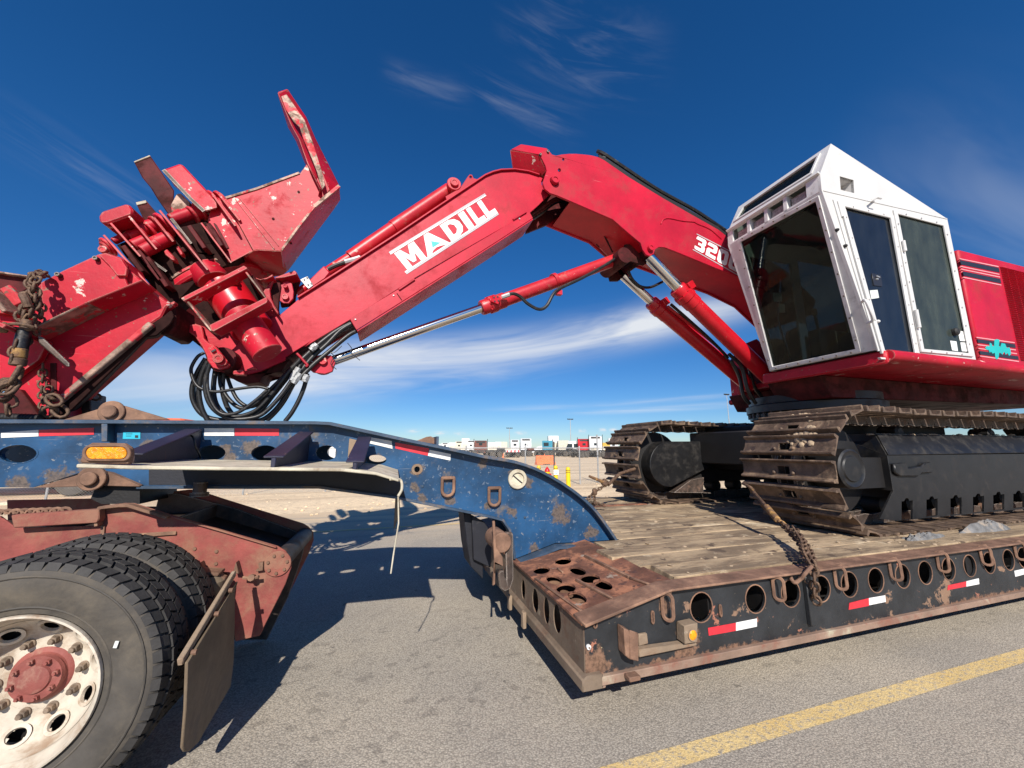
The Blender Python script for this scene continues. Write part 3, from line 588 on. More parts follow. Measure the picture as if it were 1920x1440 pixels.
# vehicles close behind the fence, seen under and through the gooseneck
def side_vehicle(name, x, y, L, h, col, lab, cat, zb=.55, cabl=True):
    t = thing(name, lab, cat, (x, y, 0))
    g = G(); g.prism([(-L/2, zb), (-L/2, zb+.55), (-L/2+.3, zb+.7), (L/2-.2, zb+.7), (L/2, zb+.5), (L/2, zb)], lambda p: (x+p[0], y-1.1, p[1]), lambda p: (x+p[0], y+1.1, p[1])); new('bed', g, col, t, bevel=.04)
    g = G(); g.prism([(L/2-2.6, zb+.7), (L/2-2.6, h-.2), (L/2-2.4, h), (L/2-1.2, h), (L/2-.6, zb+1.3), (L/2-.1, zb+1.1), (L/2-.05, zb+.7)], lambda p: (x+p[0], y-1.08, p[1]), lambda p: (x+p[0], y+1.08, p[1])); new('cab_body', g, col, t, bevel=.06)
    g = G(); g.prism([(L/2-2.35, zb+1.35), (L/2-2.35, h-.25), (L/2-1.35, h-.25), (L/2-.95, zb+1.4)], lambda p: (x+p[0], y-1.11, p[1]), lambda p: (x+p[0], y-1.06, p[1])); new('side_window', g, 'bgglass', t)
    for wx in (-L/2+1.1, -L/2+2.3, L/2-1.2): new('wheel', wheel_g((x+wx, y-.9, .5), (0, 1, 0), .5, .3), 'tyre', t); new('wheel', wheel_g((x+wx, y+.9, .5), (0, 1, 0), .5, .3), 'tyre', t)
    g = G(); g.bb(x-L/2+.2, x+L/2-.2, y-.6, y+.6, .42, zb); new('chassis', g, 'bgdark', t)
    return t
side_vehicle('flatbed_truck', P(10, 900, 17.2).x, 17.2, 7.0, 2.9, 'bgorange', 'orange truck parked behind the fence, seen under the left end of the gooseneck', 'truck', zb=.72)
side_vehicle('flatbed_truck', P(150, 900, 19.8).x+1.5, 20.2, 6.0, 2.7, 'bgorange', 'smaller orange truck behind the fence, showing between fence posts under the gooseneck', 'truck', zb=.8)
side_vehicle('pickup_truck', P(395, 850, 24).x, 24, 5.2, 1.95, 'bgwhite', 'white pickup truck seen through an oval hole of the blue gooseneck', 'pickup truck', zb=.5)
side_vehicle('pickup_truck', P(604, 850, 26).x, 26, 5.0, 1.9, 'bgwhite', 'white pickup truck seen through the small hole nearer the bend of the gooseneck', 'pickup truck', zb=.5)
g = G(); g.bb(-24, P(165, 925, 14.0).x, 13.9, 14.15, -.02, .10); tag(new('kerb', g, 'cream'), 'pale concrete kerb in front of the fence, seen under the gooseneck', 'kerb')

for i, (px, d_, n_) in enumerate(((905, 64, 'left'), (940, 70, 'second from left'), (1000, 71, 'middle'), (1040, 69, 'second from right'), (1100, 64, 'right'))):
    q = GP(px, d_); bs = Matrix.Rotation(-.1+.12*i, 3, 'Z'); t = thing('skeletal_trailer', f'low dark skeletal trailer parked before the row of trucks, {n_} one of five', 'trailer', q, 'empty trailers before the trucks')
    g = G(); g.box(q+bs @ Vector((0, 0, 1.02)), (7.4-.5*i % 2, .5, .22), bs)
    for k in range(6): g.box(q+bs @ Vector((-3+k*1.2, 0, 1.1)), (.12, 2.2, .12), bs)
    new('chassis', g, 'bgdark', t)
    src = None
    for x in (-2.6, -1.4, 1.6, 2.8):
        for s in (-.9, .9):
            o_ = new('wheel', wheel_g(q+bs @ Vector((x, s, .5)), bs @ Vector((0, 1, 0)), .5, .35), 'tyre', t)
    g = G(); g.box(q+bs @ Vector((3.0-2*(i % 3), -.6, 1.35)), (1.2, .7, .5), bs); new('tool_locker', g, ('bgdark', 'bgcream', 'bgbrown')[i % 3], t)
# ---------------------------------------------------------------- lowboy trailer
RY = 2.13; FYD = 5.25; DZ = .655; GY = 3.4; GY2 = 4.02
low = thing('lowboy_trailer', 'lowboy trailer with blue gooseneck, rusty ramp and wooden deck carrying the red loader', 'trailer', (3, 3.7, 0))
DX1 = 10.5
# side rail web with round holes, both sides
top = [(1092, 1170), (1248, 1110)]
A0 = P(1095, 1165, RY); A1 = P(1248, 1103, RY)
out2 = [(A0.x, .235), (A0.x, A0.z-.012), (A1.x, DZ-.02), (DX1, DZ-.02), (DX1, .235)]
hc = [P(x, y, RY) for x, y in ((1315, 1141.6), (1416.6, 1125.5), (1481.7, 1108), (1539.6, 1101), (1592, 1093), (1641.6, 1085), (1692, 1079), (1734, 1070), (1778, 1065), (1817, 1056), (1853.5, 1051.7), (1889.7, 1044.8), (1917, 1040))]
xs = [h.x for h in hc]; HR = .083
stp = (xs[-1]-xs[1])/(len(xs)-2)
x = xs[-1]+stp
while x < DX1-.2: xs.append(x); x += stp
zc = .512
holes = [[(x+HR*math.cos(a)*1.0, zc+HR*1.02*math.sin(a)) for a in [2*math.pi*i/22 for i in range(22)]] for x in xs]
for Y0, nm in ((RY, 'side_rail'), (FYD-.02, 'side_rail')):
    g = G(); g.prism(out2, lambda p: (p[0], Y0, p[1]), lambda p: (p[0], Y0+.014, p[1]), holes); new(nm, g, 'railblack', low)
g = G()
for x in xs:      # thickened hole rims
    g.prism([(x+HR*1.09*math.cos(a), zc+HR*1.10*math.sin(a)) for a in [2*math.pi*i/22 for i in range(22)]], lambda p: (p[0], RY-.003, p[1]), lambda p: (p[0], RY+.0, p[1]), [[(x+HR*math.cos(a), zc+HR*1.02*math.sin(a)) for a in [2*math.pi*i/22 for i in range(22)]]])
new('hole_rims', g, 'rustbrown', low)['kind'] = 'stuff'
# bottom flanges
for Y0, s in ((RY, -1), (FYD, 1)):
    g = G(); ya, yb = (RY-.03, RY+.12) if s < 0 else (FYD-.12, FYD+.075)
    g.prism([(1.10, .203), (1.10, .244), (1.16, .248), (DX1, .248), (DX1, .208)], lambda p: (p[0], ya, p[1]), lambda p: (p[0], yb, p[1])); new('bottom_flange', g, 'railtan', low, bevel=.01)
g = G(); g.bb(1.10, 1.22, RY-.025, RY+.03, .186, .2025); new('skid_foot', g, 'railtan', low, bevel=.006)
# top edge lip (rusty steel flange)
g = G(); g.prism([(A0.x-.02, A0.z-.012), (A0.x-.02, A0.z+.006), (A1.x, DZ+.004), (DX1, DZ+.004), (DX1, DZ-.010), (A1.x, DZ-.010)], lambda p: (p[0], RY-.055, p[1]), lambda p: (p[0], RY+.10, p[1])); new('top_flange', g, 'rustbrown', low, bevel=.004)
g = G(); g.prism([(A1.x, DZ+.004), (DX1, DZ+.004), (DX1, DZ-.018), (A1.x, DZ-.018)], lambda p: (p[0], FYD-.09, p[1]), lambda p: (p[0], FYD+.05, p[1])); new('top_flange', g, 'rust', low, bevel=.004)
# cross members and longitudinal beams under the deck
g = G(); x = 2.0
while x < DX1: g.bb(x, x+.08, RY+.02, FYD-.03, .40, .58); x += .46
new('cross_members', g, 'blackdark', low)['kind'] = 'stuff'
for y in (GY-.1, GY2-.05):
    g = G(); g.bb(1.75, DX1, y, y+.14, .25, .60); new('main_beam', g, 'blackdark', low)
g = G(); g.bb(1.3, DX1, RY+.5, FYD-.5, .212, .225); new('belly_pan', g, 'blackdark', low)
# front plate with oval holes
FX = A0.x-.005
def onX(x, y): q = PX(x, y, FX); return (q.y, q.z)
fz0, fz1 = .245, A0.z-.016
fh = []
for c, ry, rz in (((618, 635), .045, .075), ((705, 715), .062, .082), ((785, 785), .052, .085), ((862, 845), .060, .085)):
    cx_, cz_ = onX(*Q2(c)[0]); fh.append([(cx_+ry*math.cos(a), min(cz_, .42)+rz*math.sin(a)) for a in [2*math.pi*i/18 for i in range(18)]])
for yy in (4.35, 4.62, 4.86, 5.05): fh.append([(yy+.045*math.cos(a), .40+.062*math.sin(a)) for a in [2*math.pi*i/18 for i in range(18)]])
g = G(); g.prism([(RY, fz0), (FYD, fz0), (FYD, fz1), (RY, fz1)], lambda p: (FX, p[0], p[1]), lambda p: (FX+.006, p[0], p[1]), fh); new('front_plate', g, 'rustshaded', low)
g = G(); g.prism([(FX-.035, .190), (FX-.028, .25), (FX, .266), (FX+.1, .266), (FX+.1, .190)], lambda p: (p[0], RY-.031, p[1]), lambda p: (p[0], FYD, p[1])); new('front_skirt', g, 'rustshaded', low, bevel=.008)
for yy in (2.95, 3.3, 4.4, 4.75):
    g = G(); g.bb(FX-.075, FX-.046, yy, yy+.05, .165, .28); new('guide_lug', g, 'rusttan', low, bevel=.005)
# sloping ramp with holes
RZ0, RX1, RZ1 = A0.z, 1.80, DZ
nrm = Vector((-(RZ1-RZ0), 0, RX1-FX)).normalized()
def onR(x, y):
    r = ray(x, y); p0 = Vector((FX, 0, RZ0)); o = Vector((0, 0, CAMZ)); t = (p0-o).dot(nrm)/r.dot(nrm); q = o+r*t; return q
def rz(x): return RZ0+(RZ1-RZ0)*(x-FX)/(RX1-FX)
rh = []; big = []
for c, isb in (((750, 495), 1), ((905, 430), 1), ((840, 565), 0), ((1010, 500), 0), ((925, 625), 1), ((1100, 555), 1), ((1005, 690), 0), ((1190, 598), 0)):
    q = onR(*Q2(c)[0]); a_, b_ = (.064, .082) if isb else (.046, .10)
    rh.append([(q.x+a_*math.cos(a), q.y+b_*math.sin(a)) for a in [2*math.pi*i/16 for i in range(16)]]); big.append((q, isb))
for q, isb in list(big):
    for dy in (1.55,):
        rh.append([(q.x+.05*math.cos(a), q.y+dy+.06*math.sin(a)) for a in [2*math.pi*i/16 for i in range(16)]])
g = G(); g.prism([(FX-.015, RY-.01), (RX1, RY-.01), (RX1, FYD), (FX-.015, FYD)], lambda p: (p[0], p[1], rz(p[0])), lambda p: (p[0], p[1], rz(p[0])-.014), rh); new('ramp_plate', g, 'rust', low)
g = G(); g.bb(FX+.02, RX1, RY+.03, FYD-.03, .262, .275); new('ramp_pan', g, 'rustbrown', low)
g = G(); g.bb(FX+.07, FX+.076, RY+.02, FYD-.02, .28, .49); new('hole_shade_plate', g, 'blackdark', low)  # added black plate, paints the shade seen through the front holes
def rib(a, b, w=.022, h=.018):
    qa, qb = onR(*Q2(a)[0]), onR(*Q2(b)[0]); g = G(); g.bar(qa+Vector((0, 0, .006)), qb+Vector((0, 0, .006)), w, h); new('weld_rib', g, 'rustbrown', low, bevel=.004)
rib((1065, 400), (1385, 555), .026, .026); rib((1385, 555), (1540, 610), .02, .014); rib((1000, 572), (1275, 715)); rib((705, 560), (1040, 800), .02, .012); rib((865, 490), (905, 520), .014)
# deck planks
g = G(); L = DX1-1.84
pw = (FYD-.13-(RY+.13))/11
random.seed(5)
M['wood'] = mat('weathered_deck_wood', (.44, .325, .20), .85, vary=.22, vscale=1.5, dirt=(.19, .135, .085), dthr=(.40, .60), dscale=1.9, streak=(.8, 2.6, 1), chips=(.58, .47, .32), cthr=(.56, .68), cscale=3.2, chips2=(.11, .075, .05), c2thr=(.61, .66), c2scale=5, bump=.5, bscale=16)
m = M['wood']; t_ = NT(m.node_tree); b_ = m.node_tree.nodes['Principled BSDF']
tcn = t_.n('ShaderNodeTexCoord'); mp = t_.n('ShaderNodeMapping'); mp.inputs['Scale'].default_value = (2.2, 55, 10); t_.l(tcn.outputs['Object'], mp.inputs[0])
oi = t_.n('ShaderNodeObjectInfo'); ad = t_.n('ShaderNodeVectorMath', operation='ADD'); cc = t_.n('ShaderNodeCombineXYZ'); t_.l(t_.m('MULTIPLY', oi.outputs['Random'], 50.), cc.inputs[0]); t_.l(mp.outputs[0], ad.inputs[0]); t_.l(cc.outputs[0], ad.inputs[1])
gr = t_.noise(ad.outputs[0], 1, 8, .7, .8)
old = b_.inputs['Base Color'].links[0].from_socket
t_.l(t_.mix(t_.ramp(gr, .48, .70), old, t_.mix(1.0, old, (.74, .69, .62), 'MULTIPLY')), b_.inputs['Base Color'])
bp = t_.n('ShaderNodeBump'); bp.inputs['Strength'].default_value = .7; bp.inputs['Distance'].default_value = .012; t_.l(gr, bp.inputs['Height']); t_.l(bp.outputs[0], b_.inputs['Normal'])
for k in range(11):
    y0 = RY+.13+k*pw; e = [1.93, 1.86, 1.80][k % 3]-.09+random.uniform(-.02, .02)
    if 4 <= k <= 7: e = 2.12 if k in (4, 7) else 1.95
    g = G(); z = DZ+random.uniform(-.003, .006); n = 14; X1_ = DX1 if k % 2 else DX1-.2
    ys = (y0+.002, y0+pw-.0025); vs = []; fs = []
    for i in range(n+1):
        xx = e+(X1_-e)*(i/n)**1.7; dz = random.uniform(-.004, .003); jy = random.uniform(-.003, .003)
        if i == 0: vs += [(xx+random.uniform(-.015, .015), ys[0]+jy, z), (xx+random.uniform(-.02, .02), ys[1]+jy, z+dz), (xx, ys[1], DZ-.05), (xx, ys[0], DZ-.05)]
        else: vs += [(xx, ys[0]+jy, z+dz), (xx, ys[1]+jy, z+dz*.5), (xx, ys[1], DZ-.05), (xx, ys[0], DZ-.05)]
    for i in range(n):
        for j in range(4): fs.append((i*4+j, i*4+(j+1) % 4, i*4+4+(j+1) % 4, i*4+4+j))
    fs += [(0, 1, 2, 3), tuple(n*4+j for j in (3, 2, 1, 0))]
    g.add(vs, fs); new('deck_plank', g, 'wood', low, bevel=.004)
# outrigger boards under the far track
for k in range(3):
    g = G(); g.bb(3.2, DX1, FYD+.06+k*.28, FYD+.32+k*.28, DZ-.05, DZ-.005); new('outrigger_plank', g, 'wood', low, bevel=.004)
g = G()
for x in (3.3, 5., 7., 9.): g.bb(x, x+.1, FYD-.05, FYD+.86, DZ-.14, DZ-.052)
new('outrigger_arms', g, 'railblack', low)
# stake loops on the rail
def loop_g(w, h, r, t_):
    g = G(); pts = []
    for i in range(8): a = math.pi*i/7; pts.append(Vector((w*math.cos(a), 0, h+w*math.sin(a))))
    for i in range(8): a = math.pi+math.pi*i/7; pts.append(Vector((w*math.cos(a), 0, -h+w*math.sin(a))))
    n = len(pts); vs = []; fs = []
    for i, p in enumerate(pts):
        o = (p-Vector((0, 0, max(-h, min(h, p.z))))).normalized()
        for a, b in ((-1, -1), (1, -1), (1, 1), (-1, 1)): vs.append(p+o*a*r+Vector((0, b*t_, 0)))
    for i in range(n):
        j = (i+1) % n
        for k in range(4): fs.append((i*4+k, i*4+(k+1) % 4, j*4+(k+1) % 4, j*4+k))
    g.add(vs, fs); return g
sl = None
for i, (x, y) in enumerate(((1252, 1138), (1460, 1104), (1576, 1084), (1679, 1068), (1768, 1054), (1849, 1042), (1913, 1033))):
    q = P(x, y, RY-.035); Rm = Matrix.Rotation(math.radians(-52), 3, 'Z')
    if sl is None: sl = new('stake_loop', loop_g(.030, .045, .010, .008), 'rustbrown', low, bevel=.003, origin=(0, 0, 0)); put(sl, q, low); sl.rotation_mode = 'QUATERNION'; sl.rotation_quaternion = Rm.to_quaternion()
    else: inst(sl, q, low, Rm @ Matrix.Rotation(random.uniform(-.12, .12), 3, 'X'))
    g = G(); g.bar(q+Vector((-.02, .03, .065)), q+Vector((.03, .0, .085)), .012, .02); new('loop_bracket', g, 'rustbrown', low)
for (x, y) in (Q5((715, 775))[0], Q5((245, 820))[0], Q5((1270, 720))[0]):
    q = P(x, y, RY-.008); o = inst(sl, q, low, Matrix.Rotation(.3, 3, 'Z')); o.scale = (.35, .6, .45) if x > 1200 else (.4, .5, .35); o.name = 'small_ring'
# reflective tape, washers, brackets
def tape(pts, m, Y=RY, par=low, nm='reflective_tape', off=.003):
    g = G(); g.px(pts, Y-off, .002); return new(nm, g, m, par)
tape(Q5((1168, 862), (1395, 820), (1395, 885), (1175, 925)), 'tape_r'); tape(Q5((1397, 818), (1568, 785), (1568, 850), (1397, 885)), 'tape_w')
tape(Q6((492, 745), (650, 705), (652, 768), (487, 800)), 'tape_r'); tape(Q6((652, 705), (785, 682), (790, 735), (654, 763)), 'tape_w')
tape(Q6((1300, 600), (1448, 568), (1448, 610), (1295, 640)), 'tape_r'); tape(Q6((1450, 567), (1550, 543), (1555, 590), (1450, 610)), 'tape_w'); tape(Q6((1842, 482), (1960, 455), (1960, 500), (1850, 530)), 'tape_w')
q = P(*Q5((186, 1013))[0], RY)
g = G(); g.cyl(q, q-Vector((0, .012, 0)), .013, 16); new('round_reflector', g, 'tape_w', low); g = G(); g.cyl(q-Vector((0, .012, 0)), q-Vector((0, .02, 0)), .005, 10); new('reflector_screw', g, 'darksteel', low)
a, b = P(1294, 1206, RY), P(1307, 1207, RY)
g = G(); g.px(Q5((975, 845), (1085, 820), (1083, 980), (978, 997)), RY-.075, .07); new('marker_lamp_box', g, 'rusttan', low, bevel=.004)
q = P(*Q5((1038, 917))[0], RY-.075); g = G(); g.lathe(q, (0, -1, 0), [(.028, 0), (.028, .006), (.022, .010), (.0, .013)], 24); new('marker_lamp', g, 'amber', low)
g = G(); g.lathe(q, (0, -1, 0), [(.028, 0), (.033, 0), (.033, .008), (.028, .008)], 24, closed=True); new('lamp_ring', g, 'rusttan', low)
g = G(); g.px(Q5((528, 880), (600, 905), (600, 1140), (530, 1120)), RY-.08, .012); g.px(Q5((480, 865), (535, 890), (532, 1125), (492, 1090)), RY-.075, .07); g.bb(*sorted((P(1174, 1230, RY-.06).x, P(1195, 1230, RY-.06).x)), RY-.085, RY-.031, .225, .25); new('stake_pocket', g, 'rustbrown', low, bevel=.004)
g = G(); g.px(Q5((602, 915), (670, 905), (680, 990), (602, 1012)), RY-.02, .018); new('pocket_plate', g, 'rusttan', low, bevel=.003)
g = G(); g.px(Q5((605, 1040), (970, 990), (1080, 985), (1080, 1010), (605, 1108)), RY-.05, .045); new('rub_ledge', g, 'rusttan', low, bevel=.006)
g = G(); q0 = P(1509, 1100, RY); g.bb(q0.x-.02, q0.x+.03, RY-.03, RY, .30, DZ-.03); new('stiffener', g, 'railblack', low, bevel=.004)
g = G(); g.tube(spline([P(1483, 1082, RY-.02), P(1488, 1092, RY-.05), P(1497, 1090, RY-.06), P(1503, 1074, RY-.05)]), .010, 8); new('hook', g, 'rustbrown', low)

# ---- gooseneck
top_ = [(-260, 786), (0, 787), (190, 787.5), (594, 790), (621, 791.3), (767, 823), (844, 839), (902, 852), (964, 863), (1012, 881), (1064, 912), (1102.5, 944), (1128, 976), (1151, 1010)]
webtop = [(x, y+5) for x, y in top_[:-1]]
bot_ = [(1149, 1012), (1080, 1017), (1041, 1018), (970, 1046), (964, 1047), (960, 1010), (954, 990), (941, 973), (915, 967), (886, 960), (867, 957), (767, 936), (745, 931), (580, 911), (262, 911), (250, 905), (175, 878), (62, 914), (0, 914), (-260, 916)]
gh = [pe(33, 851, 36, 17), pe(288, 848, 26, 15), pe(396, 849, 27, 14.5), pe(497, 850, 26, 15), pe(612, 849, 20, 14), pe(705, 862, 19.5, 9), pe(782, 880, 5, 6, 12), pe(-120, 851, 36, 17)]
g = G(); g.px(webtop+bot_, GY, .02, gh); new('gooseneck_web', g, 'blue', low)
for i, (px_, py_, rx, ry) in enumerate(((33, 851, 36, 17), (288, 848, 26, 15), (396, 849, 27, 14.5), (497, 850, 26, 15))):
    q = P(px_, py_, GY); rX = P(px_+rx, py_, GY).x-q.x; rZ = P(px_, py_-ry, GY).z-q.z; n = 26; vs = []; fs = []
    for k in range(n):
        a = 2*math.pi*k/n
        for s, y in ((1.0, -.002), (1.10, -.002), (1.10, .0), (.995, .05)): vs.append((q.x+rX*s*math.cos(a), GY+y, q.z+rZ*s*math.sin(a)))
    for k in range(n):
        j = (k+1) % n
        for m_ in range(3): fs.append((k*4+m_, k*4+m_+1, j*4+m_+1, j*4+m_))
    g = G(); g.add(vs, fs); new('hole_collar', g, 'blue', low)
# far web (same outline, at its own distance)
q_ = lambda l, Y: [(P(x, y, GY).x, P(x, y, GY).z) for x, y in l]
o2 = q_(webtop, 0)+q_(bot_, 0); h2 = [q_(h, 0) for h in (gh[2], gh[4], gh[5])]
g = G(); g.prism(o2, lambda p: (p[0], GY2, p[1]), lambda p: (p[0], GY2+.02, p[1]), h2); new('gooseneck_web', g, 'blue', low)
# flanges that follow the outline: built as a strip, extends to both sides of the web
def strip(pts, Y0, Y1, th, m, nm, Yref=GY, par=None, bevel=.003, down=True):
    par = par or low
    w = [(P(x, y, Yref).x, P(x, y, Yref).z) for x, y in pts]; vs = []; fs = []; n = len(w)
    for i, (x, z) in enumerate(w):
        a = Vector(w[max(i-1, 0)]); b = Vector(w[min(i+1, n-1)]); d = (b-a).normalized(); nn = Vector((d.y, -d.x))*th
        if not down: nn = -nn
        vs += [(x, Y0, z), (x, Y1, z), (x+nn.x, Y1, z+nn.y), (x+nn.x, Y0, z+nn.y)]
    for i in range(n-1):
        for j in range(4): fs.append((i*4+j, i*4+(j+1) % 4, i*4+4+(j+1) % 4, i*4+4+j))
    fs += [(0, 1, 2, 3), tuple((n-1)*4+j for j in (3, 2, 1, 0))]
    g = G(); g.add(vs, fs); return new(nm, g, m, par, bevel=bevel)
def dens(pts, n=4): return [((a.x), (a.y)) for a in spline([Vector((x, y, 0)) for x, y in pts], n)]
topd = top_[:5]+dens(top_[5:], 3)
TF = .15
strip([(x, y) for x, y in [(P(0, 0, 1), 0)]] if False else topd, GY-.0, GY2+.12, .026, 'blueflange', 'top_flange')
# near overhang of the flange stands proud of the web
def strip_near(pts, ov, th, m, nm):
    w = [(P(x, y, GY)) for x, y in pts]; vs = []; fs = []; n = len(w)
    for i, q in enumerate(w):
        a = w[max(i-1, 0)]; b = w[min(i+1, n-1)]; d = Vector((b.x-a.x, b.z-a.z)).normalized(); nn = Vector((d.y, -d.x))*th
        vs += [(q.x, GY-ov, q.z), (q.x, GY-.0005, q.z), (q.x+nn.x, GY-.0005, q.z+nn.y), (q.x+nn.x, GY-ov, q.z+nn.y)]
    for i in range(n-1):
        for j in range(4): fs.append((i*4+j, i*4+(j+1) % 4, i*4+4+(j+1) % 4, i*4+4+j))
    fs += [(0, 1, 2, 3), tuple((n-1)*4+j for j in (3, 2, 1, 0))]
    g = G(); g.add(vs, fs); return new(nm, g, m, low, bevel=.003)
strip_near([(x, y+1) for x, y in topd], .085, .026, 'blueflange', 'flange_lip')
botd = [(1155, 1013), (1080, 1018.5), (1041, 1020), (965, 1050)]
g = G(); w = [P(x, y, GY) for x, y in botd]
for i in range(3):
    a, b = w[i], w[i+1]; g.add([(a.x, GY-.10, a.z), (a.x, GY2+.1, a.z), (b.x, GY2+.1, b.z), (b.x, GY-.10, b.z), (a.x, GY-.10, a.z-.022), (a.x, GY2+.1, a.z-.022), (b.x, GY2+.1, b.z-.022), (b.x, GY-.10, b.z-.022)], [(0, 1, 2, 3), (7, 6, 5, 4), (0, 4, 5, 1), (1, 5, 6, 2), (2, 6, 7, 3), (3, 7, 4, 0)])
new('shoe_flange', g, 'blueflange', low)
strip([(965, 1046), (961, 1010), (955, 990), (942, 972), (915, 965), (886, 959), (767, 935), (745, 930), (600, 910.5), (262, 910.5)][::-1], GY-.04, GY+.06, .02, 'blueflange', 'lower_flange')
g = G(); g.px([(279, 878), (600, 879), (700, 888), (752, 906), (760, 933), (745, 929), (580, 909), (279, 909)], GY-.004, .003); new('web_shade_panel', g, 'underblack', low)  # black sheet painted in for the shelf's shadow on the web
g = G()
for a in (1.2, .4, -.4): g.bb(a, a+.02, GY+.02, GY2, 1.25 if a < 1 else .75, 1.6 if a < .5 else 1.25)
new('diaphragms', g, 'blueflange', low)
g = G(); g.px([(190, 793), (201, 793), (201, 828), (190, 828)], GY-.08, .08); new('web_stiffener', g, 'blueflange', low, bevel=.003)
# shelf, gussets, lamp
zs = lambda x, y, Y=2.45: P(x, y, Y)
sh = [P(143, 870, 2.45), P(258, 873.5, 2.45), P(640, 878, 2.45), P(705, 885, 2.45), P(748, 898, 2.45)]
vs = []; fs = []
for i, a in enumerate(sh):
    b = Vector((a.x+.02, GY-.001, a.z+.004)); vs += [a, b, b-Vector((0, 0, .018)), a-Vector((0, 0, .018))]
for i in range(len(sh)-1):
    for j in range(4): fs.append((i*4+j, i*4+(j+1) % 4, i*4+4+(j+1) % 4, i*4+4+j))
fs += [(0, 1, 2, 3), tuple((len(sh)-1)*4+j for j in (3, 2, 1, 0))]
g = G(); g.add(vs, fs); new('side_shelf', g, 'cream', low, bevel=.004)
e = sh[-1]; g = G(); g.tube(spline([e+Vector((-.05, 0, .0)), e+Vector((.01, .05, -.01)), e+Vector((.02, .02, -.06)), e+Vector((.0, .0, -.10))]), .008, 8); new('torn_shelf_edge', g, 'cream', low)
def gusset(xw, yt, yb, xn, yn, nm='gusset'):
    qw = P(xw, yb, GY); qt = P(xw-2, yt, GY); X = qw.x; n_ = PX(xn, yn, X) if abs(X) > .15 else P(xn, yn, 2.5)
    zt = qt.z; zb = qw.z; yn_ = max(2.47, min(n_.y, 3.2))
    pts = [(GY-.001, zb), (GY-.001, zt), (GY-.10, zt), (yn_, zb+.06), (yn_, zb)]
    g = G(); g.prism(pts, lambda p: (X-.012, p[0], p[1]), lambda p: (X+.012, p[0], p[1])); new(nm, g, 'navy', low, bevel=.004)
    g = G(); g.add([(X-.05, GY-.10, zt), (X+.05, GY-.10, zt), (X+.05, yn_, zb+.06), (X-.05, yn_, zb+.06), (X-.05, GY-.10, zt+.012), (X+.05, GY-.10, zt+.012), (X+.05, yn_, zb+.072), (X-.05, yn_, zb+.072)], [(0, 1, 2, 3), (7, 6, 5, 4), (0, 4, 5, 1), (1, 5, 6, 2), (2, 6, 7, 3), (3, 7, 4, 0)]); new('gusset_cap', g, 'navy', low, bevel=.003)
gusset(368, 808, 866, 244, 872); gusset(574, 813, 868, 509, 873); gusset(682, 822, 874, 644, 880)
g = G(); g.px([(655, 822), (684, 829), (672, 882), (650, 880)], GY-.03, .028); new('gusset_pad', g, 'rusttan', low, bevel=.003)
# lamp on its bracket
g = G(); g.px([(150, 862), (158, 838), (172, 830), (232, 831), (246, 840), (247, 852), (242, 871), (150, 868)], 2.45, .03); new('lamp_bracket', g, 'rustbrown', low, bevel=.006)
def rr(cx, cy, hx, hy, n=8):
    o = []
    for i in range(n+1): a = -math.pi/2+math.pi*i/n; o.append((cx+hx-hy+hy*math.cos(a), cy+hy*math.sin(a)))
    for i in range(n+1): a = math.pi/2+math.pi*i/n; o.append((cx-hx+hy+hy*math.cos(a), cy+hy*math.sin(a)))
    return o
g = G(); g.px(rr(199, 849.5, 46, 15), 2.435, .015, [rr(199, 849.5, 39, 11.5)]); new('lamp_bezel', g, 'rustbrown', low, bevel=.003)
g = G(); g.px(rr(199, 849.5, 38, 11), 2.432, .017); new('amber_side_lamp', g, 'amber', low, bevel=.004)
g = G(); g.tube(spline([P(352, 816, GY-.15), P(362, 820, GY-.2), P(368, 840, GY-.2), P(373, 850, GY-.1), P(376, 860, GY-.02)]), .006, 6); new('lamp_cable', g, 'hose', low)
# tape on the web
def gt(pts, m): tape(pts, m, GY)
gt([(2, 811), (72, 806), (72, 818), (2, 821)], 'tape_w'); gt([(73, 806), (176, 802), (176, 815), (73, 818)], 'tape_r')
gt([(383, 803), (439, 803), (439, 817), (383, 817)], 'tape_w'); gt([(440, 803), (523, 804), (523, 817), (440, 817)], 'tape_r')
gt(Q1((415, 185), (540, 207), (545, 252), (408, 220)), 'tape_w'); gt(Q1((560, 215), (757, 250), (750, 293), (562, 250)), 'tape_r'); gt(Q1((760, 258), (884, 283), (880, 320), (750, 293)), 'tape_w')
gt([(231, 810), (263, 810), (263, 823), (230, 823)], 'cyan')
g = G(); g.px([(236, 813), (248, 813), (248, 814), (236, 814)], GY-.004, .001); g.px([(236, 817), (246, 817), (246, 818), (236, 818)], GY-.004, .001); g.px([(253, 816), (259, 816), (259, 821), (253, 821)], GY-.004, .001); new('sticker_print', g, 'stripe', low)
# D rings and round cap
for (cx_, cy_) in (Q1((867, 470))[0], Q1((1137, 527))[0]):
    q = P(cx_, cy_, GY-.03); w_, h_ = .050, .085
    pts = [q+Vector((-w_, 0, h_*.8)), q+Vector((-w_, 0, -h_*.35))]+[q+Vector((-w_*math.cos(a), 0, -h_*.35-w_*math.sin(a))) for a in [math.pi*i/8 for i in range(1, 8)]]+[q+Vector((w_, 0, -h_*.35)), q+Vector((w_, 0, h_*.8))]
    dr = new('d_ring', G().tube(pts, .0135, 10), 'rustbrown', low); g = G(); g.bar(q+Vector((-w_-.01, 0.005, h_*.8)), q+Vector((w_+.01, 0.005, h_*.8)), .035, .028); new('ring_clip', g, 'rustbrown', low, bevel=.008)
q = P(*Q7((1050, 540))[0], GY)
g = G(); g.lathe(q, (0, -1, 0), [(.088, 0), (.088, .018), (.082, .024), (.060, .024), (.058, .004), (.0, .004)], 32); new('round_cap', g, 'cream', low)
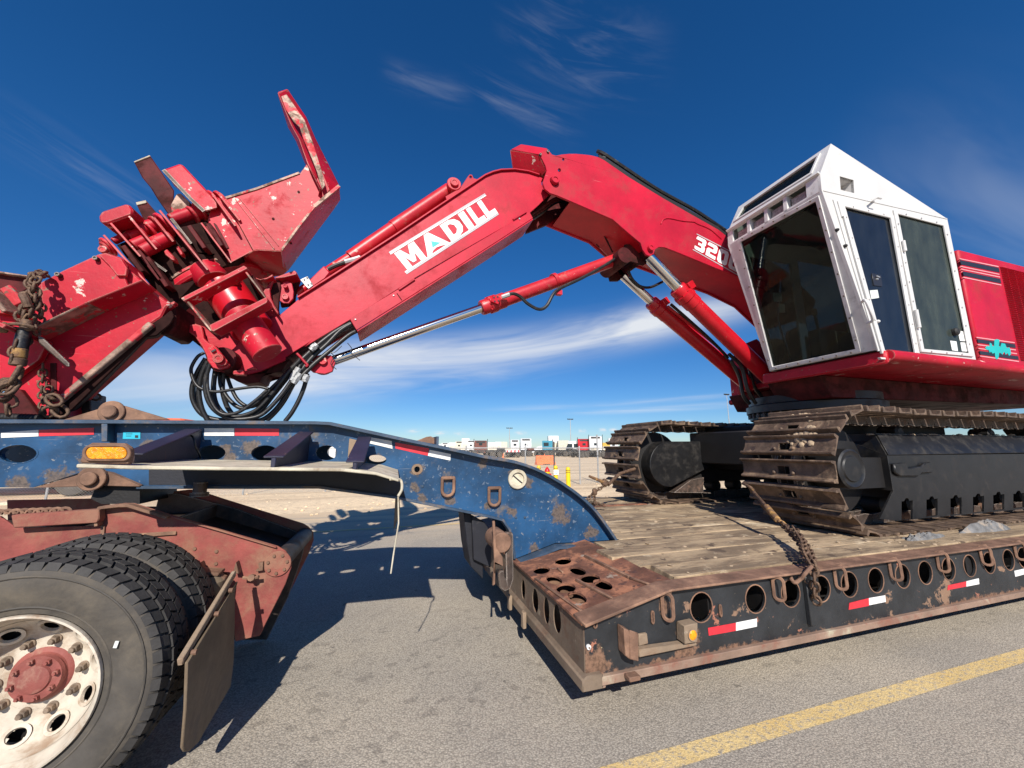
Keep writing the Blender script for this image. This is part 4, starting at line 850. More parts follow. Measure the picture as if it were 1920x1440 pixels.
g = G(); g.bar(q+Vector((-.044, -.006, .036)), q+Vector((.044, -.006, -.036)), .010, .006, (0, 1, 0)); new('cap_slot', g, 'stripe', low)
q = P(782, 880, GY); g = G(); g.lathe(q, (0, -1, 0), [(.045, 0), (.045, .004), (.025, .005), (.024, 0)], 18, closed=True); new('hole_boss', g, 'rusttan', low)
g = G()
for (x, y) in ((760, 905), (967, 970), (984, 970), (792, 912), (600, 868), (590, 866)): 
    q = P(x, y, GY); g.lathe(q, (0, -1, 0), [(.012, 0), (.011, .006), (0, .008)], 8)
new('rivets', g, 'blueflange', low)
g = G(); q = P(806, 822, GY+.3); g.px([(774, 829), (790, 823), (800, 819), (808, 818), (816, 822), (822, 833)], GY+.2, .04); new('lift_ear', g, 'rustbrown', low, bevel=.006)
# hanging strap and flap from the shelf
g = G(); g.tube([e+Vector((.0, -.01, -.10)), e+Vector((.01, 0, -.25)), e+Vector((-.01, 0, -.42)), e+Vector((-.02, .01, -.53))], .0045, 6); new('hanging_strap', g, 'cream', low)
a = P(741, 935, GY); g = G(); g.quad(a, a+Vector((.035, 0, 0)), a+Vector((.045, .01, -.12)), a+Vector((.0, 0, -.25)), .006); new('torn_flap', g, 'flap', low)
g = G(); q = P(375, 918, 3.3); g.cyl(q+Vector((0, 0, .05)), q-Vector((0, 0, .02)), .04, 14); g.cyl(q-Vector((0, 0, .02)), q-Vector((0, 0, .045)), .055, 14); new('king_pin', g, 'darksteel', low)
# upper rusty pivot plate and dark coil behind it
g = G(); g.px(R6((370, 152), (640, 70), (665, 58), (700, 57), (740, 66), (985, 140), (1010, 150)), GY+.12, .04); new('pivot_plate', g, 'rustbrown', low, bevel=.006)
q = P(*R6((675, 103))[0], GY+.12); g = G(); g.cyl(q, q-Vector((0, .02, 0)), .078, 26); new('pivot_boss', g, 'rustbrown', low, bevel=.004); g = G(); g.cyl(q-Vector((0, .02, 0)), q-Vector((0, .05, 0)), .045, 20); new('pivot_pin', g, 'rustbrown', low, bevel=.006)
# lower rusty pivot arms
g = G(); g.px([(62, 915), (178, 881), (206, 886), (262, 910), (262, 913), (190, 911)], GY-.05, .045); new('lower_pivot_arm', g, 'rustbrown', low, bevel=.004)
q = P(176, 897, GY-.05); g = G(); g.cyl(q, q-Vector((0, .03, 0)), .078, 26); new('pivot_boss', g, 'rustbrown', low, bevel=.004); g = G(); g.cyl(q-Vector((0, .03, 0)), q-Vector((0, .06, 0)), .044, 20); new('pivot_pin', g, 'rustbrown', low, bevel=.006)
g = G(); g.px([(262, 913), (262, 945), (190, 945), (170, 935), (180, 912)], GY+.0, .5); new('king_pin_box', g, 'blackdark', low)
# latch hook on the front of the deck
g = G(); Yh = 3.0
g.px(Q2((488, 222), (545, 225), (548, 560), (522, 638), (485, 655), (452, 625), (440, 540), (446, 505), (480, 492), (486, 540), (500, 575)), Yh, .035); new('latch_hook', g, 'darksteel', low, bevel=.008)
g = G(); g.px(Q2((398, 145), (415, 140), (424, 330), (470, 400), (478, 470), (420, 440), (418, 600), (398, 610), (410, 420)), Yh-.06, .02); new('latch_strap', g, 'rustbrown', low, bevel=.004)
q = P(*Q2((432, 295))[0], Yh); g = G(); g.cyl(q+Vector((.03, -.03, 0)), q+Vector((.03, .22, 0)), .075, 24); new('latch_roller', g, 'rustbrown', low, bevel=.006)

g = G(); g.px(Q2((190, 85), (245, 90), (250, 330), (330, 400), (330, 560), (240, 470), (215, 330)), 3.5, .3); g.px(Q2((250, 100), (340, 150), (395, 230), (385, 480), (260, 420)), 3.45, .05); new('king_post', g, 'underblack', low, bevel=.006)

# ---------------------------------------------------------------- red truck in front of the trailer
trk = thing('tractor_truck', 'rear of a faded red truck with dual wheels and mud flap under the gooseneck', 'truck', (-2, 3.4, 0))
FRY = 2.98; FRY2 = 3.78
fr = [(-260, 985), (0, 966), (20, 967), (36, 985), (186, 978), (187, 958), (194, 948), (232, 943.5), (250, 943.5), (320, 965), (386, 969), (455, 995), (520, 1024), (534, 1036), (546, 1050), (545, 1065), (535, 1095), (487, 1192), (441, 1203), (434, 1145), (426, 1076), (400, 1073), (372, 1073), (330, 1110), (-260, 1150)]
fr = [(-260, 975), (0, 968), (30, 990), (182, 986), (187, 958), (194, 948), (232, 943.5), (250, 943.5), (322, 966), (520, 1024), (534, 1032), (545, 1046), (546, 1064), (535, 1095), (487, 1192), (441, 1203), (434, 1145), (426, 1076), (400, 1068), (372, 1073), (330, 1160), (-260, 1160)]
g = G(); g.px(fr, FRY, .014); new('frame_rail', g, 'truckred', trk, bevel=.003)
g = G(); fr2 = [(x, y) for x, y in fr]; qq = [(P(x, y, FRY).x, P(x, y, FRY).z) for x, y in fr2]; g.prism(qq, lambda p: (p[0], FRY2, p[1]), lambda p: (p[0], FRY2+.014, p[1])); new('frame_rail', g, 'truckred', trk, bevel=.003)
strip([(187, 985), (187, 958), (194, 948), (232, 943.5), (250, 943.5), (322, 966)], FRY-.05, FRY-.001, .018, 'rustbrown', 'frame_flange', FRY, trk)
strip([(322, 966), (420, 994), (520, 1024)], FRY-.02, FRY-.001, .010, 'truckred', 'frame_flange', FRY, trk)
g = G(); g.px([(20, 966), (60, 963), (185, 955), (186, 972), (182, 981), (24, 990)], FRY-.06, .058); new('slider_rail', g, 'truckred', trk, bevel=.005)
tooth = None
for i in range(12):
    q = P(-46+i*15.2, 966.5-i*.63, FRY-.02)
    if tooth is None:
        g = G(); g.tube([(.028*math.cos(a), 0, .022*math.sin(a)) for a in [math.pi*k/6 for k in range(7)]], .008, 6); tooth = new('slider_tooth', g, 'rustbrown', trk, origin=(0, 0, 0)); put(tooth, q, trk)
    else: inst(tooth, q, trk)
g = G(); g.px([(195, 1004), (330, 996), (330, 1003), (195, 1013)], FRY-.012, .011); g.px([(188, 985), (196, 985), (194, 1018), (188, 1018)], FRY-.012, .011); new('seam_plate', g, 'rustbrown', trk, bevel=.003)
g = G(); qa = P(528, 1040, FRY); g.cyl((qa.x-.01, FRY-.0, qa.z-.045), (qa.x-.01, FRY2+.02, qa.z-.045), .062, 28); new('rear_cross_tube', g, 'darksteel', trk)
g = G(); qa = P(526, 1056, FRY); g.cyl((qa.x-.015, FRY-.012, qa.z), (qa.x-.015, FRY, qa.z), .078, 28); new('tube_end_plate', g, 'truckred', trk, bevel=.003)
qa.x -= .015
for i in range(7):
    a = 2*math.pi*i/7+.2; c = Vector((qa.x+.056*math.cos(a), FRY-.012, qa.z+.056*math.sin(a))); g = G(); g.cyl(c, c-Vector((0, .009, 0)), .010, 6); new('bolt', g, 'rustbrown', trk)
for x, y in ((365, 1029), (406, 1034), (405, 1057), (362, 1062), (178, 1008)):
    c = P(x, y, FRY); g = G(); g.lathe(c, (0, -1, 0), [(.011, 0), (.01, .006), (0, .009)], 10); new('bolt', g, 'rustbrown', trk)
# inner web of the frame, dark floor plate, cross members
g = G()
for px_ in (300, 60):
    g = G(); q = P(px_, 1000, FRY+.02); g.bb(q.x, q.x+.02, FRY+.014, FRY2, .75, 1.05); new('cross_member', g, 'darksteel', trk)
q0 = P(300, 960, FRY); q1 = P(520, 1024, FRY); g = G(); g.quad((q0.x, FRY+.02, q0.z-.16), (q1.x, FRY+.02, q1.z-.16), (q1.x, FRY2, q1.z-.16), (q0.x, FRY2, q0.z-.16), .015); g.bb(-3.2, q0.x, FRY+.02, FRY2, .98, 1.0); new('floor_plate', g, 'darksteel', trk)
# far rail stands higher and shows dark behind the near one
ff = [(290, 960), (298, 930), (318, 926), (335, 926), (440, 953), (545, 992), (566, 1003), (572, 1018), (566, 1045), (540, 1120), (500, 1200), (420, 1200), (300, 1020)]
g = G(); g.px(ff, FRY2-.02, .018); new('rear_inner_plate', g, 'darksteel', trk)
# axle, suspension pieces, air bag
g = G(); g.cyl((-1.41, 2.4, .53), (-1.41, 4.0, .53), .09, 18); g.lathe((-1.41, 3.3, .53), (0, 1, 0), [(.1, 0), (.22, .12), (.25, .25), (.22, .38), (.1, .5)], 22); new('axle', g, 'darksteel', trk)
q = P(418, 1100, FRY-.18); g = G(); g.lathe((q.x-.12, FRY-.1, q.z-.20), (0, 0, 1), [(.09, 0), (.12, .03), (.12, .10), (.09, .12), (.11, .15), (.11, .22), (.08, .25)], 20); new('air_bag', g, 'flap', trk)
g = G(); a = P(372, 1070, FRY-.1); b = P(416, 1073, FRY-.1); g.bar(a, b, .10, .02); g.bar(a+Vector((0, 0, -.02)), b+Vector((.02, 0, -.05)), .05, .05); new('bag_bracket', g, 'rustbrown', trk, bevel=.004)
for x in (375, 442):
    g = G(); g.px([(x-6, 1076), (x, 1054), (x+6, 1076)], FRY-.06, .055); new('gusset', g, 'rustbrown', trk, bevel=.003)
g = G(); g.px([(484, 1056), (493, 1054), (493, 1070), (480, 1072), (480, 1068), (485, 1067)], FRY-.03, .03); new('clip_bracket', g, 'rustbrown', trk, bevel=.002)
g = G(); q = P(455, 1083, FRY-.05); g.tube([q, q+Vector((.05, 0, -.01)), q+Vector((.09, -.01, 0))], .010, 6); g.cyl(q+Vector((.05, -.02, 0)), q+Vector((.05, .02, -.01)), .02, 8); new('hinge_spring', g, 'rustbrown', trk)
# mud flap
MX = -.80
def mx(x, y): q = PX(x, y, MX); return (q.y, q.z)
fl = [mx(346, 1243), mx(343, 1330), mx(337, 1403), mx(341, 1410), mx(351, 1409), mx(368, 1392), mx(380, 1370), mx(428, 1288), mx(434, 1240), mx(436, 1170), mx(436, 1110), mx(442, 1090)]
g = G(); g.prism(fl, lambda p: (MX, p[0], p[1]), lambda p: (MX+.012, p[0], p[1])); new('mud_flap', g, 'flap', trk, bevel=.003)
a = PX(346, 1240, MX); b = PX(444, 1078, MX)
g = G(); g.bar(a+Vector((-.015, -.005, 0)), b+Vector((-.015, 0, .01)), .022, .035); new('flap_hanger', g, 'rusttan', trk, bevel=.004)
for f_ in (.1, .5, .8):
    c = a.lerp(b, f_)+Vector((.002, 0, -.01)); g = G(); g.cyl(c, c+Vector((.02, 0, 0)), .012, 8); new('bolt', g, 'rustbrown', trk)
# ---- wheels
WX, WZ = -1.39, .525
def wheel(y0, sgn, full=True):
    """y0 = outer face plane, sgn = direction towards the truck's middle"""
    ax = Vector((0, sgn, 0)); c = Vector((WX, y0, WZ)); w = bpy.data.objects.new('wheel', None); COL.objects.link(w); put(w, c, trk)
    g = G(); prof = [(.300, .030), (.308, .012), (.322, .010), (.345, .002), (.372, -.006), (.400, -.012), (.432, -.013), (.462, -.008), (.482, .001), (.494, .012), (.500, .020), (.502, .24), (.494, .25), (.465, .262), (.40, .262), (.32, .25), (.300, .235)]
    g.lathe(c, ax, prof, 96, closed=True); ty = new('tyre', g, 'tyre', w, origin=c, sharp=50)
    # lettering-like raised rings on the sidewall
    for r_ in (.330, .452):
        g = G(); g.lathe(c-ax*.0135 if r_ > .4 else c+ax*.0035, ax, [(r_, 0), (r_+.004, -.0025), (r_+.008, 0)], 72, closed=True); new('sidewall_ring', g, 'tyre', w, origin=c)
    # tread blocks
    NB = 56; g = G(); Rt = .524
    for row, (h0, h1) in enumerate(((.006, .055), (.062, .100), (.107, .146), (.153, .191), (.198, .250))):
        for i in range(NB):
            a0 = 2*math.pi*(i+.5*(row % 2)+.12)/NB; a1 = a0+2*math.pi/NB*.80; sk = (.022 if row % 2 else -.022)*1.4
            ri, ro = .499, Rt-(.008 if row in (0, 4) else 0)
            vs = []
            for rr_ in (ri, ro):
                for (h, a) in ((h0, a0), (h0, a1), (h1, a1+sk), (h1, a0+sk)):
                    if row == 0 and h == h0: rq = rr_-.012*(rr_ == ro)
                    elif row == 4 and h == h1: rq = rr_-.012*(rr_ == ro)
                    else: rq = rr_
                    vs.append(c+ax*h+Vector((math.cos(a)*rq, 0, math.sin(a)*rq)))
            g.add(vs, [(0, 1, 2, 3), (7, 6, 5, 4), (0, 4, 5, 1), (1, 5, 6, 2), (2, 6, 7, 3), (3, 7, 4, 0)])
            if row == 0:    # shoulder lugs running down the sidewall
                vs = [c+ax*h+Vector((math.cos(a)*r_, 0, math.sin(a)*r_)) for h, r_ in ((.006, .508), (-.003, .478)) for a in (a0, a1)]+[c+ax*h+Vector((math.cos(a)*r_, 0, math.sin(a)*r_)) for h, r_ in ((.02, .500), (.006, .474)) for a in (a0, a1)]
                g.add(vs, [(0, 1, 3, 2), (4, 6, 7, 5), (0, 4, 5, 1), (2, 3, 7, 6), (0, 2, 6, 4), (1, 5, 7, 3)])
    o = new('tread', g, 'tread', w, origin=c, sharp=20); o['kind'] = 'stuff'
    if not full: return w
    # rim: flange, barrel, dished disc with hand holes
    g = G(); g.lathe(c, ax, [(.300, .024), (.306, .010), (.304, -.004), (.297, -.006), (.291, .006), (.283, .03), (.270, .05), (.262, .075), (.262, .19), (.256, .19), (.268, .20), (.296, .24)], 72, closed=False)
    g.f = g.f[:-2]; new('rim', g, 'rim', w, origin=c, sharp=40)
    # disc with holes as a ring surface: n sectors
    hd = .165; NS = 120; rad = [.262, .250, .235, .217, .200, .183, .166, .150, .135]; dep = [.070, .118, .134, .148, .162, .174, .183, .188, .188]
    vs = []; fs = []; nh = 10
    def inhole(a, r):
        k = round((a-.2)/(2*math.pi/nh)); da = (a-.2-k*2*math.pi/nh)*.208; return (da/.033)**2+((r-.208)/.022)**2 < 1
    for j, (r_, d_) in enumerate(zip(rad, dep)):
        for i in range(NS): a = 2*math.pi*i/NS; vs.append(c+ax*d_+Vector((math.cos(a)*r_, 0, math.sin(a)*r_)))
    for j in range(len(rad)-1):
        for i in range(NS):
            am = 2*math.pi*(i+.5)/NS; rm = (rad[j]+rad[j+1])/2
            if inhole(am, rm): continue
            fs.append((j*NS+i, j*NS+(i+1) % NS, (j+1)*NS+(i+1) % NS, (j+1)*NS+i))
    g = G(); g.add(vs, fs); g.lathe(c+ax*.188, ax, [(.135, 0), (.135, .012), (.10, .012)], 40); dsk = new('wheel_disc', g, 'rim', w, origin=c, sharp=60)
    # round hand-hole rims hide the stepped cut
    for k in range(nh):
        a = .2+k*2*math.pi/nh; cc_ = c+Vector((math.cos(a)*.208, 0, math.sin(a)*.208))+ax*.146; rd = Vector((math.cos(a), 0, math.sin(a))); tg = Vector((-math.sin(a), 0, math.cos(a))); sl_ = (rd*1-ax*.667).normalized()
        pts = [cc_+tg*.034*math.cos(b)+sl_*.027*math.sin(b) for b in [2*math.pi*i/20 for i in range(21)]]
        vs = []; fs = []
        nn_ = tg.cross(sl_).normalized(); nn_ = nn_ if nn_.dot(ax) < 0 else -nn_
        for i in range(20):
            b = 2*math.pi*i/20; e_ = tg*math.cos(b)+sl_*math.sin(b)
            for s_, o_ in ((.028, -.010), (.030, .0022), (.043, .0018)):
                vs.append(cc_+tg*math.cos(b)*(s_+.003)+sl_*math.sin(b)*(s_-.002)+nn_*o_)
        for i in range(20):
            j = (i+1) % 20
            for q2 in (0, 1): fs.append((i*3+q2, i*3+q2+1, j*3+q2+1, j*3+q2))
        g = G(); g.add(vs, fs); new('hand_hole', g, 'rim', w, origin=cc_)
    g = G(); g.lathe(c+ax*.205, ax, [(.255, 0), (.255, .002), (0, .002)], 40); new('brake_drum', g, 'blackdark', w, origin=c)
    # hub
    g = G(); g.lathe(c+ax*.19, -ax, [(.112, 0), (.108, .005), (.094, .012), (.090, .02), (.090, .025)], 40); new('hub', g, 'hub', w, origin=c+ax*.1)
    g = G(); g.lathe(c+ax*.165, -ax, [(.092, 0), (.090, .004), (.088, .014), (.058, .016), (.054, .024), (.042, .028), (0, .030)], 40); new('hub_cap', g, 'hub', w, origin=c)
    for k in range(8):
        a = 2*math.pi*k/8+.25; b0 = c+ax*.152+Vector((math.cos(a)*.074, 0, math.sin(a)*.074)); g = G(); g.cyl(b0, b0-ax*.016, .011, 6); g.cyl(b0-ax*.016, b0-ax*.024, .006, 8); new('hub_bolt', g, 'hub', w, origin=b0)
    for k in range(10):
        a = 2*math.pi*k/10+.1; b0 = c+ax*.188+Vector((math.cos(a)*.143, 0, math.sin(a)*.143)); g = G(); g.cyl(b0, b0-ax*.008, .020, 18); g.cyl(b0-ax*.008, b0-ax*.030, .016, 6); g.cyl(b0-ax*.030, b0-ax*.042, .010, 10); new('lug_nut', g, 'nut', w, origin=b0, bevel=.0015)
    return w
w1 = wheel(2.21, 1); w2 = wheel(2.545, 1, False)

q = P(221, 1206, 2.205); g = G(); g.box((q.x, 2.194, q.z), (.013, .004, .026), Matrix.Rotation(.2, 3, 'Y')); tg_ = new('tyre_tag', g, 'paper', w1)
# ---------------------------------------------------------------- log loader
ldr = thing('log_loader', 'red tracked log loader with white cab, arched boom and large grapple on the lowboy trailer', 'excavator', (6.2, 4.3, .66))
def dep(x, y, Y): return Y/ray(x, y).y
def mpx(n, x, y, Y): return n*dep(x, y, Y)/FPX*.97      # n picture px at that spot, in metres
def cylpx(name, a, b, Y, rpx, m, par=None, n=28, Y2=None, bevel=.003, r2=None):
    A, B = P(*a, Y), P(*b, Y if Y2 is None else Y2); r = mpx(rpx, *a, Y)
    g = G(); g.cyl(A, B, r, n, None if r2 is None else mpx(r2, *b, Y)); return new(name, g, m, par or ldr, bevel=bevel)
def plate(name, pts, Y, d, m, par=None, bevel=.004, holes=()):
    g = G(); g.px(pts, Y, d, holes); return new(name, g, m, par or ldr, bevel=bevel)
def pin(x, y, Y, rpx, h, m='red', par=None, name='pin'):
    q = P(x, y, Y); r = mpx(rpx, x, y, Y); g = G(); g.lathe(q, (0, -1, 0), [(r, -.01), (r, h*.8), (r*.9, h), (r*.55, h), (r*.5, h*.8), (0, h*.8)], 22); return new(name, g, m, par or ldr)
# ---- crawler tracks
PITCHT = .250; TR_R = .60; TCZ = DZ+.052+TR_R-.03
def shoe_mesh(Wd):
    g = G(); h = PITCHT/2
    def seg(y0, y1):
        pr = [(-h+.020, -.008), (-h+.014, .046), (-h+.026, .058), (-h+.038, .050), (-h+.050, .014), (0, .004), (h-.066, .010), (h-.052, .044), (h-.038, .052), (h-.026, .044), (h-.024, -.008)]
        g.prism(pr, lambda p: (p[0], y0, p[1]), lambda p: (p[0], y1, p[1]))
    seg(-Wd/2, -.075); seg(.055, Wd/2)
    for y0, y1 in ((-.075, .055),):
        pr = [(-h+.020, -.008), (-h+.014, .046), (-h+.026, .058), (-h+.038, .050), (-h+.050, .014), (-.036, .008), (-.036, -.008)]
        g.prism(pr, lambda p: (p[0], y0, p[1]), lambda p: (p[0], y1, p[1]))
        pr = [(h-.080, -.008), (h-.080, .010), (h-.066, .010), (h-.052, .044), (h-.038, .052), (h-.026, .044), (h-.024, -.008)]
        g.prism(pr, lambda p: (p[0], y0, p[1]), lambda p: (p[0], y1, p[1]))
    # gently bent outer ends and bolts
    for x, y in ((.030, -.115), (.030, .095)): g.lathe((x, y, .006), (0, 0, 1), [(.019, 0), (.018, .014), (.010, .024), (0, .026)], 9)
    return g
def track(y0, Wd, x0, x1, Yside, nm):
    par = bpy.data.objects.new('crawler_track', None); COL.objects.link(par); cy = y0+Wd/2; put(par, (6.5, cy, DZ), ldr)
    cx0 = x0+TR_R+.03; L = x1-TR_R-cx0; per = 2*L+2*math.pi*TR_R; n = int(per/PITCHT); pt = per/n
    src = None
    for i in range(n):
        s = i*pt+.07
        if s < L: p = (x1-TR_R-s, TCZ+TR_R); t = (-1, 0)                       # top, running to the front
        elif s < L+math.pi*TR_R: a = math.pi/2+(s-L)/TR_R; p = (cx0+TR_R*math.cos(a), TCZ+TR_R*math.sin(a)); t = (-math.sin(a), math.cos(a))
        elif s < 2*L+math.pi*TR_R: u = s-L-math.pi*TR_R; p = (cx0+u, TCZ-TR_R); t = (1, 0)
        else: a = -math.pi/2+(s-2*L-math.pi*TR_R)/TR_R; p = (x1-TR_R+TR_R*math.cos(a), TCZ+TR_R*math.sin(a)); t = (-math.sin(a), math.cos(a))
        sag = -.018*math.sin(math.pi*s/L*2)**2 if s < L else 0
        T = Vector((t[0], 0, t[1])); N = Vector((t[1], 0, -t[0]));
        N = -N if (Vector((p[0]-cx0, 0, p[1]-TCZ)).dot(N) < 0 and not (s < L)) else N
        if s < L: N = Vector((0, 0, 1))
        if L+math.pi*TR_R <= s < 2*L+math.pi*TR_R: N = Vector((0, 0, -1))
        if s >= 2*L+math.pi*TR_R: N = Vector((p[0]-(x1-TR_R), 0, p[1]-TCZ)).normalized()
        Yv = N.cross(T); R_ = Matrix((T, Yv, N)).transposed()
        jit = Matrix.Rotation(random.uniform(-.02, .02), 3, 'Y')
        loc = (p[0], cy+random.uniform(-.004, .004), p[1]+sag)
        if src is None:
            src = new('track_shoe', shoe_mesh(Wd), 'shoe', par, origin=(0, 0, 0)); put(src, loc, par); src.rotation_mode = 'QUATERNION'; src.rotation_quaternion = (R_ @ jit).to_quaternion()
        else: inst(src, loc, par, R_ @ jit)
    # link chain inside the shoes (two rails of link plates)
    g = G()
    for yy in (cy-.10, cy+.08):
        for i in range(n):
            s = i*pt
            def q(s, r):
                s %= per
                if s < L: return (x1-TR_R-s, TCZ+r)
                if s < L+math.pi*TR_R: a = math.pi/2+(s-L)/TR_R; return (cx0+r*math.cos(a), TCZ+r*math.sin(a))
                if s < 2*L+math.pi*TR_R: return (cx0+s-L-math.pi*TR_R, TCZ-r)
                a = -math.pi/2+(s-2*L-math.pi*TR_R)/TR_R; return (x1-TR_R+r*math.cos(a), TCZ+r*math.sin(a))
            pr = [q(s+.01, TR_R-.005), q(s+pt-.005, TR_R-.005), q(s+pt+.01, TR_R-.10), q(s+pt*.5, TR_R-.115), q(s-.01, TR_R-.10)]
            g.prism(pr, lambda p: (p[0], yy, p[1]), lambda p: (p[0], yy+.035, p[1]))
    new('track_links', g, 'darksteel', par)['kind'] = 'stuff'
    g = G()
    for cx in (cx0, x1-TR_R): g.lathe((cx, cy-.12, TCZ), (0, 1, 0), [(.14, -.06), (.14, 0), (TR_R-.12, .03), (TR_R-.12, .2), (.14, .24), (.14, .3)], 36)
    for k in range(8): g.lathe((cx0+.75+k*(L-.9)/8, cy-.11, TCZ-TR_R+.19), (0, 1, 0), [(.07, 0), (.10, .02), (.10, .2), (.07, .22)], 16)
    for k in range(2): g.lathe((cx0+1.2+k*1.9, cy-.11, TCZ+TR_R-.19), (0, 1, 0), [(.05, 0), (.075, .02), (.075, .2), (.05, .22)], 14)
    new('rollers', g, 'blackdark', par)['kind'] = 'stuff'
    return par, cx0, cy
tn, tcx, tcy = track(2.60, 1.0, 4.0, 9.9, 2.60, 'near')
tf, fcx, fcy = track(5.02, .95, 3.56, 9.4, 5.0, 'far')
# near track frame: black guard with chamfered top, slots, idler cover
YG2 = 2.80
tfm = bpy.data.objects.new('track_frame', None); COL.objects.link(tfm); put(tfm, (6.6, 3.1, 1.28), ldr)
slots = []
for c in ((1142, 690, 830), (1308, 678, 805), (1468, 670, 795), (1618, 660, 780), (1753, 648, 765), (1887, 640, 750), (2010, 632, 738), (2120, 625, 725)):
    x, y0, y1 = c; slots.append(Q4((x-38, y0+22), (x-22, y0+20), (x-10, y0), (x+6, y0), (x+14, y0+18), (x+36, y0+14), (x+38, y1), (x-38, y1+8)))
fp = Q4((1010, 405), (1050, 640), (958, 828), (1080, 840), (1920, 762)); fp = [fp[0], fp[1], fp[2], fp[3], fp[4], (2100, 938), (2100, 846.5), (1920, 851)]
g = G(); g.px(fp, YG2, .02, slots); new('side_guard', g, 'black', tfm, bevel=.004)
a0, a1 = P(*Q4((1010, 405))[0], YG2), P(2100, 846.5, YG2); b0, b1 = P(*Q4((932, 268))[0], YG2+.12), P(2100, 817, YG2+.12)
b1.z = b0.z
g = G(); g.quad(a0, a1, b1, b0, .015); new('guard_chamfer', g, 'black', tfm, bevel=.002)
g = G(); g.quad(b0, b1, b1+Vector((0, .5, 0)), b0+Vector((0, .5, 0)), .015); new('guard_top', g, 'black', tfm)
g = G(); g.quad(a0, b0, b0+Vector((.0, .5, 0)), P(*Q4((1050, 640))[0], YG2)+Vector((.0, .5, 0)), .015); g.quad(P(*Q4((1050, 640))[0], YG2), a0, b0+Vector((0, .4, 0)), P(*Q4((1050, 640))[0], YG2)+Vector((0, .4, 0)), .01); new('guard_end', g, 'black', tfm)
g = G(); g.bb(a0.x+.15, 9.2, YG2+.05, 3.35, .95, 1.55); new('frame_beam', g, 'blackdark', tfm)
g = G()
for k in range(9):
    q = P(*Q4((1142+150*k-8*k, 810-13*k))[0], YG2+.12); g.lathe((q.x, q.y, q.z), (0, 1, 0), [(.05, 0), (.06, .02), (.06, .1)], 16)
new('roller_ends', g, 'rustbrown', tfm)
g = G(); q = P(*Q4((780, 495))[0], 2.66); g.lathe(q, (0, 1, 0), [(.0, .0), (.12, .0), (.13, .012), (.155, .012), (.175, .0), (.195, .012), (.20, .30), (.15, .31)], 40); new('idler_cover', g, 'black', tfm)
g = G(); g.bb(q.x-.05, q.x+.9, 2.86, 3.3, TCZ-.2, TCZ+.12); new('idler_yoke', g, 'blackdark', tfm)
g = G(); g.px(Q4((1055, 460), (1140, 455), (1150, 490), (1240, 478), (1262, 455), (1300, 448), (1318, 470), (1312, 520), (1240, 525), (1220, 545), (1100, 545), (1062, 520)), YG2-.035, .033); new('step_bracket', g, 'black', tfm, bevel=.01)
for k in range(26):
    x = random.uniform(880, 1900); q = P(*Q4((x, 266+(x-900)*.004))[0], YG2+.12+random.uniform(0, .05)); g = G() if k == 0 else g; r = random.uniform(.012, .03)
    g.lathe(q-Vector((0, 0, .005)), (0, 0, 1), [(r*1.3, 0), (r, r*.5), (.002, r*.8)], 7)
new('mud_crumbs', g, 'mud', tfm)['kind'] = 'stuff'
# mud on the front shoes
for cx_, cy_, rx_, ry_ in ((480, 140, 60, 32), (440, 280, 55, 40)):
    g = G(); random.seed(int(cx_))
    for k in range(34):
        x = cx_+random.gauss(0, rx_*.7); y = cy_+random.gauss(0, ry_*.6)
        r_ = ray(*Q4((x, y))[0]); # meet the shoe drum
        Yq = 3.0; q = P(*Q4((x, y))[0], Yq)
        # intersect with the drum r = TR_R+.03
        ox, oz = -tcx, CAMZ-TCZ; A_ = r_.x**2+r_.z**2; B_ = 2*(ox*r_.x+oz*r_.z); C_ = ox*ox+oz*oz-(TR_R+.02)**2; D_ = B_*B_-4*A_*C_
        if D_ <= 0: continue
        t = (-B_-math.sqrt(D_))/(2*A_); q = Vector((r_.x*t, r_.y*t, CAMZ+r_.z*t)); nn = Vector((q.x-tcx, 0, q.z-TCZ)).normalized(); rr_ = random.uniform(.015, .035)
        g.lathe(q-nn*.012, nn+Vector((random.uniform(-.3, .3), random.uniform(-.3, .3), random.uniform(-.3, .3))), [(rr_*1.3, 0), (rr_, rr_*.45), (rr_*.3, rr_*.8)], 6)
    if g.v: new('mud_clump', g, 'mud', tn)['kind'] = 'stuff'
# far track frame with rounded end
YF = 5.16
ftm = bpy.data.objects.new('track_frame', None); COL.objects.link(ftm); put(ftm, (6, 5.5, 1.28), ldr)
cap = [(Q3((940, 350))[0]), *Q3((985, 352), (998, 545), (700, 693))]
arc = [Q3((710-155*math.cos(a), 520-175*math.sin(a)))[0] for a in [math.radians(-72+14*i) for i in range(12)]]
pl = [Q3((985, 350))[0], Q3((998, 545))[0], Q3((715, 693))[0]]+[Q3((705+150*math.cos(a), 520+172*math.sin(a)))[0] for a in [math.radians(100+14.5*i) for i in range(12)]]
g = G(); g.px(pl, YF, .55); new('end_housing', g, 'black', ftm, bevel=.006)
g = G(); g.bb(4.6, 9, YF+.1, 5.9, .95, 1.6); new('frame_beam', g, 'blackdark', ftm)
g = G(); g.px(Q3((735, 735), (860, 640), (960, 620), (955, 740), (1012, 742), (1012, 735)), YF+.02, .3); new('guide_guard', g, 'darksteel', ftm, bevel=.004)
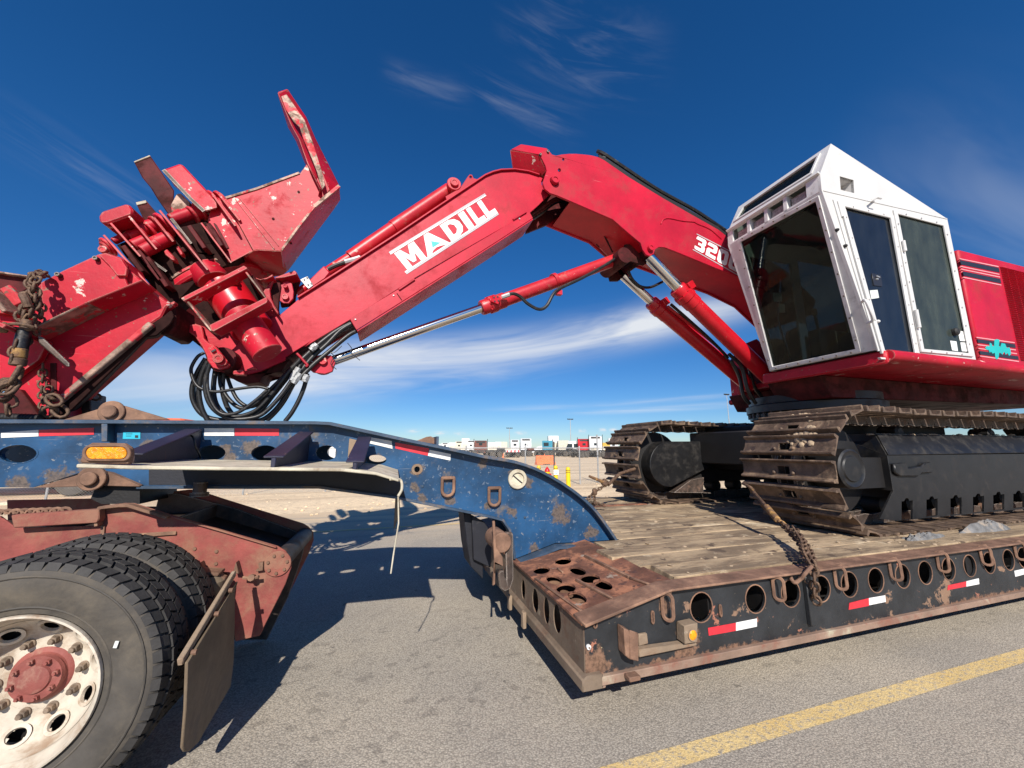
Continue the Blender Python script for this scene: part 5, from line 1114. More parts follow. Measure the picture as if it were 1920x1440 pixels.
# car body between the tracks and the swing bearing
g = G(); g.bb(5.25, 7.4, 3.3, 5.4, 1.15, 1.85); g.bb(4.9, 5.6, 4.2, 5.4, 1.25, 1.75); new('car_body', g, 'blackdark', ldr, bevel=.02)
g = G(); g.lathe((6.02, 4.1, 1.80), (0, 0, 1), [(.74, 0), (.76, .10), (.80, .12), (.80, .20), (.84, .22), (.84, .32), (.80, .34), (.80, .44)], 64); new('swing_bearing', g, 'black', ldr)
g = G()
for k in range(40):
    a = 2*math.pi*k/40; g.cyl((6.02+.81*math.cos(a), 4.1+.81*math.sin(a), 1.95), (6.02+.81*math.cos(a), 4.1+.81*math.sin(a), 2.02), .018, 6)
new('bearing_bolts', g, 'darksteel', ldr)['kind'] = 'stuff'

# ---- upper structure
HX0, HX1, HY0, HY1, HZ = 5.02, 10.8, 2.56, 5.45, 2.415
g = G(); g.prism([(HX0+.02, HY0+.03), (HX1, HY0+.03), (HX1, HY1), (6.08, HY1), (6.08, 4.9), (5.5, 4.9), (5.5, 4.07), (HX0+.02, 4.0)], lambda p: (p[0], p[1], HZ), lambda p: (p[0], p[1], HZ+.09)); new('house_floor', g, 'redworn', ldr, bevel=.01)
g = G(); g.tube([(HX0+.02, HY0+.03, HZ+.062), (HX1, HY0+.03, HZ+.062)], .062, 16); new('floor_edge', g, 'redworn', ldr)
g = G(); g.bb(HX0-.03, HX0+.03, HY0+.02, 4.02, HZ-.03, HZ+.115); new('front_apron', g, 'redworn', ldr, bevel=.02)
g = G(); g.prism([(5.12, HZ-.02), (5.3, 2.13), (10.8, 2.2), (10.8, HZ-.003), (5.12, HZ-.003)], lambda p: (p[0], 3.35, p[1]), lambda p: (p[0], 4.05, p[1])); g.prism([(5.75, HZ-.02), (5.9, 2.13), (10.8, 2.2), (10.8, HZ-.003), (5.75, HZ-.003)], lambda p: (p[0], 4.052, p[1]), lambda p: (p[0], 5.3, p[1])); new('belly_frame', g, 'darkred', ldr, bevel=.01)
# floor_below the boom foot and far front box
g = G(); g.prism([(6.02, 2.30), (6.02, 3.10), (6.4, 3.42), (10.8, 3.42), (10.8, 2.30)], lambda p: (p[0], 4.86, p[1]), lambda p: (p[0], 5.50, p[1])); new('front_tool_box', g, 'redworn', ldr, bevel=.015)
g = G(); g.tube([(6.0, 4.95, 2.33), (6.0, 5.50, 2.33)], .05, 14); new('box_edge', g, 'redworn', ldr)
g = G(); g.bb(5.6, 8.0, 4.05, 4.86, 2.51, 2.7); new('boom_well', g, 'darkred', ldr)
for y in (4.06, 4.80):
    g = G(); g.prism([(5.45, 2.36), (5.42, 2.62), (5.5, 2.8), (5.7, 3.25), (5.95, 3.35), (6.6, 2.9), (6.8, 2.42)], lambda p: (p[0], y, p[1]), lambda p: (p[0], y+.05, p[1])); new('boom_foot_bracket', g, 'redworn', ldr, bevel=.006)
# engine cover
ECY = 2.66; ct = P(1796, 467, ECY); CX0 = ct.x; CZ1 = ct.z
g = G(); g.prism([(CX0, HZ+.07), (CX0, CZ1), (CX0+.0, CZ1), (HX1, CZ1), (HX1, HZ+.07)], lambda p: (p[0], ECY, p[1]), lambda p: (p[0], 4.0, p[1])); ec = new('engine_cover', g, 'red', ldr, bevel=.03, seg=2)
g = G(); g.bb(CX0+.6, HX1, 4.01, HY1, HZ+.09, CZ1-.35); new('engine_hood', g, 'redworn', ldr, bevel=.03)
def decal(pts, m, Y, par, nm='decal', off=.002, th=.0015):
    g = G(); g.px(pts, Y-off-th, th); return new(nm, g, m, par)
for y0, x0, x1, s in ((645, 1250, 1448, 1.), (702, 1264, 1456, 1.), (1047, 1337, 1530, .85), (1108, 1349, 1546, .8)):
    sl = .205 if s == 1. else .14
    decal(R5((x0, y0), (x1, y0+(x1-x0)*sl), (x1+4, y0+(x1-x0)*sl+23*s), (x0+5, y0+23*s)), 'stripe', ECY, ec, 'stripe_decal')
for y0, x0, x1, s in ((636, 1248, 1446, 1), (676, 1256, 1450, 1), (690, 1260, 1454, 1), (731, 1268, 1460, 1), (1037, 1334, 1528, .7), (1074, 1340, 1534, .7), (1093, 1344, 1540, .7), (1132, 1352, 1550, .7)):
    sl = .205 if s == 1 else .14
    decal(R5((x0, y0), (x1, y0+(x1-x0)*sl), (x1+1, y0+(x1-x0)*sl+5), (x0+1, y0+5)), 'pink', ECY, ec, 'pinstripe')
decal(R5((1378, 1092), (1390, 1082), (1400, 1086), (1402, 1066), (1412, 1072), (1416, 1084), (1424, 1082), (1426, 1052), (1438, 1048), (1452, 1052), (1448, 1082), (1456, 1088), (1462, 1068), (1480, 1072), (1488, 1092), (1502, 1090), (1508, 1105), (1510, 1125), (1500, 1134), (1492, 1120), (1482, 1128), (1476, 1112), (1466, 1128), (1458, 1120), (1450, 1118), (1446, 1146), (1436, 1152), (1430, 1142), (1428, 1118), (1416, 1122), (1408, 1112), (1402, 1118), (1396, 1104), (1386, 1102)), 'teal', ECY, ec, 'teal_emblem', .004)
g = G()
Xa = P(*R5((1452, 680))[0], ECY).x; zt = P(*R5((1450, 676))[0], ECY).z; zb = P(*R5((1555, 1155))[0], ECY).z
n = 44; cw = .165
for c in range(6):
    x0 = Xa+c*(cw+.018)
    for k in range(n):
        z = zb+(zt-zb)*k/n; g.add([(x0, ECY, z), (x0+cw, ECY, z+.0), (x0+cw, ECY-.024, z+.006), (x0, ECY-.024, z+.006), (x0, ECY, z+.020), (x0+cw, ECY, z+.020)], [(0, 1, 2, 3), (3, 2, 5, 4), (0, 3, 4), (1, 5, 2)])
new('louvre_slats', g, 'red', ec)['kind'] = 'stuff'

# ---- cab
CY0, CY1 = 2.62, 3.865
cab = bpy.data.objects.new('cab', None); COL.objects.link(cab); put(cab, (6, 3.3, 2.5), ldr)
side_px = R5((840, 1147), (545, 290), (537, 205), (592, 52), (1183, 435), (1340, 1187))
sp = [(P(x, y, CY0).x, P(x, y, CY0).z) for x, y in side_px]
B_, T_, U_, K_, R_r, RB = [Vector(p) for p in sp]
B_.y = RB.y = HZ+.125; RB.x = R_r.x = (RB.x+R_r.x)/2
sp = [B_, T_, U_, K_, R_r, RB]
w1p = R5((665, 372), (898, 430), (1025, 1120), (868, 1105)); w2p = R5((935, 410), (1168, 470), (1300, 1120), (1068, 1098))
lp = R5((637, 218), (708, 238), (712, 305), (642, 288))
q2 = lambda l, Y=CY0: [(P(x, y, Y).x, P(x, y, Y).z) for x, y in l]
g = G(); g.prism(sp, lambda p: (p[0], CY0, p[1]), lambda p: (p[0], CY0+.03, p[1]), [q2(w1p), q2(w2p), q2(lp)]); new('side_panel', g, 'white', cab)
g = G(); g.prism(sp, lambda p: (p[0], CY1-.03, p[1]), lambda p: (p[0], CY1, p[1]), [q2(w1p), q2(w2p)]); new('side_panel', g, 'white', cab)
g = G()     # lamp niche in the side
ln = q2(lp); cx_ = sum(p[0] for p in ln)/4; cz_ = sum(p[1] for p in ln)/4
for i in range(4):
    a, b = ln[i], ln[(i+1) % 4]; g.add([(a[0], CY0+.005, a[1]), (b[0], CY0+.005, b[1]), (b[0], CY0+.13, b[1]), (a[0], CY0+.13, a[1])], [(0, 1, 2, 3)])
g.add([(p[0], CY0+.13, p[1]) for p in ln], [(0, 1, 2, 3)]); new('lamp_niche', g, 'whitegrey', cab)
g = G(); g.box((cx_-.01, CY0+.10, cz_-.045), (.12, .06, .09)); new('side_work_lamp', g, 'lampglass', cab, bevel=.01)
def ring2(pts, grow, nm, m, Y, d, inner=None, par=cab):
    c = (sum(p[0] for p in pts)/len(pts), sum(p[1] for p in pts)/len(pts))
    o = []
    n = len(pts)
    for i in range(n):     # offset each edge outwards by `grow` px
        a, b, c2 = Vector(pts[i-1]), Vector(pts[i]), Vector(pts[(i+1) % n])
        e1 = (b-a).normalized(); e2 = (c2-b).normalized(); n1 = Vector((e1.y, -e1.x)); n2 = Vector((e2.y, -e2.x)); k = (n1+n2); k = k/max(.3, k.dot(n1)); o.append(tuple(b+k*grow))
    g = G(); g.px(o, Y, d, [pts]); return new(nm, g, m, par, bevel=.004)
ring2(w1p, 6.5, 'door_frame', 'white', CY0-.022, .021); ring2(w2p, 6.0, 'window_frame', 'white', CY0-.018, .017)
for pts, m_ in ((w1p, 'doorglass'), (w2p, 'sideglass')):
    g = G(); g.px(pts, CY0+.008, .006); new('door_window' if m_ == 'doorglass' else 'side_window', g, m_, cab)
    g = G(); g.prism(q2(pts), lambda p: (p[0], CY1-.018, p[1]), lambda p: (p[0], CY1-.012, p[1])); new('far_window', g, 'windshield', cab)
g = G()
for l_, m_ in ((w1p, 6), (w2p, 6)):
    n = 4
    for i in range(n):
        a, b = Vector(l_[i]), Vector(l_[(i+1) % n]); k = 7 if (b-a).length > 120 else 3
        for j in range(k):
            f_ = (j+.5)/k; p = a.lerp(b, f_); c_ = Vector((sum(q[0] for q in l_)/4, sum(q[1] for q in l_)/4)); e_ = (b-a).normalized(); nn = Vector((e_.y, -e_.x)); p = p+nn*3.2
            q = P(p.x, p.y, CY0-.022); g.cyl(q, q-Vector((0, .008, 0)), .009, 6)
new('frame_bolts', g, 'whitegrey', cab)['kind'] = 'stuff'
# front faces
def plane_uv(A, Bp):      # plane through the (x, z) line A-B, running along y; returns picture->(y, s) and mapper
    d = (Bp-A); L = d.length; d = d/L; nn = Vector((-d.y, d.x))   # outward: towards -x
    if nn.x > 0: nn = -nn
    def to(x, y):
        r = ray(x, y); num = (A.x*nn.x+(A.y-CAMZ)*nn.y); t = num/(r.x*nn.x+r.z*nn.y); X = r.x*t; Z = CAMZ+r.z*t
        return (r.y*t, (X-A.x)*d.x+(Z-A.y)*d.y)
    def mp(off): return lambda p: (A.x+d.x*p[1]+nn.x*off, p[0], A.y+d.y*p[1]+nn.y*off)
    return to, mp, L
to1, mp1, L1 = plane_uv(B_, T_)
gl = [to1(*R5(c)[0]) for c in ((135, 553), (517, 347), (720, 1098), (287, 1190))]
gl = [(min(y, CY1-.07), min(max(s, .03), L1-.03)) for y, s in gl]
g = G(); g.prism([(CY0+.031, 0.002), (CY1-.031, 0.002), (CY1-.031, L1), (CY0+.031, L1)], mp1(0), mp1(-.03), [gl]); new('front_panel', g, 'whitegrey', cab)
def grow(l, k):
    cx = sum(p[0] for p in l)/4; cy = sum(p[1] for p in l)/4; o = []
    for i in range(4):
        a, b, c = Vector(l[i-1]), Vector(l[i]), Vector(l[(i+1) % 4]); e1 = (b-a).normalized(); e2 = (c-b).normalized(); n1 = Vector((e1.y, -e1.x)); n2 = Vector((e2.y, -e2.x)); kk = (n1+n2)/max(.3, (n1+n2).dot(n1)); v = b+kk*k
        if (v-Vector((cx, cy))).length < (b-Vector((cx, cy))).length: v = b-kk*k
        o.append((v.x, v.y))
    return o
g = G(); g.prism(grow(gl, .045), mp1(.016), mp1(.001), [gl]); new('windshield_frame', g, 'whitegrey', cab, bevel=.004)
g = G(); g.prism(gl, mp1(-.006), mp1(-.012)); new('windshield', g, 'windshield', cab)
g = G(); gg = grow(gl, .03)
for i in range(4):
    a, b = Vector(gg[i]), Vector(gg[(i+1) % 4]); k = 7
    for j in range(k):
        p = a.lerp(b, (j+.5)/k); q = Vector(mp1(.016)((p.x, p.y))); q3 = Vector(mp1(.026)((p.x, p.y))); g.cyl(q, q3, .010, 6)
new('windshield_bolts', g, 'darksteel', cab)['kind'] = 'stuff'
to2, mp2, L2 = plane_uv(T_, U_)
g = G(); g.prism([(CY0+.031, 0.002), (CY0+.16, 0.002), (CY0+.16, L2), (CY0+.031, L2)], mp2(0), mp2(-.03)); g.prism([(CY1-.08, 0.002), (CY1-.031, 0.002), (CY1-.031, L2), (CY1-.08, L2)], mp2(0), mp2(-.03))
nL = 4; y_ = [CY0+.16+(CY1-.08-CY0-.16)*i/nL for i in range(nL+1)]
for yy in y_[1:-1]: g.prism([(yy-.022, 0), (yy+.022, 0), (yy+.022, L2), (yy-.022, L2)], mp2(0), mp2(-.16))
g.prism([(CY0+.16, -.0), (CY1-.08, -.0), (CY1-.08, .022), (CY0+.16, .022)], mp2(0), mp2(-.16)); new('lamp_bar', g, 'whitegrey', cab)
g = G(); g.prism([(CY0+.03, -.02), (CY1-.03, -.02), (CY1-.03, L2+.02), (CY0+.03, L2+.02)], mp2(-.17), mp2(-.18)); new('lamp_bar_back', g, 'darksteel', cab)
for i in range(nL):
    c0 = (y_[i]+y_[i+1])/2; hw = .105
    g = G(); g.prism([(c0-hw, L2*.12), (c0+hw, L2*.12), (c0+hw, L2*.80), (c0-hw, L2*.80)], mp2(-.06), mp2(-.14)); new('work_lamp', g, 'darksteel', cab, bevel=.01)
    g = G(); g.prism([(c0-hw*.8, L2*.2), (c0+hw*.8, L2*.2), (c0+hw*.8, L2*.72), (c0-hw*.8, L2*.72)], mp2(-.055), mp2(-.062)); new('work_lamp_lens', g, 'lampglass', cab)
to3, mp3, L3 = plane_uv(U_, K_)
sg = [to3(*R5(c)[0]) for c in ((150, 378), (525, 120), (488, 205), (112, 440))]
sg = [(min(max(y, CY0+.1), CY1-.06), min(max(s, .06), L3-.05)) for y, s in sg]
print('skylight', sg, L3, 'windshield', gl, L1)
g = G(); g.prism([(CY0+.031, 0.002), (CY1-.031, 0.002), (CY1-.031, L3), (CY0+.031, L3)], mp3(.0), mp3(-.03), [sg]); new('roof_front', g, 'white', cab)
g = G(); g.prism(grow(sg, .03), mp3(.016), mp3(.001), [sg]); new('skylight_frame', g, 'white', cab, bevel=.003)
g = G(); g.prism(sg, mp3(-.006), mp3(-.012)); new('skylight', g, 'windshield', cab)
g = G(); g.prism([(CY0+.0, -.012), (CY1, -.012), (CY1, .012), (CY0, .012)], mp3(.035), mp3(.001)); new('roof_brow', g, 'white', cab, bevel=.004)
g = G(); a, b = K_, R_r; nn = Vector(((b-a).y, -(b-a).x)).normalized()*-.03; nn = -nn if nn.y > 0 else nn
g.add([(a.x, CY0+.03, a.y), (b.x, CY0+.03, b.y), (b.x, CY1-.03, b.y), (a.x, CY1-.03, a.y), (a.x+nn.x, CY0+.03, a.y+nn.y), (b.x+nn.x, CY0+.03, b.y+nn.y), (b.x+nn.x, CY1-.03, b.y+nn.y), (a.x+nn.x, CY1-.03, a.y+nn.y)], [(0, 1, 2, 3), (7, 6, 5, 4), (0, 4, 5, 1), (1, 5, 6, 2), (2, 6, 7, 3), (3, 7, 4, 0)]); new('roof', g, 'white', cab)
g = G(); g.bb(R_r.x-.03, R_r.x, CY0+.03, CY1-.03, HZ+.14, R_r.y-.02); new('rear_panel', g, 'seat', cab)
g = G(); g.bb(B_.x, R_r.x, CY0+.03, CY1-.03, HZ+.125, HZ+.14); new('cab_floor', g, 'seat', cab)
g = G(); g.px(R5((605, 335), (618, 333), (842, 1108), (834, 1110)), CY0-.012, .012); g.px(R5((555, 287), (1185, 432), (1186, 437), (556, 293)), CY0-.006, .006); g.px(R5((845, 1140), (1046, 1157), (1044, 1166), (850, 1150)), CY0-.03, .03); new('side_trim', g, 'white', cab, bevel=.002)
g = G(); g.px(R5((628, 344), (642, 341), (655, 344), (658, 420), (648, 425)), CY0-.02, .02); new('door_edge', g, 'white', cab, bevel=.002)
for y0, y1 in ((548, 600), (900, 990)):
    x0 = 935+(y0-410)*.186; x1 = 935+(y1-410)*.186
    a = P(*R5((x0, y0))[0], CY0-.035); b = P(*R5((x1, y1))[0], CY0-.035); g = G(); g.cyl(a, b, .018, 10); new('hinge', g, 'white', cab)
g = G(); h_ = [R5((752, 858))[0], R5((775, 850))[0], R5((797, 930))[0], R5((808, 945))[0], R5((782, 968))[0]]
a0, a1 = R5((755, 860))[0], R5((770, 965))[0]
g.tube(spline([P(*R5((752, 858))[0], CY0-.01), P(*R5((768, 852))[0], CY0-.07), P(*R5((790, 900))[0], CY0-.08), P(*R5((806, 948))[0], CY0-.07), P(*R5((778, 970))[0], CY0-.01)]), .014, 8); new('grab_handle', g, 'white', cab)
g = G(); g.tube([P(*R5((812, 345))[0], CY0), P(*R5((800, 340))[0], CY0-.06), P(*R5((830, 328))[0], CY0-.10), P(*R5((848, 332))[0], CY0-.10)], .011, 6); new('wiper_arm_bracket', g, 'white', cab)
g = G(); g.px(R5((802, 712), (848, 722), (855, 780), (812, 775)), CY0+.0, .007); new('door_lock_plate', g, 'stripe', cab, bevel=.002)
g = G(); q = P(*R5((827, 743))[0], CY0-.001); g.lathe(q, (0, -1, 0), [(.014, 0), (.010, .01), (0, .01)], 10); g.bar(q+Vector((-.02, -.012, .03)), q+Vector((.03, -.012, .02)), .01, .012); new('door_latch', g, 'galv', cab)
for l_ in (R5((790, 800), (830, 797), (838, 838), (798, 844)),): decal(l_, 'paper', CY0+.007, cab, 'label_sticker')
for l_ in (R5((1238, 1005), (1272, 1010), (1280, 1060), (1250, 1057)), R5((1200, 1056), (1232, 1060), (1240, 1110), (1210, 1105)), R5((1252, 1065), (1284, 1066), (1290, 1112), (1260, 1110))): decal(l_, 'tape_w', CY0+.007, cab, 'label_sticker')
g = G(); q = P(*R5((1218, 1013))[0], CY0+.005); g.lathe(q, (0, -1, 0), [(.045, 0), (.045, .03), (.03, .045), (0, .045)], 16); new('rubber_knob', g, 'rubber', cab)
for x, y in ((618, 495), (660, 576), (825, 960)):
    g = G(); q = P(*R5((x, y))[0], CY0); g.lathe(q, (0, -1, 0), [(.02, 0), (.018, .02), (.01, .03), (0, .03)], 10); new('door_stop', g, 'rubber' if x < 700 else 'white', cab)
# interior
g = G(); g.bb(5.85, 6.35, 3.05, 3.55, 2.7, 3.05); g.bb(6.25, 6.42, 3.08, 3.52, 3.0, 3.75); g.bb(6.28, 6.40, 3.18, 3.42, 3.78, 4.0); new('seat', g, 'seat', cab, bevel=.06, seg=3)
for y in (2.85, 3.62):
    g = G(); g.bb(5.65, 6.2, y, y+.15, 2.6, 3.15); g.cyl((5.75, y+.07, 3.15), (5.72, y+.07, 3.38), .02, 8); g.lathe((5.72, y+.07, 3.36), (0, 0, 1), [(.02, 0), (.035, .03), (.03, .1), (0, .12)], 10); new('control_console', g, 'seat', cab, bevel=.02)
g = G(); g.tube([(5.3, 3.8, 2.7), (5.2, 3.85, 3.3), (5.28, 3.8, 3.9)], .015, 6); new('interior_pipe', g, 'chrome', cab)
for l_ in (R5((290, 812), (335, 816), (338, 858), (296, 858)), R5((320, 868), (350, 872), (354, 915), (325, 915))):
    g = G(); g.prism([to1(x, y) for x, y in l_], mp1(-.02), mp1(-.022)); new('inside_sticker', g, 'paper', cab)

# ---- boom
BY, BD = 4.05, .65
bpx = R4((358, 207), (335, 214), (312, 235), (303, 262), (312, 292), (335, 312), (365, 322), (640, 440), (715, 505), (775, 555), (784, 585), (800, 610), (820, 618), (838, 606), (845, 585), (862, 574), (890, 575), (960, 602), (1130, 672), (1260, 722), (1400, 795), (1540, 930), (1600, 900), (1620, 830), (1480, 690), (1340, 605), (1210, 537), (1150, 490), (1000, 405), (880, 336), (800, 287), (720, 238), (640, 183), (600, 155), (570, 140), (535, 131), (500, 127), (465, 124), (430, 124), (395, 127), (365, 133), (348, 128), (335, 112), (322, 98), (285, 125), (300, 150), (322, 190), (345, 200))
bpx = R4((303, 262), (312, 292), (335, 312), (365, 322), (640, 440), (715, 505), (775, 555), (784, 585), (800, 610), (820, 618), (838, 606), (845, 585), (862, 574), (890, 575), (960, 602), (1130, 672), (1260, 722), (1400, 795), (1540, 930), (1600, 900), (1620, 830), (1480, 690), (1340, 605), (1210, 537), (1150, 490), (1000, 405), (880, 336), (800, 287), (720, 238), (640, 183), (600, 155), (570, 140), (535, 131), (500, 127), (465, 124), (430, 124), (395, 127), (365, 133), (348, 128), (335, 112), (322, 98), (285, 125), (300, 150), (315, 180), (322, 205), (312, 235))
lh = [pe(*R4((402, 151))[0], 2.2, 2.6, 10), pe(*R4((383, 203))[0], 3, 3.4, 12)]
boom = plate('boom', bpx, BY, .03, 'red', holes=lh, bevel=.003)
qf = [(P(x, y, BY).x, P(x, y, BY).z) for x, y in bpx]
g = G(); g.prism(qf, lambda p: (p[0], BY+BD-.03, p[1]), lambda p: (p[0], BY+BD, p[1])); new('far_side_plate', g, 'red', boom)
# top and bottom plates of the box section, following the outline
def skin(pts, Y0, Y1, th, m, nm, par, Yr=BY, flip=False, bevel=0):
    w = [(P(x, y, Yr).x, P(x, y, Yr).z) for x, y in pts]; vs = []; fs = []; n = len(w)
    for i, (x, z) in enumerate(w):
        a = Vector(w[max(i-1, 0)]); b = Vector(w[min(i+1, n-1)]); d = (b-a).normalized(); nn = Vector((d.y, -d.x))*th*(-1 if flip else 1)
        vs += [(x, Y0, z), (x, Y1, z), (x+nn.x, Y1, z+nn.y), (x+nn.x, Y0, z+nn.y)]
    for i in range(n-1):
        for j in range(4): fs.append((i*4+j, i*4+(j+1) % 4, i*4+4+(j+1) % 4, i*4+4+j))
    fs += [(0, 1, 2, 3), tuple((n-1)*4+j for j in (3, 2, 1, 0))]
    g = G(); g.add(vs, fs); return new(nm, g, m, par, bevel=bevel)
skin(R4((430, 126), (500, 129), (570, 142), (640, 185), (720, 240), (880, 338), (1000, 407), (1150, 492), (1210, 539), (1340, 607), (1480, 692), (1620, 832)), BY+.03, BY+BD-.03, .02, 'redworn', 'top_plate', boom)
skin(R4((440, 350), (640, 434), (715, 500), (775, 548), (800, 575), (862, 572), (890, 570), (1130, 667), (1260, 717), (1400, 790), (1540, 925)), BY+.03, BY+BD-.03, .02, 'redshiny', 'bottom_plate', boom, flip=True)
skin(R4((575, 140), (640, 181), (720, 236), (880, 334), (1000, 403), (1150, 488), (1210, 535), (1340, 603)), BY+.03, BY+.30, .075, 'blackdark', 'hose_run', boom, flip=True)
g = G(); g.tube(spline([P(*R4((565, 112))[0], BY+.2), P(*R4((600, 128))[0], BY+.15), P(*R4((700, 195))[0], BY+.12), P(*R4((860, 300))[0], BY+.12), P(*R4((1040, 400))[0], BY+.12), P(*R4((1200, 505))[0], BY+.12), P(*R4((1330, 570))[0], BY+.14)]), .028, 8); new('boom_hose', g, 'hose', boom)
g = G(); g.tube([P(*R4((568, 112))[0], BY+.2), P(*R4((578, 128))[0], BY+.2), P(*R4((606, 148))[0], BY+.15)], .022, 8); new('boom_hose', g, 'hose', boom)
# pivot end: hood plate
a = [P(*R4(c)[0], Y) for c, Y in (((322, 98), BY), ((285, 126), BY), ((150, 103), BY+.22), ((198, 78), BY+.22))]
g = G(); g.quad(*a, .03); new('hood_strip', g, 'red', boom, bevel=.003)
b = [P(*R4(c)[0], Y) for c, Y in (((285, 128), BY+.01), ((320, 205), BY+.03), ((290, 240), BY+.24), ((160, 205), BY+.25), ((145, 106), BY+.22))]
g = G(); g.add(b+[v+Vector((.05, .12, .0)) for v in b], [(0, 1, 2, 3, 4), (9, 8, 7, 6, 5)]+[(i, (i+1) % 5, 5+(i+1) % 5, 5+i) for i in range(5)]); new('hood_plate', g, 'redworn', boom, bevel=.003)
pin(*R4((358, 257))[0], BY, 8.5, .05, 'red', boom); pin(*R4((818, 582))[0], BY, 6.5, .045, 'red', boom)
q = P(*R4((358, 257))[0], BY); r_ = mpx(19, *R4((358, 257))[0], BY); g = G(); g.lathe(q+Vector((0, .04, 0)), (0, 1, 0), [(r_, 0), (r_, .06)], 28); g.lathe(q+Vector((0, .55, 0)), (0, 1, 0), [(r_, 0), (r_, .06)], 28); g.cyl(q, q+Vector((0, .62, 0)), r_*.5, 20); new('elbow_boss', g, 'darkred', boom)
for c in ((290, 130), (326, 116)): pin(*R4(c)[0], BY, 2.6, .02, 'darksteel', boom, 'bolt')
# raised reinforcing seam on the side
g = G(); w_ = [P(*R4(c)[0], BY-.006) for c in ((872, 462), (885, 440), (915, 435), (980, 448), (1030, 452), (1050, 462), (1110, 488), (1165, 535))]
g.tube(spline(w_, 4), .008, 6); new('weld_seam', g, 'red', boom)
# inner ribs between the boom plates around the cylinder mount
for c in (((600, 520), (640, 600)), ((560, 560), (620, 625)), ((655, 545), (700, 620))):
    a, b = P(*R4(c[0])[0], BY+.35), P(*R4(c[1])[0], BY+.35); g = G(); g.bar(a, b, .012, .02); new('inner_rib', g, 'darkred', boom)
g = G(); a = P(*R4((700, 612))[0], BY+.1); g.cyl(a, a+Vector((0, .5, 0)), .11, 24); new('mount_tube', g, 'darkred', boom)
g = G(); a = P(*R4((820, 590))[0], BY+.03); g.cyl(a, a+Vector((0, .58, 0)), .075, 20); new('cylinder_cross_pin', g, 'darkred', boom)
plate('mount_lug', R4((760, 560), (800, 620), (830, 640), (790, 660), (720, 640), (690, 610), (700, 560)), BY+.16, .03, 'darkred', boom)
plate('mount_lug', R4((760, 560), (800, 620), (830, 640), (790, 660), (720, 640), (690, 610), (700, 560)), BY+.46, .03, 'darkred', boom)
plate('clevis', R4((618, 690), (650, 672), (700, 690), (705, 715), (670, 735), (632, 735)), BY+BD-.03, .05, 'darkred', boom)
# model number
def bil(c):
    A, B, C, D = c
    def f(u, v): return ((A[0]*(1-u)+B[0]*u)*(1-v)+(D[0]*(1-u)+C[0]*u)*v, (A[1]*(1-u)+B[1]*u)*(1-v)+(D[1]*(1-u)+C[1]*u)*v)
    return f            # corners: bottom-left, bottom-right, top-right, top-left
def glyph(f, u0, u1, v0, v1, outer, holes, m, Y, par, nm):
    t = lambda l: [f(u0+(u1-u0)*p[0], v0+(v1-v0)*p[1]) for p in l]
    g = G(); g.px(t(outer), Y-.004, .002, [t(h) for h in holes]); return new(nm, g, m, par)
D3 = [(.08, 1), (.85, 1), (1, .88), (1, .6), (.88, .5), (1, .4), (1, .12), (.85, 0), (.08, 0), (0, .1), (0, .24), (.6, .24), (.64, .28), (.64, .38), (.6, .41), (.28, .41), (.28, .59), (.6, .59), (.64, .62), (.64, .72), (.6, .76), (0, .76), (0, .9)]
D2 = [(.1, 1), (.85, 1), (1, .88), (1, .52), (.86, .41), (.38, .41), (.36, .24), (1, .24), (1, 0), (0, 0), (0, .5), (.14, .61), (.62, .61), (.64, .74), (.6, .77), (0, .77), (0, .9)]
D0 = [(.16, 1), (.84, 1), (1, .86), (1, .14), (.84, 0), (.16, 0), (0, .14), (0, .86)]; D0h = [(.42, .76), (.58, .76), (.64, .68), (.64, .32), (.58, .24), (.42, .24), (.36, .32), (.36, .68)]
f = bil(R4((1032, 583), (1238, 699), (1256, 625), (1048, 517)))
for i, (o, h) in enumerate(((D3, []), (D2, []), (D0, [D0h]), (D0, [D0h]))):
    glyph(f, .0+i*.262, .225+i*.262, .04, .96, o, h, 'sticker_w', BY, boom, 'numeral')
for v0, v1 in ((-.10, -.045), (1.03, 1.09)): glyph(f, -.02, 1.1, v0, v1, [(0, 0), (1, 0), (1, 1), (0, 1)], [], 'sticker_s', BY, boom, 'sticker_line')

# ---- stick
SY, SD = 4.17, .42
spx = R3((1255, 257), (1248, 275), (1252, 310), (1285, 345), (1230, 400), (1190, 435), (1000, 540), (600, 770), (265, 985), (30, 1125))
spx += R2((1080, 770), (905, 880), (900, 905), (720, 985), (640, 1005), (545, 1005), (470, 985), (420, 955), (500, 850), (640, 700), (790, 610), (860, 580)) 
spx += R3((0, 880), (300, 690), (500, 560), (760, 385), (900, 292), (960, 252), (1000, 235), (1040, 225), (1110, 222), (1180, 232), (1235, 250))
stick = plate('stick', spx, SY, .025, 'red', bevel=.003)
qf = [(P(x, y, SY).x, P(x, y, SY).z) for x, y in spx]
g = G(); g.prism(qf, lambda p: (p[0], SY+SD-.025, p[1]), lambda p: (p[0], SY+SD, p[1])); new('far_side_plate', g, 'red', stick)
skin(R3((0, 878), (300, 688), (500, 558), (760, 383), (900, 290), (960, 250), (1000, 233), (1040, 223), (1110, 220), (1180, 230), (1235, 248)), SY-.03, SY+SD+.03, .016, 'red', 'top_plate', stick, SY, True, .002)
skin(R2((420, 950), (470, 980), (545, 1000), (640, 1000), (720, 980), (900, 900), (1080, 765), (1370, 606))+R3((600, 765), (1000, 535), (1230, 395)), SY+.025, SY+SD-.025, .016, 'darkred', 'bottom_plate', stick, SY, True)
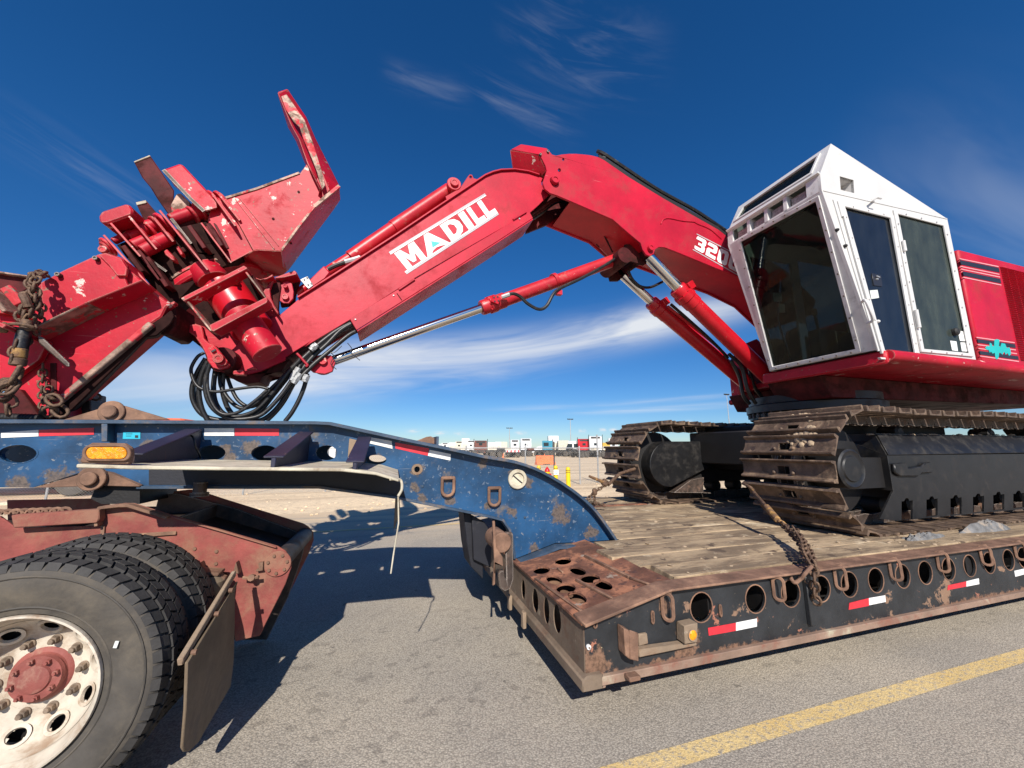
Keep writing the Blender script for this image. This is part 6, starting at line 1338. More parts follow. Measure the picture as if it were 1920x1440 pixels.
# hose guard channel along the underside
gd = R3((262, 980), (600, 776), (1000, 541), (1186, 428), (1205, 462), (1010, 590), (600, 850), (297, 1040))
plate('hose_guard', gd, SY-.045, .02, 'red', stick, .004)
skin(R3((299, 1042), (600, 852), (1010, 592), (1203, 466)), SY-.045, SY+SD-.06, .014, 'red', 'guard_floor', stick, SY-.045, False, .002)
g = G()
for c in (((505, 850), (530, 885)),): a, b = P(*R3(c[0])[0], SY-.047), P(*R3(c[1])[0], SY-.047); g.bar(a, b, .006, .008)
new('guard_joint', g, 'darkred', stick)
for c in (((515, 832), (596, 778)), ((1102, 472), (1170, 432))):
    a, b = P(*R3(c[0])[0], SY-.05), P(*R3(c[1])[0], SY-.05); g = G(); g.bar(a, b, .03, .02); new('guard_tab', g, 'red', stick, bevel=.003)
for c in ((488, 862), (292, 985), (1135, 468)): pin(*R3(c)[0], SY-.045, 1.6, .01, 'galv', stick, 'bolt')
f = bil(R3((556, 752), (1030, 444), (957, 336), (463, 638)))
for v0, v1, m in ((0.0, .055, 'sticker_s'), (.065, .12, 'sticker_w'), (.89, .935, 'sticker_w'), (.945, 1.0, 'sticker_s')): glyph(f, 0, 1, v0, v1, [(0, 0), (1, 0), (1, 1), (0, 1)], [], m, SY, stick, 'sticker_line')
LM = [(0, 0), (0, 1), (.30, 1), (.5, .52), (.70, 1), (1, 1), (1, 0), (.73, 0), (.73, .55), (.58, .14), (.42, .14), (.27, .55), (.27, 0)]
LA = [(0, 0), (.38, 1), (.58, 1), (1.0, 0), (.84, .0), (.66, .10), (.48, .15), (.30, .10), (.20, 0)]
LD = [(0, 0), (0, 1), (.55, 1), (.85, .88), (1, .65), (1, .35), (.85, .12), (.55, 0)]; LDh = [(.32, .22), (.50, .22), (.66, .38), (.66, .62), (.50, .78), (.32, .78)]
LI = [(0, 0), (0, 1), (1, 1), (1, 0)]; LL = [(0, 0), (0, 1), (.42, 1), (.42, .23), (1, .23), (1, 0)]
for u0, u1, o, h in ((.03, .235, LM, []), (.25, .485, LA, []), (.505, .67, LD, [LDh]), (.695, .755, LI, []), (.78, .885, LL, []), (.895, 1.0, LL, [])):
    glyph(f, u0, u1, .125, .86, o, h, 'sticker_w', SY, stick, 'letter')
g = G(); t = lambda l: [f(.25+.235*p[0], .125+.735*p[1]) for p in l]; g.px(t([(.36, .24), (.47, .56), (.72, .24)]), SY-.006, .0015); new('teal_triangle', g, 'teal', stick)
# ---- cylinders
def hyd(name, eye, rod_end, gl_end, bar_end, Y, rr, rg, rb, Y2=None, block=True, m='redshiny', rodm='chrome'):
    c = bpy.data.objects.new(name, None); COL.objects.link(c); put(c, P(*eye, Y), ldr)
    cylpx('rod', eye, gl_end, Y, rr, rodm, c, bevel=0)
    A, B = P(*rod_end, Y), P(*gl_end, Y); r = mpx(rg, *rod_end, Y); d = (B-A).normalized(); L = (B-A).length
    g = G(); g.lathe(A, d, [(r*.78, 0), (r*.86, .02), (r*.86, L*.32), (r, L*.36), (r, L*.62), (r*.9, L*.66), (r*.9, L)], 28); new('gland', g, m, c)
    for k in range(8):
        a = 2*math.pi*k/8; o_ = d.orthogonal().normalized(); w_ = d.cross(o_); p_ = A+d*L*.36+(o_*math.cos(a)+w_*math.sin(a))*r*.88; g = G(); g.cyl(p_, p_-d*.022, .012, 6); new('gland_bolt', g, m, c)
    cylpx('barrel', gl_end, bar_end, Y, rb, m, c, bevel=0, Y2=Y2)
    return c
cm = hyd('stick_cylinder', (606, 683), (902, 578), (945, 563), (1166, 483), 4.37, 9.5, 17, 13.2, m='redcyl')
q = P(606, 684, 4.30); g = G(); g.cyl(P(606, 684, 4.22), P(606, 684, 4.52), .105, 28); new('rod_eye', g, 'red', cm, bevel=.01)
plate('lug', R2((1070, 962), (1160, 880), (1230, 865), (1262, 920), (1240, 985), (1190, 1002), (1100, 990)), SY+.01, .04, 'red', stick); plate('lug', R2((1040, 940), (1160, 880), (1230, 865), (1262, 920), (1240, 985), (1190, 1002), (1100, 990)), SY+.36, .04, 'red', stick)
pin(*R2((1175, 912))[0], SY+.01, 7.5, .035, 'redcyl', stick)
g = G(); q = P(*R3((1012, 885))[0], 4.26); g.box(q, (.10, .05, .10), Matrix.Rotation(.3, 3, 'Y')); new('port_block', g, 'redshiny', cm, bevel=.006)
g = G()
for dx_, dz_ in ((-.025, .02), (.02, .033), (-.015, -.028), (.03, -.015)): g.cyl(q+Vector((dx_, -.026, dz_)), q+Vector((dx_, -.03, dz_)), .011, 8)
new('port_bolts', g, 'stripe', cm)
g = G(); g.tube(spline([P(*R3(c)[0], Y) for c, Y in (((1052, 868), 4.22), ((1100, 852), 4.18), ((1140, 868), 4.18), ((1180, 905), 4.18), ((1235, 932), 4.18), ((1275, 915), 4.18), ((1310, 855), 4.2), ((1350, 822), 4.22), ((1450, 775), 4.22), ((1560, 715), 4.24), ((1640, 665), 4.26), ((1695, 632), 4.3))]), .021, 8); new('cylinder_hose', g, 'hose', cm)
g = G(); a = P(*R3((1045, 870))[0], 4.22); b = P(*R3((1085, 856))[0], 4.19); g.cyl(a, b, .027, 8); new('hose_fitting', g, 'galv', cm)
a = P(*R3((1318, 785))[0], 4.37); d_ = (P(1160, 490, 4.37)-P(945, 563, 4.37)).normalized(); g = G(); g.lathe(a-d_*.03, d_, [(mpx(14.3, 1040, 525, 4.37), 0), (mpx(14.3, 1040, 525, 4.37), .05)], 28); g.box(P(*R3((1338, 848))[0], 4.25), (.07, .06, .06)); new('hose_clamp', g, 'redcyl', cm)
b1 = hyd('boom_cylinder', R4((812, 620))[0], R4((948, 772))[0], R4((1030, 850))[0], R4((1395, 1205))[0], 4.16, 11, 19, 15.5)
b2 = hyd('boom_cylinder', R4((690, 712))[0], R4((822, 838))[0], R4((900, 905))[0], R4((1300, 1245))[0], 4.60, 8.5, 16, 13.5)
for bb_, c, Y in ((b2, (892, 838), 4.48), (b1, (1015, 760), 4.06)):
    g = G(); q = P(*R4(c)[0], Y); g.box(q, (.11, .07, .11), Matrix.Rotation(-.6, 3, 'Y')); new('port_block', g, 'redshiny', bb_, bevel=.008)
g = G(); g.tube(spline([P(*R4(c)[0], 4.45) for c in ((905, 860), (960, 905), (1080, 1000), (1140, 1050), (1190, 1100))]), .022, 8); new('cylinder_pipe', g, 'redshiny', b2)
g = G(); g.tube(spline([P(*R4(c)[0], 4.42) for c in ((920, 850), (1000, 920), (1100, 1010), (1170, 1080), (1195, 1110))]), .022, 8); new('cylinder_hose', g, 'hose', b2)
g = G(); g.tube(spline([P(*R4(c)[0], 4.5) for c in ((715, 690), (735, 730), (770, 762), (820, 768), (880, 742))]), .02, 8); new('cylinder_hose', g, 'hose', b2)
for k, c in enumerate((((1200, 1090), (1260, 1150), (1290, 1260), (1330, 1330)), ((1210, 1120), (1250, 1200), (1270, 1290), (1300, 1330)), ((1230, 1080), (1290, 1140), (1320, 1240), (1360, 1300)))):
    g = G(); g.tube(spline([P(*R4(p)[0], 4.30+.1*k) for p in c]), .026, 8); new('hydraulic_hose', g, 'hose', ldr)
# upper stick cylinder (bucket cylinder): painted segments
c = bpy.data.objects.new('grapple_cylinder', None); COL.objects.link(c); put(c, P(720, 440, 4.37), ldr)
cylpx('barrel', R3((775, 318))[0], R3((495, 508))[0], 4.37, 12.8, 'redcyl', c); cylpx('barrel_collar', R3((520, 492))[0], R3((485, 516))[0], 4.37, 14, 'redcyl', c)
cylpx('barrel_section', R3((490, 512))[0], R3((265, 668))[0], 4.37, 12.5, 'redcyl', c); cylpx('gland', R3((262, 670))[0], R3((150, 742))[0], 4.37, 10.5, 'redcyl', c)
cylpx('rod', R3((150, 742))[0], R2((985, 430))[0], 4.37, 8.5, 'redshiny', c); g = G(); q = P(*R3((800, 285))[0], 4.22); g.cyl(q, q+Vector((0, .30, 0)), .085, 24); new('barrel_eye', g, 'redcyl', c, bevel=.006)
pin(*R3((800, 285))[0], 4.22, 8, .03, 'redcyl', c); plate('lug', R3((762, 372), (755, 352), (830, 310), (868, 252), (880, 238), (892, 240), (900, 258), (930, 266), (900, 290), (840, 330)), SY+.06, .03, 'red', stick, holes=[pe(*R3((884, 252))[0], 2.4, 2.6, 10)])
g = G(); g.px(R2((1060, 340), (1180, 222), (1222, 268), (1190, 310), (1100, 372), (1078, 372)), 4.15, .14); new('valve_block', g, 'red', c, bevel=.008)
g = G(); g.px(R2((1008, 322), (1062, 298), (1102, 365), (1070, 390), (1050, 372)), 4.13, .03); new('valve_flange', g, 'galv', c, bevel=.003)
g = G()
for d in ((1040, 325), (1060, 312), (1068, 362), (1090, 352)): q = P(*R2(d)[0], 4.13); g.cyl(q, q-Vector((0, .004, 0)), .011, 8)
new('flange_bolts', g, 'stripe', c)
g = G(); g.tube(spline([P(*R2(d)[0], 4.2) for d in ((1210, 250), (1260, 225), (1330, 200), (1400, 180), (1450, 165))]), .024, 8); new('cylinder_hose', g, 'hose', c)
g = G(); g.tube([P(*R2(d)[0], 4.19) for d in ((1330, 198), (1400, 180), (1442, 166))], .029, 8); new('hose_fitting', g, 'galv', c)
pin(*R2((905, 452))[0], SY-.03, 6, .03, 'redcyl', stick); pin(*R2((905, 375))[0], SY-.05, 4.2, .03, 'red', stick)
plate('link_plate', R2((870, 360), (885, 340), (925, 335), (950, 352), (962, 410), (958, 460), (930, 492), (885, 492), (855, 470), (860, 420)), SY-.03, .025, 'red', stick)

g = G(); g.px(R3((1175, 440), (1290, 335), (1440, 375), (1270, 500), (1170, 540)), 4.62, .04); new('nose_shade_plate', g, 'darkred', boom)  # added dark plate, gives the gap under the boom nose its shade
for k in range(3):
    g = G(); g.tube(spline([P(*R3(c)[0], 4.3+.05*k) for c in ((1180, 455+k*14), (1250, 410+k*14), (1320, 362+k*12), (1400, 350+k*10))]), .018, 8); new('nose_hose', g, 'darkred' if k < 2 else 'hose', boom)
# ---------------------------------------------------------------- grapple
grp = bpy.data.objects.new('grapple', None); COL.objects.link(grp); put(grp, P(430, 560, 4.2), ldr)
RW = 'redworn'
def pl(name, pts, Y, d, m=RW, bevel=.006, holes=(), off=(0, 0)):
    g = G(); g.px(pts, Y, d, holes, off); return new(name, g, m, grp, bevel=bevel)
def wedge(name, front, back, Yf, Yb, m=RW, bevel=.004):
    """solid between a front outline on plane Yf and a matching back outline on plane Yb"""
    n = len(front); Yl = Yf if isinstance(Yf, (list, tuple)) else [Yf]*n; vs = [P(x, y, Yq) for (x, y), Yq in zip(front, Yl)]+[P(x, y, Yb) for x, y in back]
    ft = [Vector((v.x, v.z, 0)) for v in vs[:n]]; tri = tessellate_polygon([ft])
    g = G(); g.add(vs, [tuple(t) for t in tri]+[tuple(i+n for i in reversed(t)) for t in tri]+[(i, (i+1) % n, (i+1) % n+n, i+n) for i in range(n)]); return new(name, g, m, grp, bevel=bevel)
# upper heel arm: recessed web, thick flange below/right, upright tine
pl('arm_web', R1((905, 512), (925, 505), (1050, 470), (1225, 405), (1262, 355), (1320, 400), (1350, 470), (1290, 545), (1155, 722), (1055, 716), (1035, 720), (930, 525)), 4.00, .05)
pl('arm_web', R1((905, 512), (925, 505), (1050, 470), (1225, 405), (1262, 355), (1320, 400), (1350, 470), (1290, 545), (1155, 722), (1055, 716), (1035, 720), (930, 525)), 4.42, .04)
g = G(); w_ = [P(*c, 4.0) for c in R1((925, 505), (1050, 468), (1225, 403))]
for i in range(2): g.bar(w_[i]+Vector((0, .22, 0)), w_[i+1]+Vector((0, .22, 0)), .46, .02)
new('arm_top_plate', g, 'worn_edge', grp)
wedge('tine', R1((1135, 72), (1176, 58), (1182, 72), (1252, 172), (1290, 260), (1385, 448), (1392, 470), (1330, 480), (1300, 500), (1308, 468), (1262, 372), (1254, 352), (1222, 262), (1190, 205)), R1((1137, 84), (1170, 76), (1186, 90), (1244, 182), (1282, 270), (1366, 440), (1380, 470), (1322, 486), (1296, 506), (1304, 470), (1256, 380), (1246, 360), (1212, 275), (1178, 215)), [3.9, 3.95, 4.0, 4.12, 4.15, 4.2, 4.2, 4.1, 4.0, 3.9, 3.9, 3.9, 3.9, 3.9], 4.52, RW, .008)
g = G(); g.px(R1((1150, 88), (1172, 80), (1185, 98), (1246, 185), (1284, 290), (1318, 400), (1330, 452), (1318, 470), (1308, 440), (1296, 395), (1270, 330), (1240, 260), (1226, 215), (1200, 190), (1168, 140)), 3.888, .01); new('tine_wear_face', g, 'worn_edge', grp, bevel=.003)
wedge('arm_flange', R1((1285, 540), (1388, 452), (1392, 512), (1370, 545), (1176, 806), (1158, 790), (1150, 722)), R1((1278, 545), (1370, 465), (1378, 510), (1352, 545), (1172, 790), (1150, 778), (1140, 725)), [3.9, 4.05, 4.2, 4.3, 4.35, 4.2, 3.95], 4.55, RW, .008)
g = G(); w_ = [P(*c, 3.895) for c in R1((1286, 540), (1388, 456))]; g.bar(w_[0], w_[1], .03, .02, (0, 1, 0)); w_ = [P(*c, 3.895) for c in R1((1286, 541), (1215, 632), (1152, 720))]; g.bar(w_[0], w_[1], .018, .02, (0, 1, 0)); g.bar(w_[1], w_[2], .018, .02, (0, 1, 0)); new('worn_flange_edge', g, 'worn_edge', grp)
wedge('arm_heel', R1((1035, 720), (1055, 716), (1152, 722), (1176, 805), (1155, 822), (1100, 830), (1000, 790), (960, 765)), R1((1035, 715), (1055, 710), (1150, 716), (1172, 790), (1150, 806), (1100, 815), (1000, 780), (960, 755)), [3.98, 3.98, 3.98, 4.3, 4.4, 4.42, 4.4, 4.38], 4.6, 'redworn', .006)
wedge('arm_knee', R1((930, 525), (1040, 720), (955, 765), (935, 770), (850, 600), (870, 500)), R1((930, 520), (1035, 712), (955, 755), (935, 760), (860, 600), (880, 505)), 4.06, 4.45, 'redworn', .006)
g = G(); w_ = [P(*c, 3.994) for c in R1((962, 508), (1122, 712))]; g.bar(w_[0], w_[1], .006, .012, (0, 1, 0)); w_ = [P(*c, 3.994) for c in R1((978, 503), (1140, 700))]; g.bar(w_[0], w_[1], .004, .01, (0, 1, 0)); new('web_seam', g, RW, grp)
for c in ((1222, 480), (1190, 690), (1118, 590)): q = P(*R1(c)[0], 4.0); g = G(); g.cyl(q, q-Vector((0, .006, 0)), .012, 10); new('small_plug', g, 'darkred', grp)
# knuckle: two dark tines, red box, shaft with discs, thin cheek plates
wedge('dark_tine', G1((482, 108), (625, 52), (650, 82), (848, 372), (838, 585), (800, 592), (700, 452), (640, 350), (560, 255), (505, 150)), G1((500, 118), (618, 76), (640, 95), (830, 372), (824, 570), (790, 575), (700, 450), (640, 352), (570, 258), (520, 155)), 4.25, 4.6, 'darkred', .008)
wedge('dark_tine', G1((500, 476), (592, 456), (722, 610), (700, 660), (600, 668), (562, 610)), G1((510, 482), (588, 466), (712, 606), (700, 650), (600, 658), (566, 612)), 4.2, 4.5, 'darkred', .006)
g = G(); g.px(G1((500, 476), (590, 456), (600, 480), (560, 490), (510, 502)), 4.19, .02); g.px(G1((482, 108), (625, 50), (634, 60), (490, 118)), 4.24, .02); new('worn_tine_tip', g, 'cream', grp, bevel=.003)
wedge('knuckle_box', G1((752, 184), (905, 130), (935, 152), (1235, 470), (1245, 530), (1130, 562), (1045, 530), (1000, 455), (850, 330)), G1((770, 192), (900, 146), (925, 160), (1215, 470), (1225, 525), (1130, 552), (1050, 522), (1005, 452), (865, 328)), 4.0, 4.5, RW, .012)
g = G(); w_ = [P(*c, 3.992) for c in G1((756, 190), (1000, 450), (1120, 560))]; g.bar(w_[0], w_[1], .03, .02, (0, 1, 0)); g.bar(w_[1], w_[2], .03, .02, (0, 1, 0)); new('box_edge', g, 'darksteel', grp)
g = G(); g.px(G1((815, 500), (870, 400), (905, 395), (985, 470), (990, 560), (850, 585), (825, 580)), 4.12, .1); new('inner_cheek', g, 'worn_edge', grp, bevel=.004)
def shaft(a, b, r, Ya, Yb, m=RW, name='knuckle_shaft'):
    A, B = P(*G1(a)[0], Ya), P(*G1(b)[0], Yb); g = G(); g.cyl(A, B, mpx(r/4.8, *G1(a)[0], Ya), 24); return new(name, g, m, grp, bevel=.006)
ya = lambda x: 3.95+.25*(x-200)/1100
shaft((300, 830), (480, 745), 32, ya(300), ya(480)); shaft((440, 790), (560, 745), 46, ya(440), ya(560)); shaft((540, 730), (740, 660), 62, ya(540), ya(740)); shaft((480, 870), (620, 810), 55, ya(480)-.06, ya(620)-.06); shaft((560, 920), (700, 850), 62, ya(560)-.06, ya(700)-.06); shaft((660, 860), (820, 790), 66, ya(660)-.04, ya(820)-.04)
shaft((820, 640), (1010, 570), 56, ya(820), ya(1010)); shaft((1000, 590), (1290, 490), 66, ya(1000), ya(1290)); shaft((200, 905), (262, 880), 38, ya(200), ya(262)); shaft((880, 700), (1290, 560), 40, ya(880)+.05, ya(1290)+.05, 'darkred')
def disc(c, r, t=.03, m=RW, Y=None):
    A = P(*G1(c)[0], Y or ya(c[0])-.02); d = (P(*G1((c[0]+100, c[1]-38))[0], A.y+.03)-P(*G1(c)[0], A.y)).normalized(); g = G(); g.cyl(A-d*t, A+d*t, mpx(r/4.8, *G1(c)[0], A.y), 30); return new('shaft_collar', g, m, grp, bevel=.006)
disc((235, 890), 62, .012); disc((255, 880), 88, .012); disc((560, 760), 78, .01); disc((640, 740), 84, .012); disc((700, 700), 100, .012); disc((760, 690), 118, .014); disc((1015, 590), 78, .012); disc((1080, 560), 84, .014); disc((1200, 450), 80, .012); disc((1255, 440), 66, .015); disc((1290, 470), 84, .012)
pin(*G1((212, 905))[0], 3.9, 7, .02, RW, grp, 'pin_head')
pl('cap_block', G1((166, 600), (190, 556), (400, 490), (442, 494), (474, 545), (470, 582), (440, 598), (250, 664), (200, 668), (172, 640)), 3.84, .35, bevel=.012)
# thin plates seen edge on: each runs away from the camera as well as down the picture
def cheek(a, b, Ya, Yb, depth, w=3.0, m=RW, taper=0.):
    A, B = P(*G1(a)[0], Ya), P(*G1(b)[0], Yb); va = (A-Vector((0, 0, CAMZ))).normalized(); vb = (B-Vector((0, 0, CAMZ))).normalized()
    wd = mpx(w/2, *G1(a)[0], Ya); d = (B-A).normalized(); s = d.cross(va).normalized()*wd; ka = va*depth+s*.35*depth/.3*0; kb = vb*depth
    tw = Vector((0, 0, 0))
    g = G(); g.add([A-s, A+s, B+s, B-s, A-s+ka+tw, A+s+ka+tw, B+s+kb+tw, B-s+kb+tw], [(0, 1, 2, 3), (7, 6, 5, 4), (0, 4, 5, 1), (1, 5, 6, 2), (2, 6, 7, 3), (3, 7, 4, 0)]); return new('cheek_plate', g, m, grp, bevel=.003)
cheek((212, 770), (775, 1395), 3.84, 3.82, .45, 3.6); cheek((275, 662), (545, 965), 3.84, 3.86, .4, 4.0); cheek((440, 600), (690, 900), 3.84, 3.86, .4, 4.0)
cheek((665, 615), (840, 830), 3.90, 3.90, .35, 4.5); cheek((715, 548), (1150, 1085), 3.86, 3.82, .45, 3.8); cheek((1090, 660), (1362, 1022), 3.92, 3.88, .45, 3.2); cheek((1190, 400), (1400, 690), 3.96, 3.95, .4, 4.0); cheek((1250, 400), (1440, 640), 3.98, 3.97, .35, 4.5)
cheek((820, 620), (1000, 850), 4.0, 4.0, .3, 6, 'darksteel'); cheek((500, 900), (780, 1100), 3.98, 4.0, .3, 5, 'darksteel'); cheek((1210, 660), (1330, 890), 4.06, 4.05, .25, 5, 'darkred'); cheek((1140, 690), (1290, 960), 4.06, 4.05, .25, 5, 'darkred')
# core with small gaps, its recess shade put into the dark colour
pl('knuckle_shade_core', G1((330, 860), (480, 800), (700, 800), (900, 700), (1180, 640), (1225, 660), (1270, 850), (1330, 870), (1350, 800), (1420, 870), (1440, 960), (1400, 1010), (1150, 1110), (1050, 1180), (950, 1290), (830, 1420), (700, 1300), (560, 1130), (420, 980)), 4.08, .2, 'shadesteel', .004, [pe(*G1((983, 940))[0], 3.0, 4.4, 10), pe(*G1((1292, 885))[0], 3.4, 5.2, 10)])
for a_, b_ in (((430, 900), (600, 1130)), ((560, 940), (760, 1200)), ((900, 760), (1080, 1000)), ((1010, 720), (1150, 920)), ((1180, 700), (1300, 900)), ((640, 1000), (820, 1260))):
    g = G(); g.bar(P(*G1(a_)[0], 4.0), P(*G1(b_)[0], 4.0), .035, .14, (0, 1, 0)); new('inner_rib', g, 'darkred', grp, bevel=.004)
for c_, r_ in (((520, 1010), 22), ((930, 900), 26), ((1100, 860), 22), ((700, 1130), 24)):
    q = P(*G1(c_)[0], 4.0); g = G(); g.cyl(q, q+Vector((0, .1, 0)), mpx(r_/4.8, *G1(c_)[0], 4.0), 16); new('inner_pin', g, 'darkred', grp, bevel=.004)
pl('bright_lug', G1((752, 915), (780, 895), (800, 920), (840, 960), (856, 1000), (820, 995), (790, 965), (765, 945)), 3.95, .08); pl('bright_lug', G1((858, 880), (880, 865), (905, 900), (928, 940), (905, 955), (880, 915)), 3.95, .06)
# lower-left arm: main box, bolted cover, lips, dark rear parts
armp = R1((-120, 940), (60, 905), (150, 868), (165, 850), (400, 735), (432, 728), (500, 748), (520, 790), (650, 905), (700, 935), (680, 950), (660, 990), (600, 1030), (230, 1345), (240, 1400), (165, 1398), (65, 1290), (-20, 1240), (-150, 1270))
pl('lower_arm', armp, 3.66, .27, RW, .01)
pl('bolted_cover', R1((165, 850), (255, 802), (400, 735), (432, 728), (470, 745), (505, 760), (520, 782), (512, 830), (520, 855), (548, 890), (550, 905), (205, 1068), (175, 1060)), 3.625, .033, RW, .005)
pl('cover_plate', R1((400, 735), (432, 728), (495, 752), (520, 790), (516, 822), (478, 822), (445, 780)), 3.60, .024, RW, .004)
for c, m_ in (((400, 757), 'darksteel'), ((247, 823), 'darksteel'), ((517, 903), 'darksteel'), ((371, 968), 'worn_edge')): pin(*R1(c)[0], 3.624, 4.2, .035, m_, grp, 'cover_bolt')
q = P(*R1((207, 1042))[0], 3.624); g = G(); g.cyl(q, q-Vector((0, .003, 0)), .022, 14); new('empty_bolt_hole', g, 'stripe', grp)
def lip(a, b, Y0, ov, w, m, name='lip'):
    A, B = P(*R1(a)[0], Y0), P(*R1(b)[0], Y0); g = G(); d = (B-A).normalized(); u = Vector((-d.z, 0, d.x)); h = mpx(w/2.18, *R1(a)[0], Y0)
    g.add([A, B, B+u*-h, A+u*-h]+[v-Vector((0, ov, 0)) for v in (A, B, B+u*-h, A+u*-h)], [(0, 1, 2, 3), (7, 6, 5, 4), (0, 4, 5, 1), (1, 5, 6, 2), (2, 6, 7, 3), (3, 7, 4, 0)]); return new(name, g, m, grp, bevel=.012, seg=2)
lip((185, 1085), (430, 965), 3.66, .20, 9, 'worn_edge', 'upper_lip'); lip((430, 965), (640, 878), 3.66, .20, 9, RW, 'upper_lip')
lip((225, 1345), (620, 1015), 3.66, .05, 26, 'worn_edge', 'lower_lip')
wedge('lower_arm_underside', R1((232, 1352), (620, 1022), (665, 992), (700, 962), (716, 990), (700, 1020), (640, 1070), (600, 1075), (300, 1370), (240, 1400)), R1((250, 1360), (600, 1040), (650, 1000), (700, 970), (720, 1000), (700, 1040), (650, 1080), (610, 1090), (330, 1370), (260, 1400)), 3.655, 4.0, 'shadesteel', .01)  # shade of the downward face is put into the colour
pl('knuckle_seat', R1((610, 900), (690, 935), (715, 930), (720, 1000), (712, 1040), (690, 1060), (650, 1060), (640, 1030), (670, 985), (668, 950)), 3.74, .35, 'darkred', .008)
pl('seat_rim', R1((618, 1015), (655, 1000), (668, 960), (672, 945), (712, 925), (716, 935), (690, 950), (680, 990), (662, 1022), (625, 1035)), 3.70, .06, RW, .005)
pl('dark_back_plate', R1((-120, 790), (0, 808), (118, 825), (130, 868), (60, 905), (20, 890), (-120, 890)), 4.1, .3, 'darkred', .008)
pl('dark_back_edge', R1((-120, 786), (0, 804), (118, 821), (118, 827), (0, 812), (-120, 794)), 4.05, .05, 'worn_edge', .003)
pl('left_web', R1((-150, 960), (0, 960), (70, 985), (165, 1075), (195, 1090), (190, 1105), (160, 1165), (30, 1260), (-150, 1300)), 3.60, .05, 'redworn', .004)
g = G(); g.bar(P(*R1((-20, 875))[0], 3.56), P(*R1((78, 990))[0], 3.56), .03, .22, (0, 1, 0)); new('diagonal_bar', g, 'worn_edge', grp, bevel=.006)
g = G(); g.bar(P(*R1((10, 880))[0], 3.60), P(*R1((72, 950))[0], 3.60), .12, .05, (0, 1, 0)); new('white_worn_plate', g, 'worn_edge', grp, bevel=.006)
g = G(); g.bar(P(*R1((-20, 972))[0], 3.57), P(*R1((78, 982))[0], 3.57), .02, .06, (0, 1, 0)); new('thin_bar', g, 'worn_edge', grp, bevel=.004)
# overhanging shelf that shades the left part
A_, B_2 = P(*R1((-60, 985))[0], 3.58), P(*R1((190, 1090))[0], 3.58)
g = G(); g.bar(A_+Vector((0, -.16, 0)), B_2+Vector((0, -.16, 0)), .34, .03, (0, .05, 1)); new('shade_flange', g, 'redworn', grp, bevel=.004)
wedge('pointer_bar', R1((155, 1068), (175, 1075), (285, 1180), (286, 1196), (270, 1192), (160, 1095)), R1((158, 1080), (178, 1088), (275, 1185), (276, 1195), (265, 1190), (165, 1105)), 3.38, 3.58, 'darksteel', .004)
pl('lower_gusset', R1((60, 1290), (80, 1285), (165, 1395), (150, 1402), (-100, 1402), (-100, 1330)), 3.62, .25, 'darkred', .006)
g = G(); g.px(R1((205, 1180), (230, 1180), (232, 1395), (208, 1395)), 3.655, .004); new('hanging_plate', g, 'darkred', grp)
pl('bottom_block', R1((495, 1285), (560, 1280), (560, 1310), (500, 1398), (480, 1398)) if False else R1((310, 1330), (370, 1330), (375, 1405), (300, 1405)), 3.9, .2, 'darksteel')
# ---- rotator
ax0, ax1 = P(*G3((640, 500))[0], 4.22), P(*G3((1075, 1070))[0], 3.80)
axd = (ax1-ax0).normalized()
def on_axis(c, Y): return P(*G3(c)[0], Y)
g = G(); c0 = on_axis((470, 330), 4.38); R0 = mpx(98, *G3((600, 470))[0], 4.5)
dc = on_axis((600, 560), 4.56); vw_ = ray(*G3((600, 560))[0]).normalized(); rr1 = vw_.cross(Vector((0, 0, 1))).normalized(); uu1 = rr1.cross(vw_); dd = (vw_*-.56+(rr1*.61-uu1*.79)*.83).normalized()
g.lathe(dc, dd, [(R0, -.05), (R0, .0), (R0*.97, .02), (R0*.55, .035), (0, .035)], 56); new('slew_ring', g, RW, grp, bevel=.003)
g = G(); g.lathe(dc, dd, [(R0*1.02, -.075), (R0*1.02, -.052), (R0*.9, -.05), (R0*.9, -.076)], 56, closed=True); new('slew_ring_edge', g, 'worn_edge', grp)
g = G(); g.lathe(on_axis((470, 330), 4.12), dd, [(.13, -.10), (.14, .02), (.125, .05), (0, .055)], 32); new('motor_dome', g, RW, grp)
g = G(); a = on_axis((660, 520), 4.12); b = a+dd*.42; g.cyl(a-dd*.1, b, mpx(36, *G3((700, 600))[0], 4.1), 36); new('rotator_motor', g, 'redshiny', grp, bevel=.006)
g = G(); a = on_axis((900, 890), 3.86); b = on_axis((1065, 1065), 3.86); b = a+dd*.26; g.cyl(a-dd*.2, b, mpx(26.5, *G3((960, 950))[0], 3.9), 36); new('motor_can', g, RW, grp, bevel=.006)
# guard frame: four bars with depth
def gbar(pts, Y, d, m=RW): pl('guard_bar', G3(*pts), Y, d, m, .004)
gbar(((160, 545), (815, 208), (850, 232), (848, 244), (190, 582)), 3.66, .14); gbar(((455, 828), (1050, 535), (1062, 568), (1058, 590), (500, 893), (470, 875)), 3.62, .16)
gbar(((220, 588), (238, 578), (490, 885), (462, 890)), 3.66, .14, 'worn_edge'); gbar(((825, 278), (845, 272), (1062, 562), (1040, 558)), 3.66, .14, 'worn_edge')
wedge('guard_inner_side', G3((846, 240), (860, 250), (1000, 440), (1060, 560), (1040, 560), (830, 280)), G3((900, 300), (960, 380), (1010, 470), (1040, 560), (1010, 560), (850, 330)), 3.80, 4.1, 'darkred')
pl('inner_flange', G3((350, 525), (735, 338), (762, 362), (760, 380), (395, 562), (362, 552)), 3.95, .06)
for c in ((418, 560), (742, 390)): pin(*G3(c)[0], 3.94, 3, .03, RW, grp, 'flange_bolt')
pl('guard_shade_back', G3((200, 600), (850, 250), (1030, 540), (960, 640), (480, 860)), 4.14, .05, 'shadesteel')  # dark sheet stands in for the shaded inside of the frame
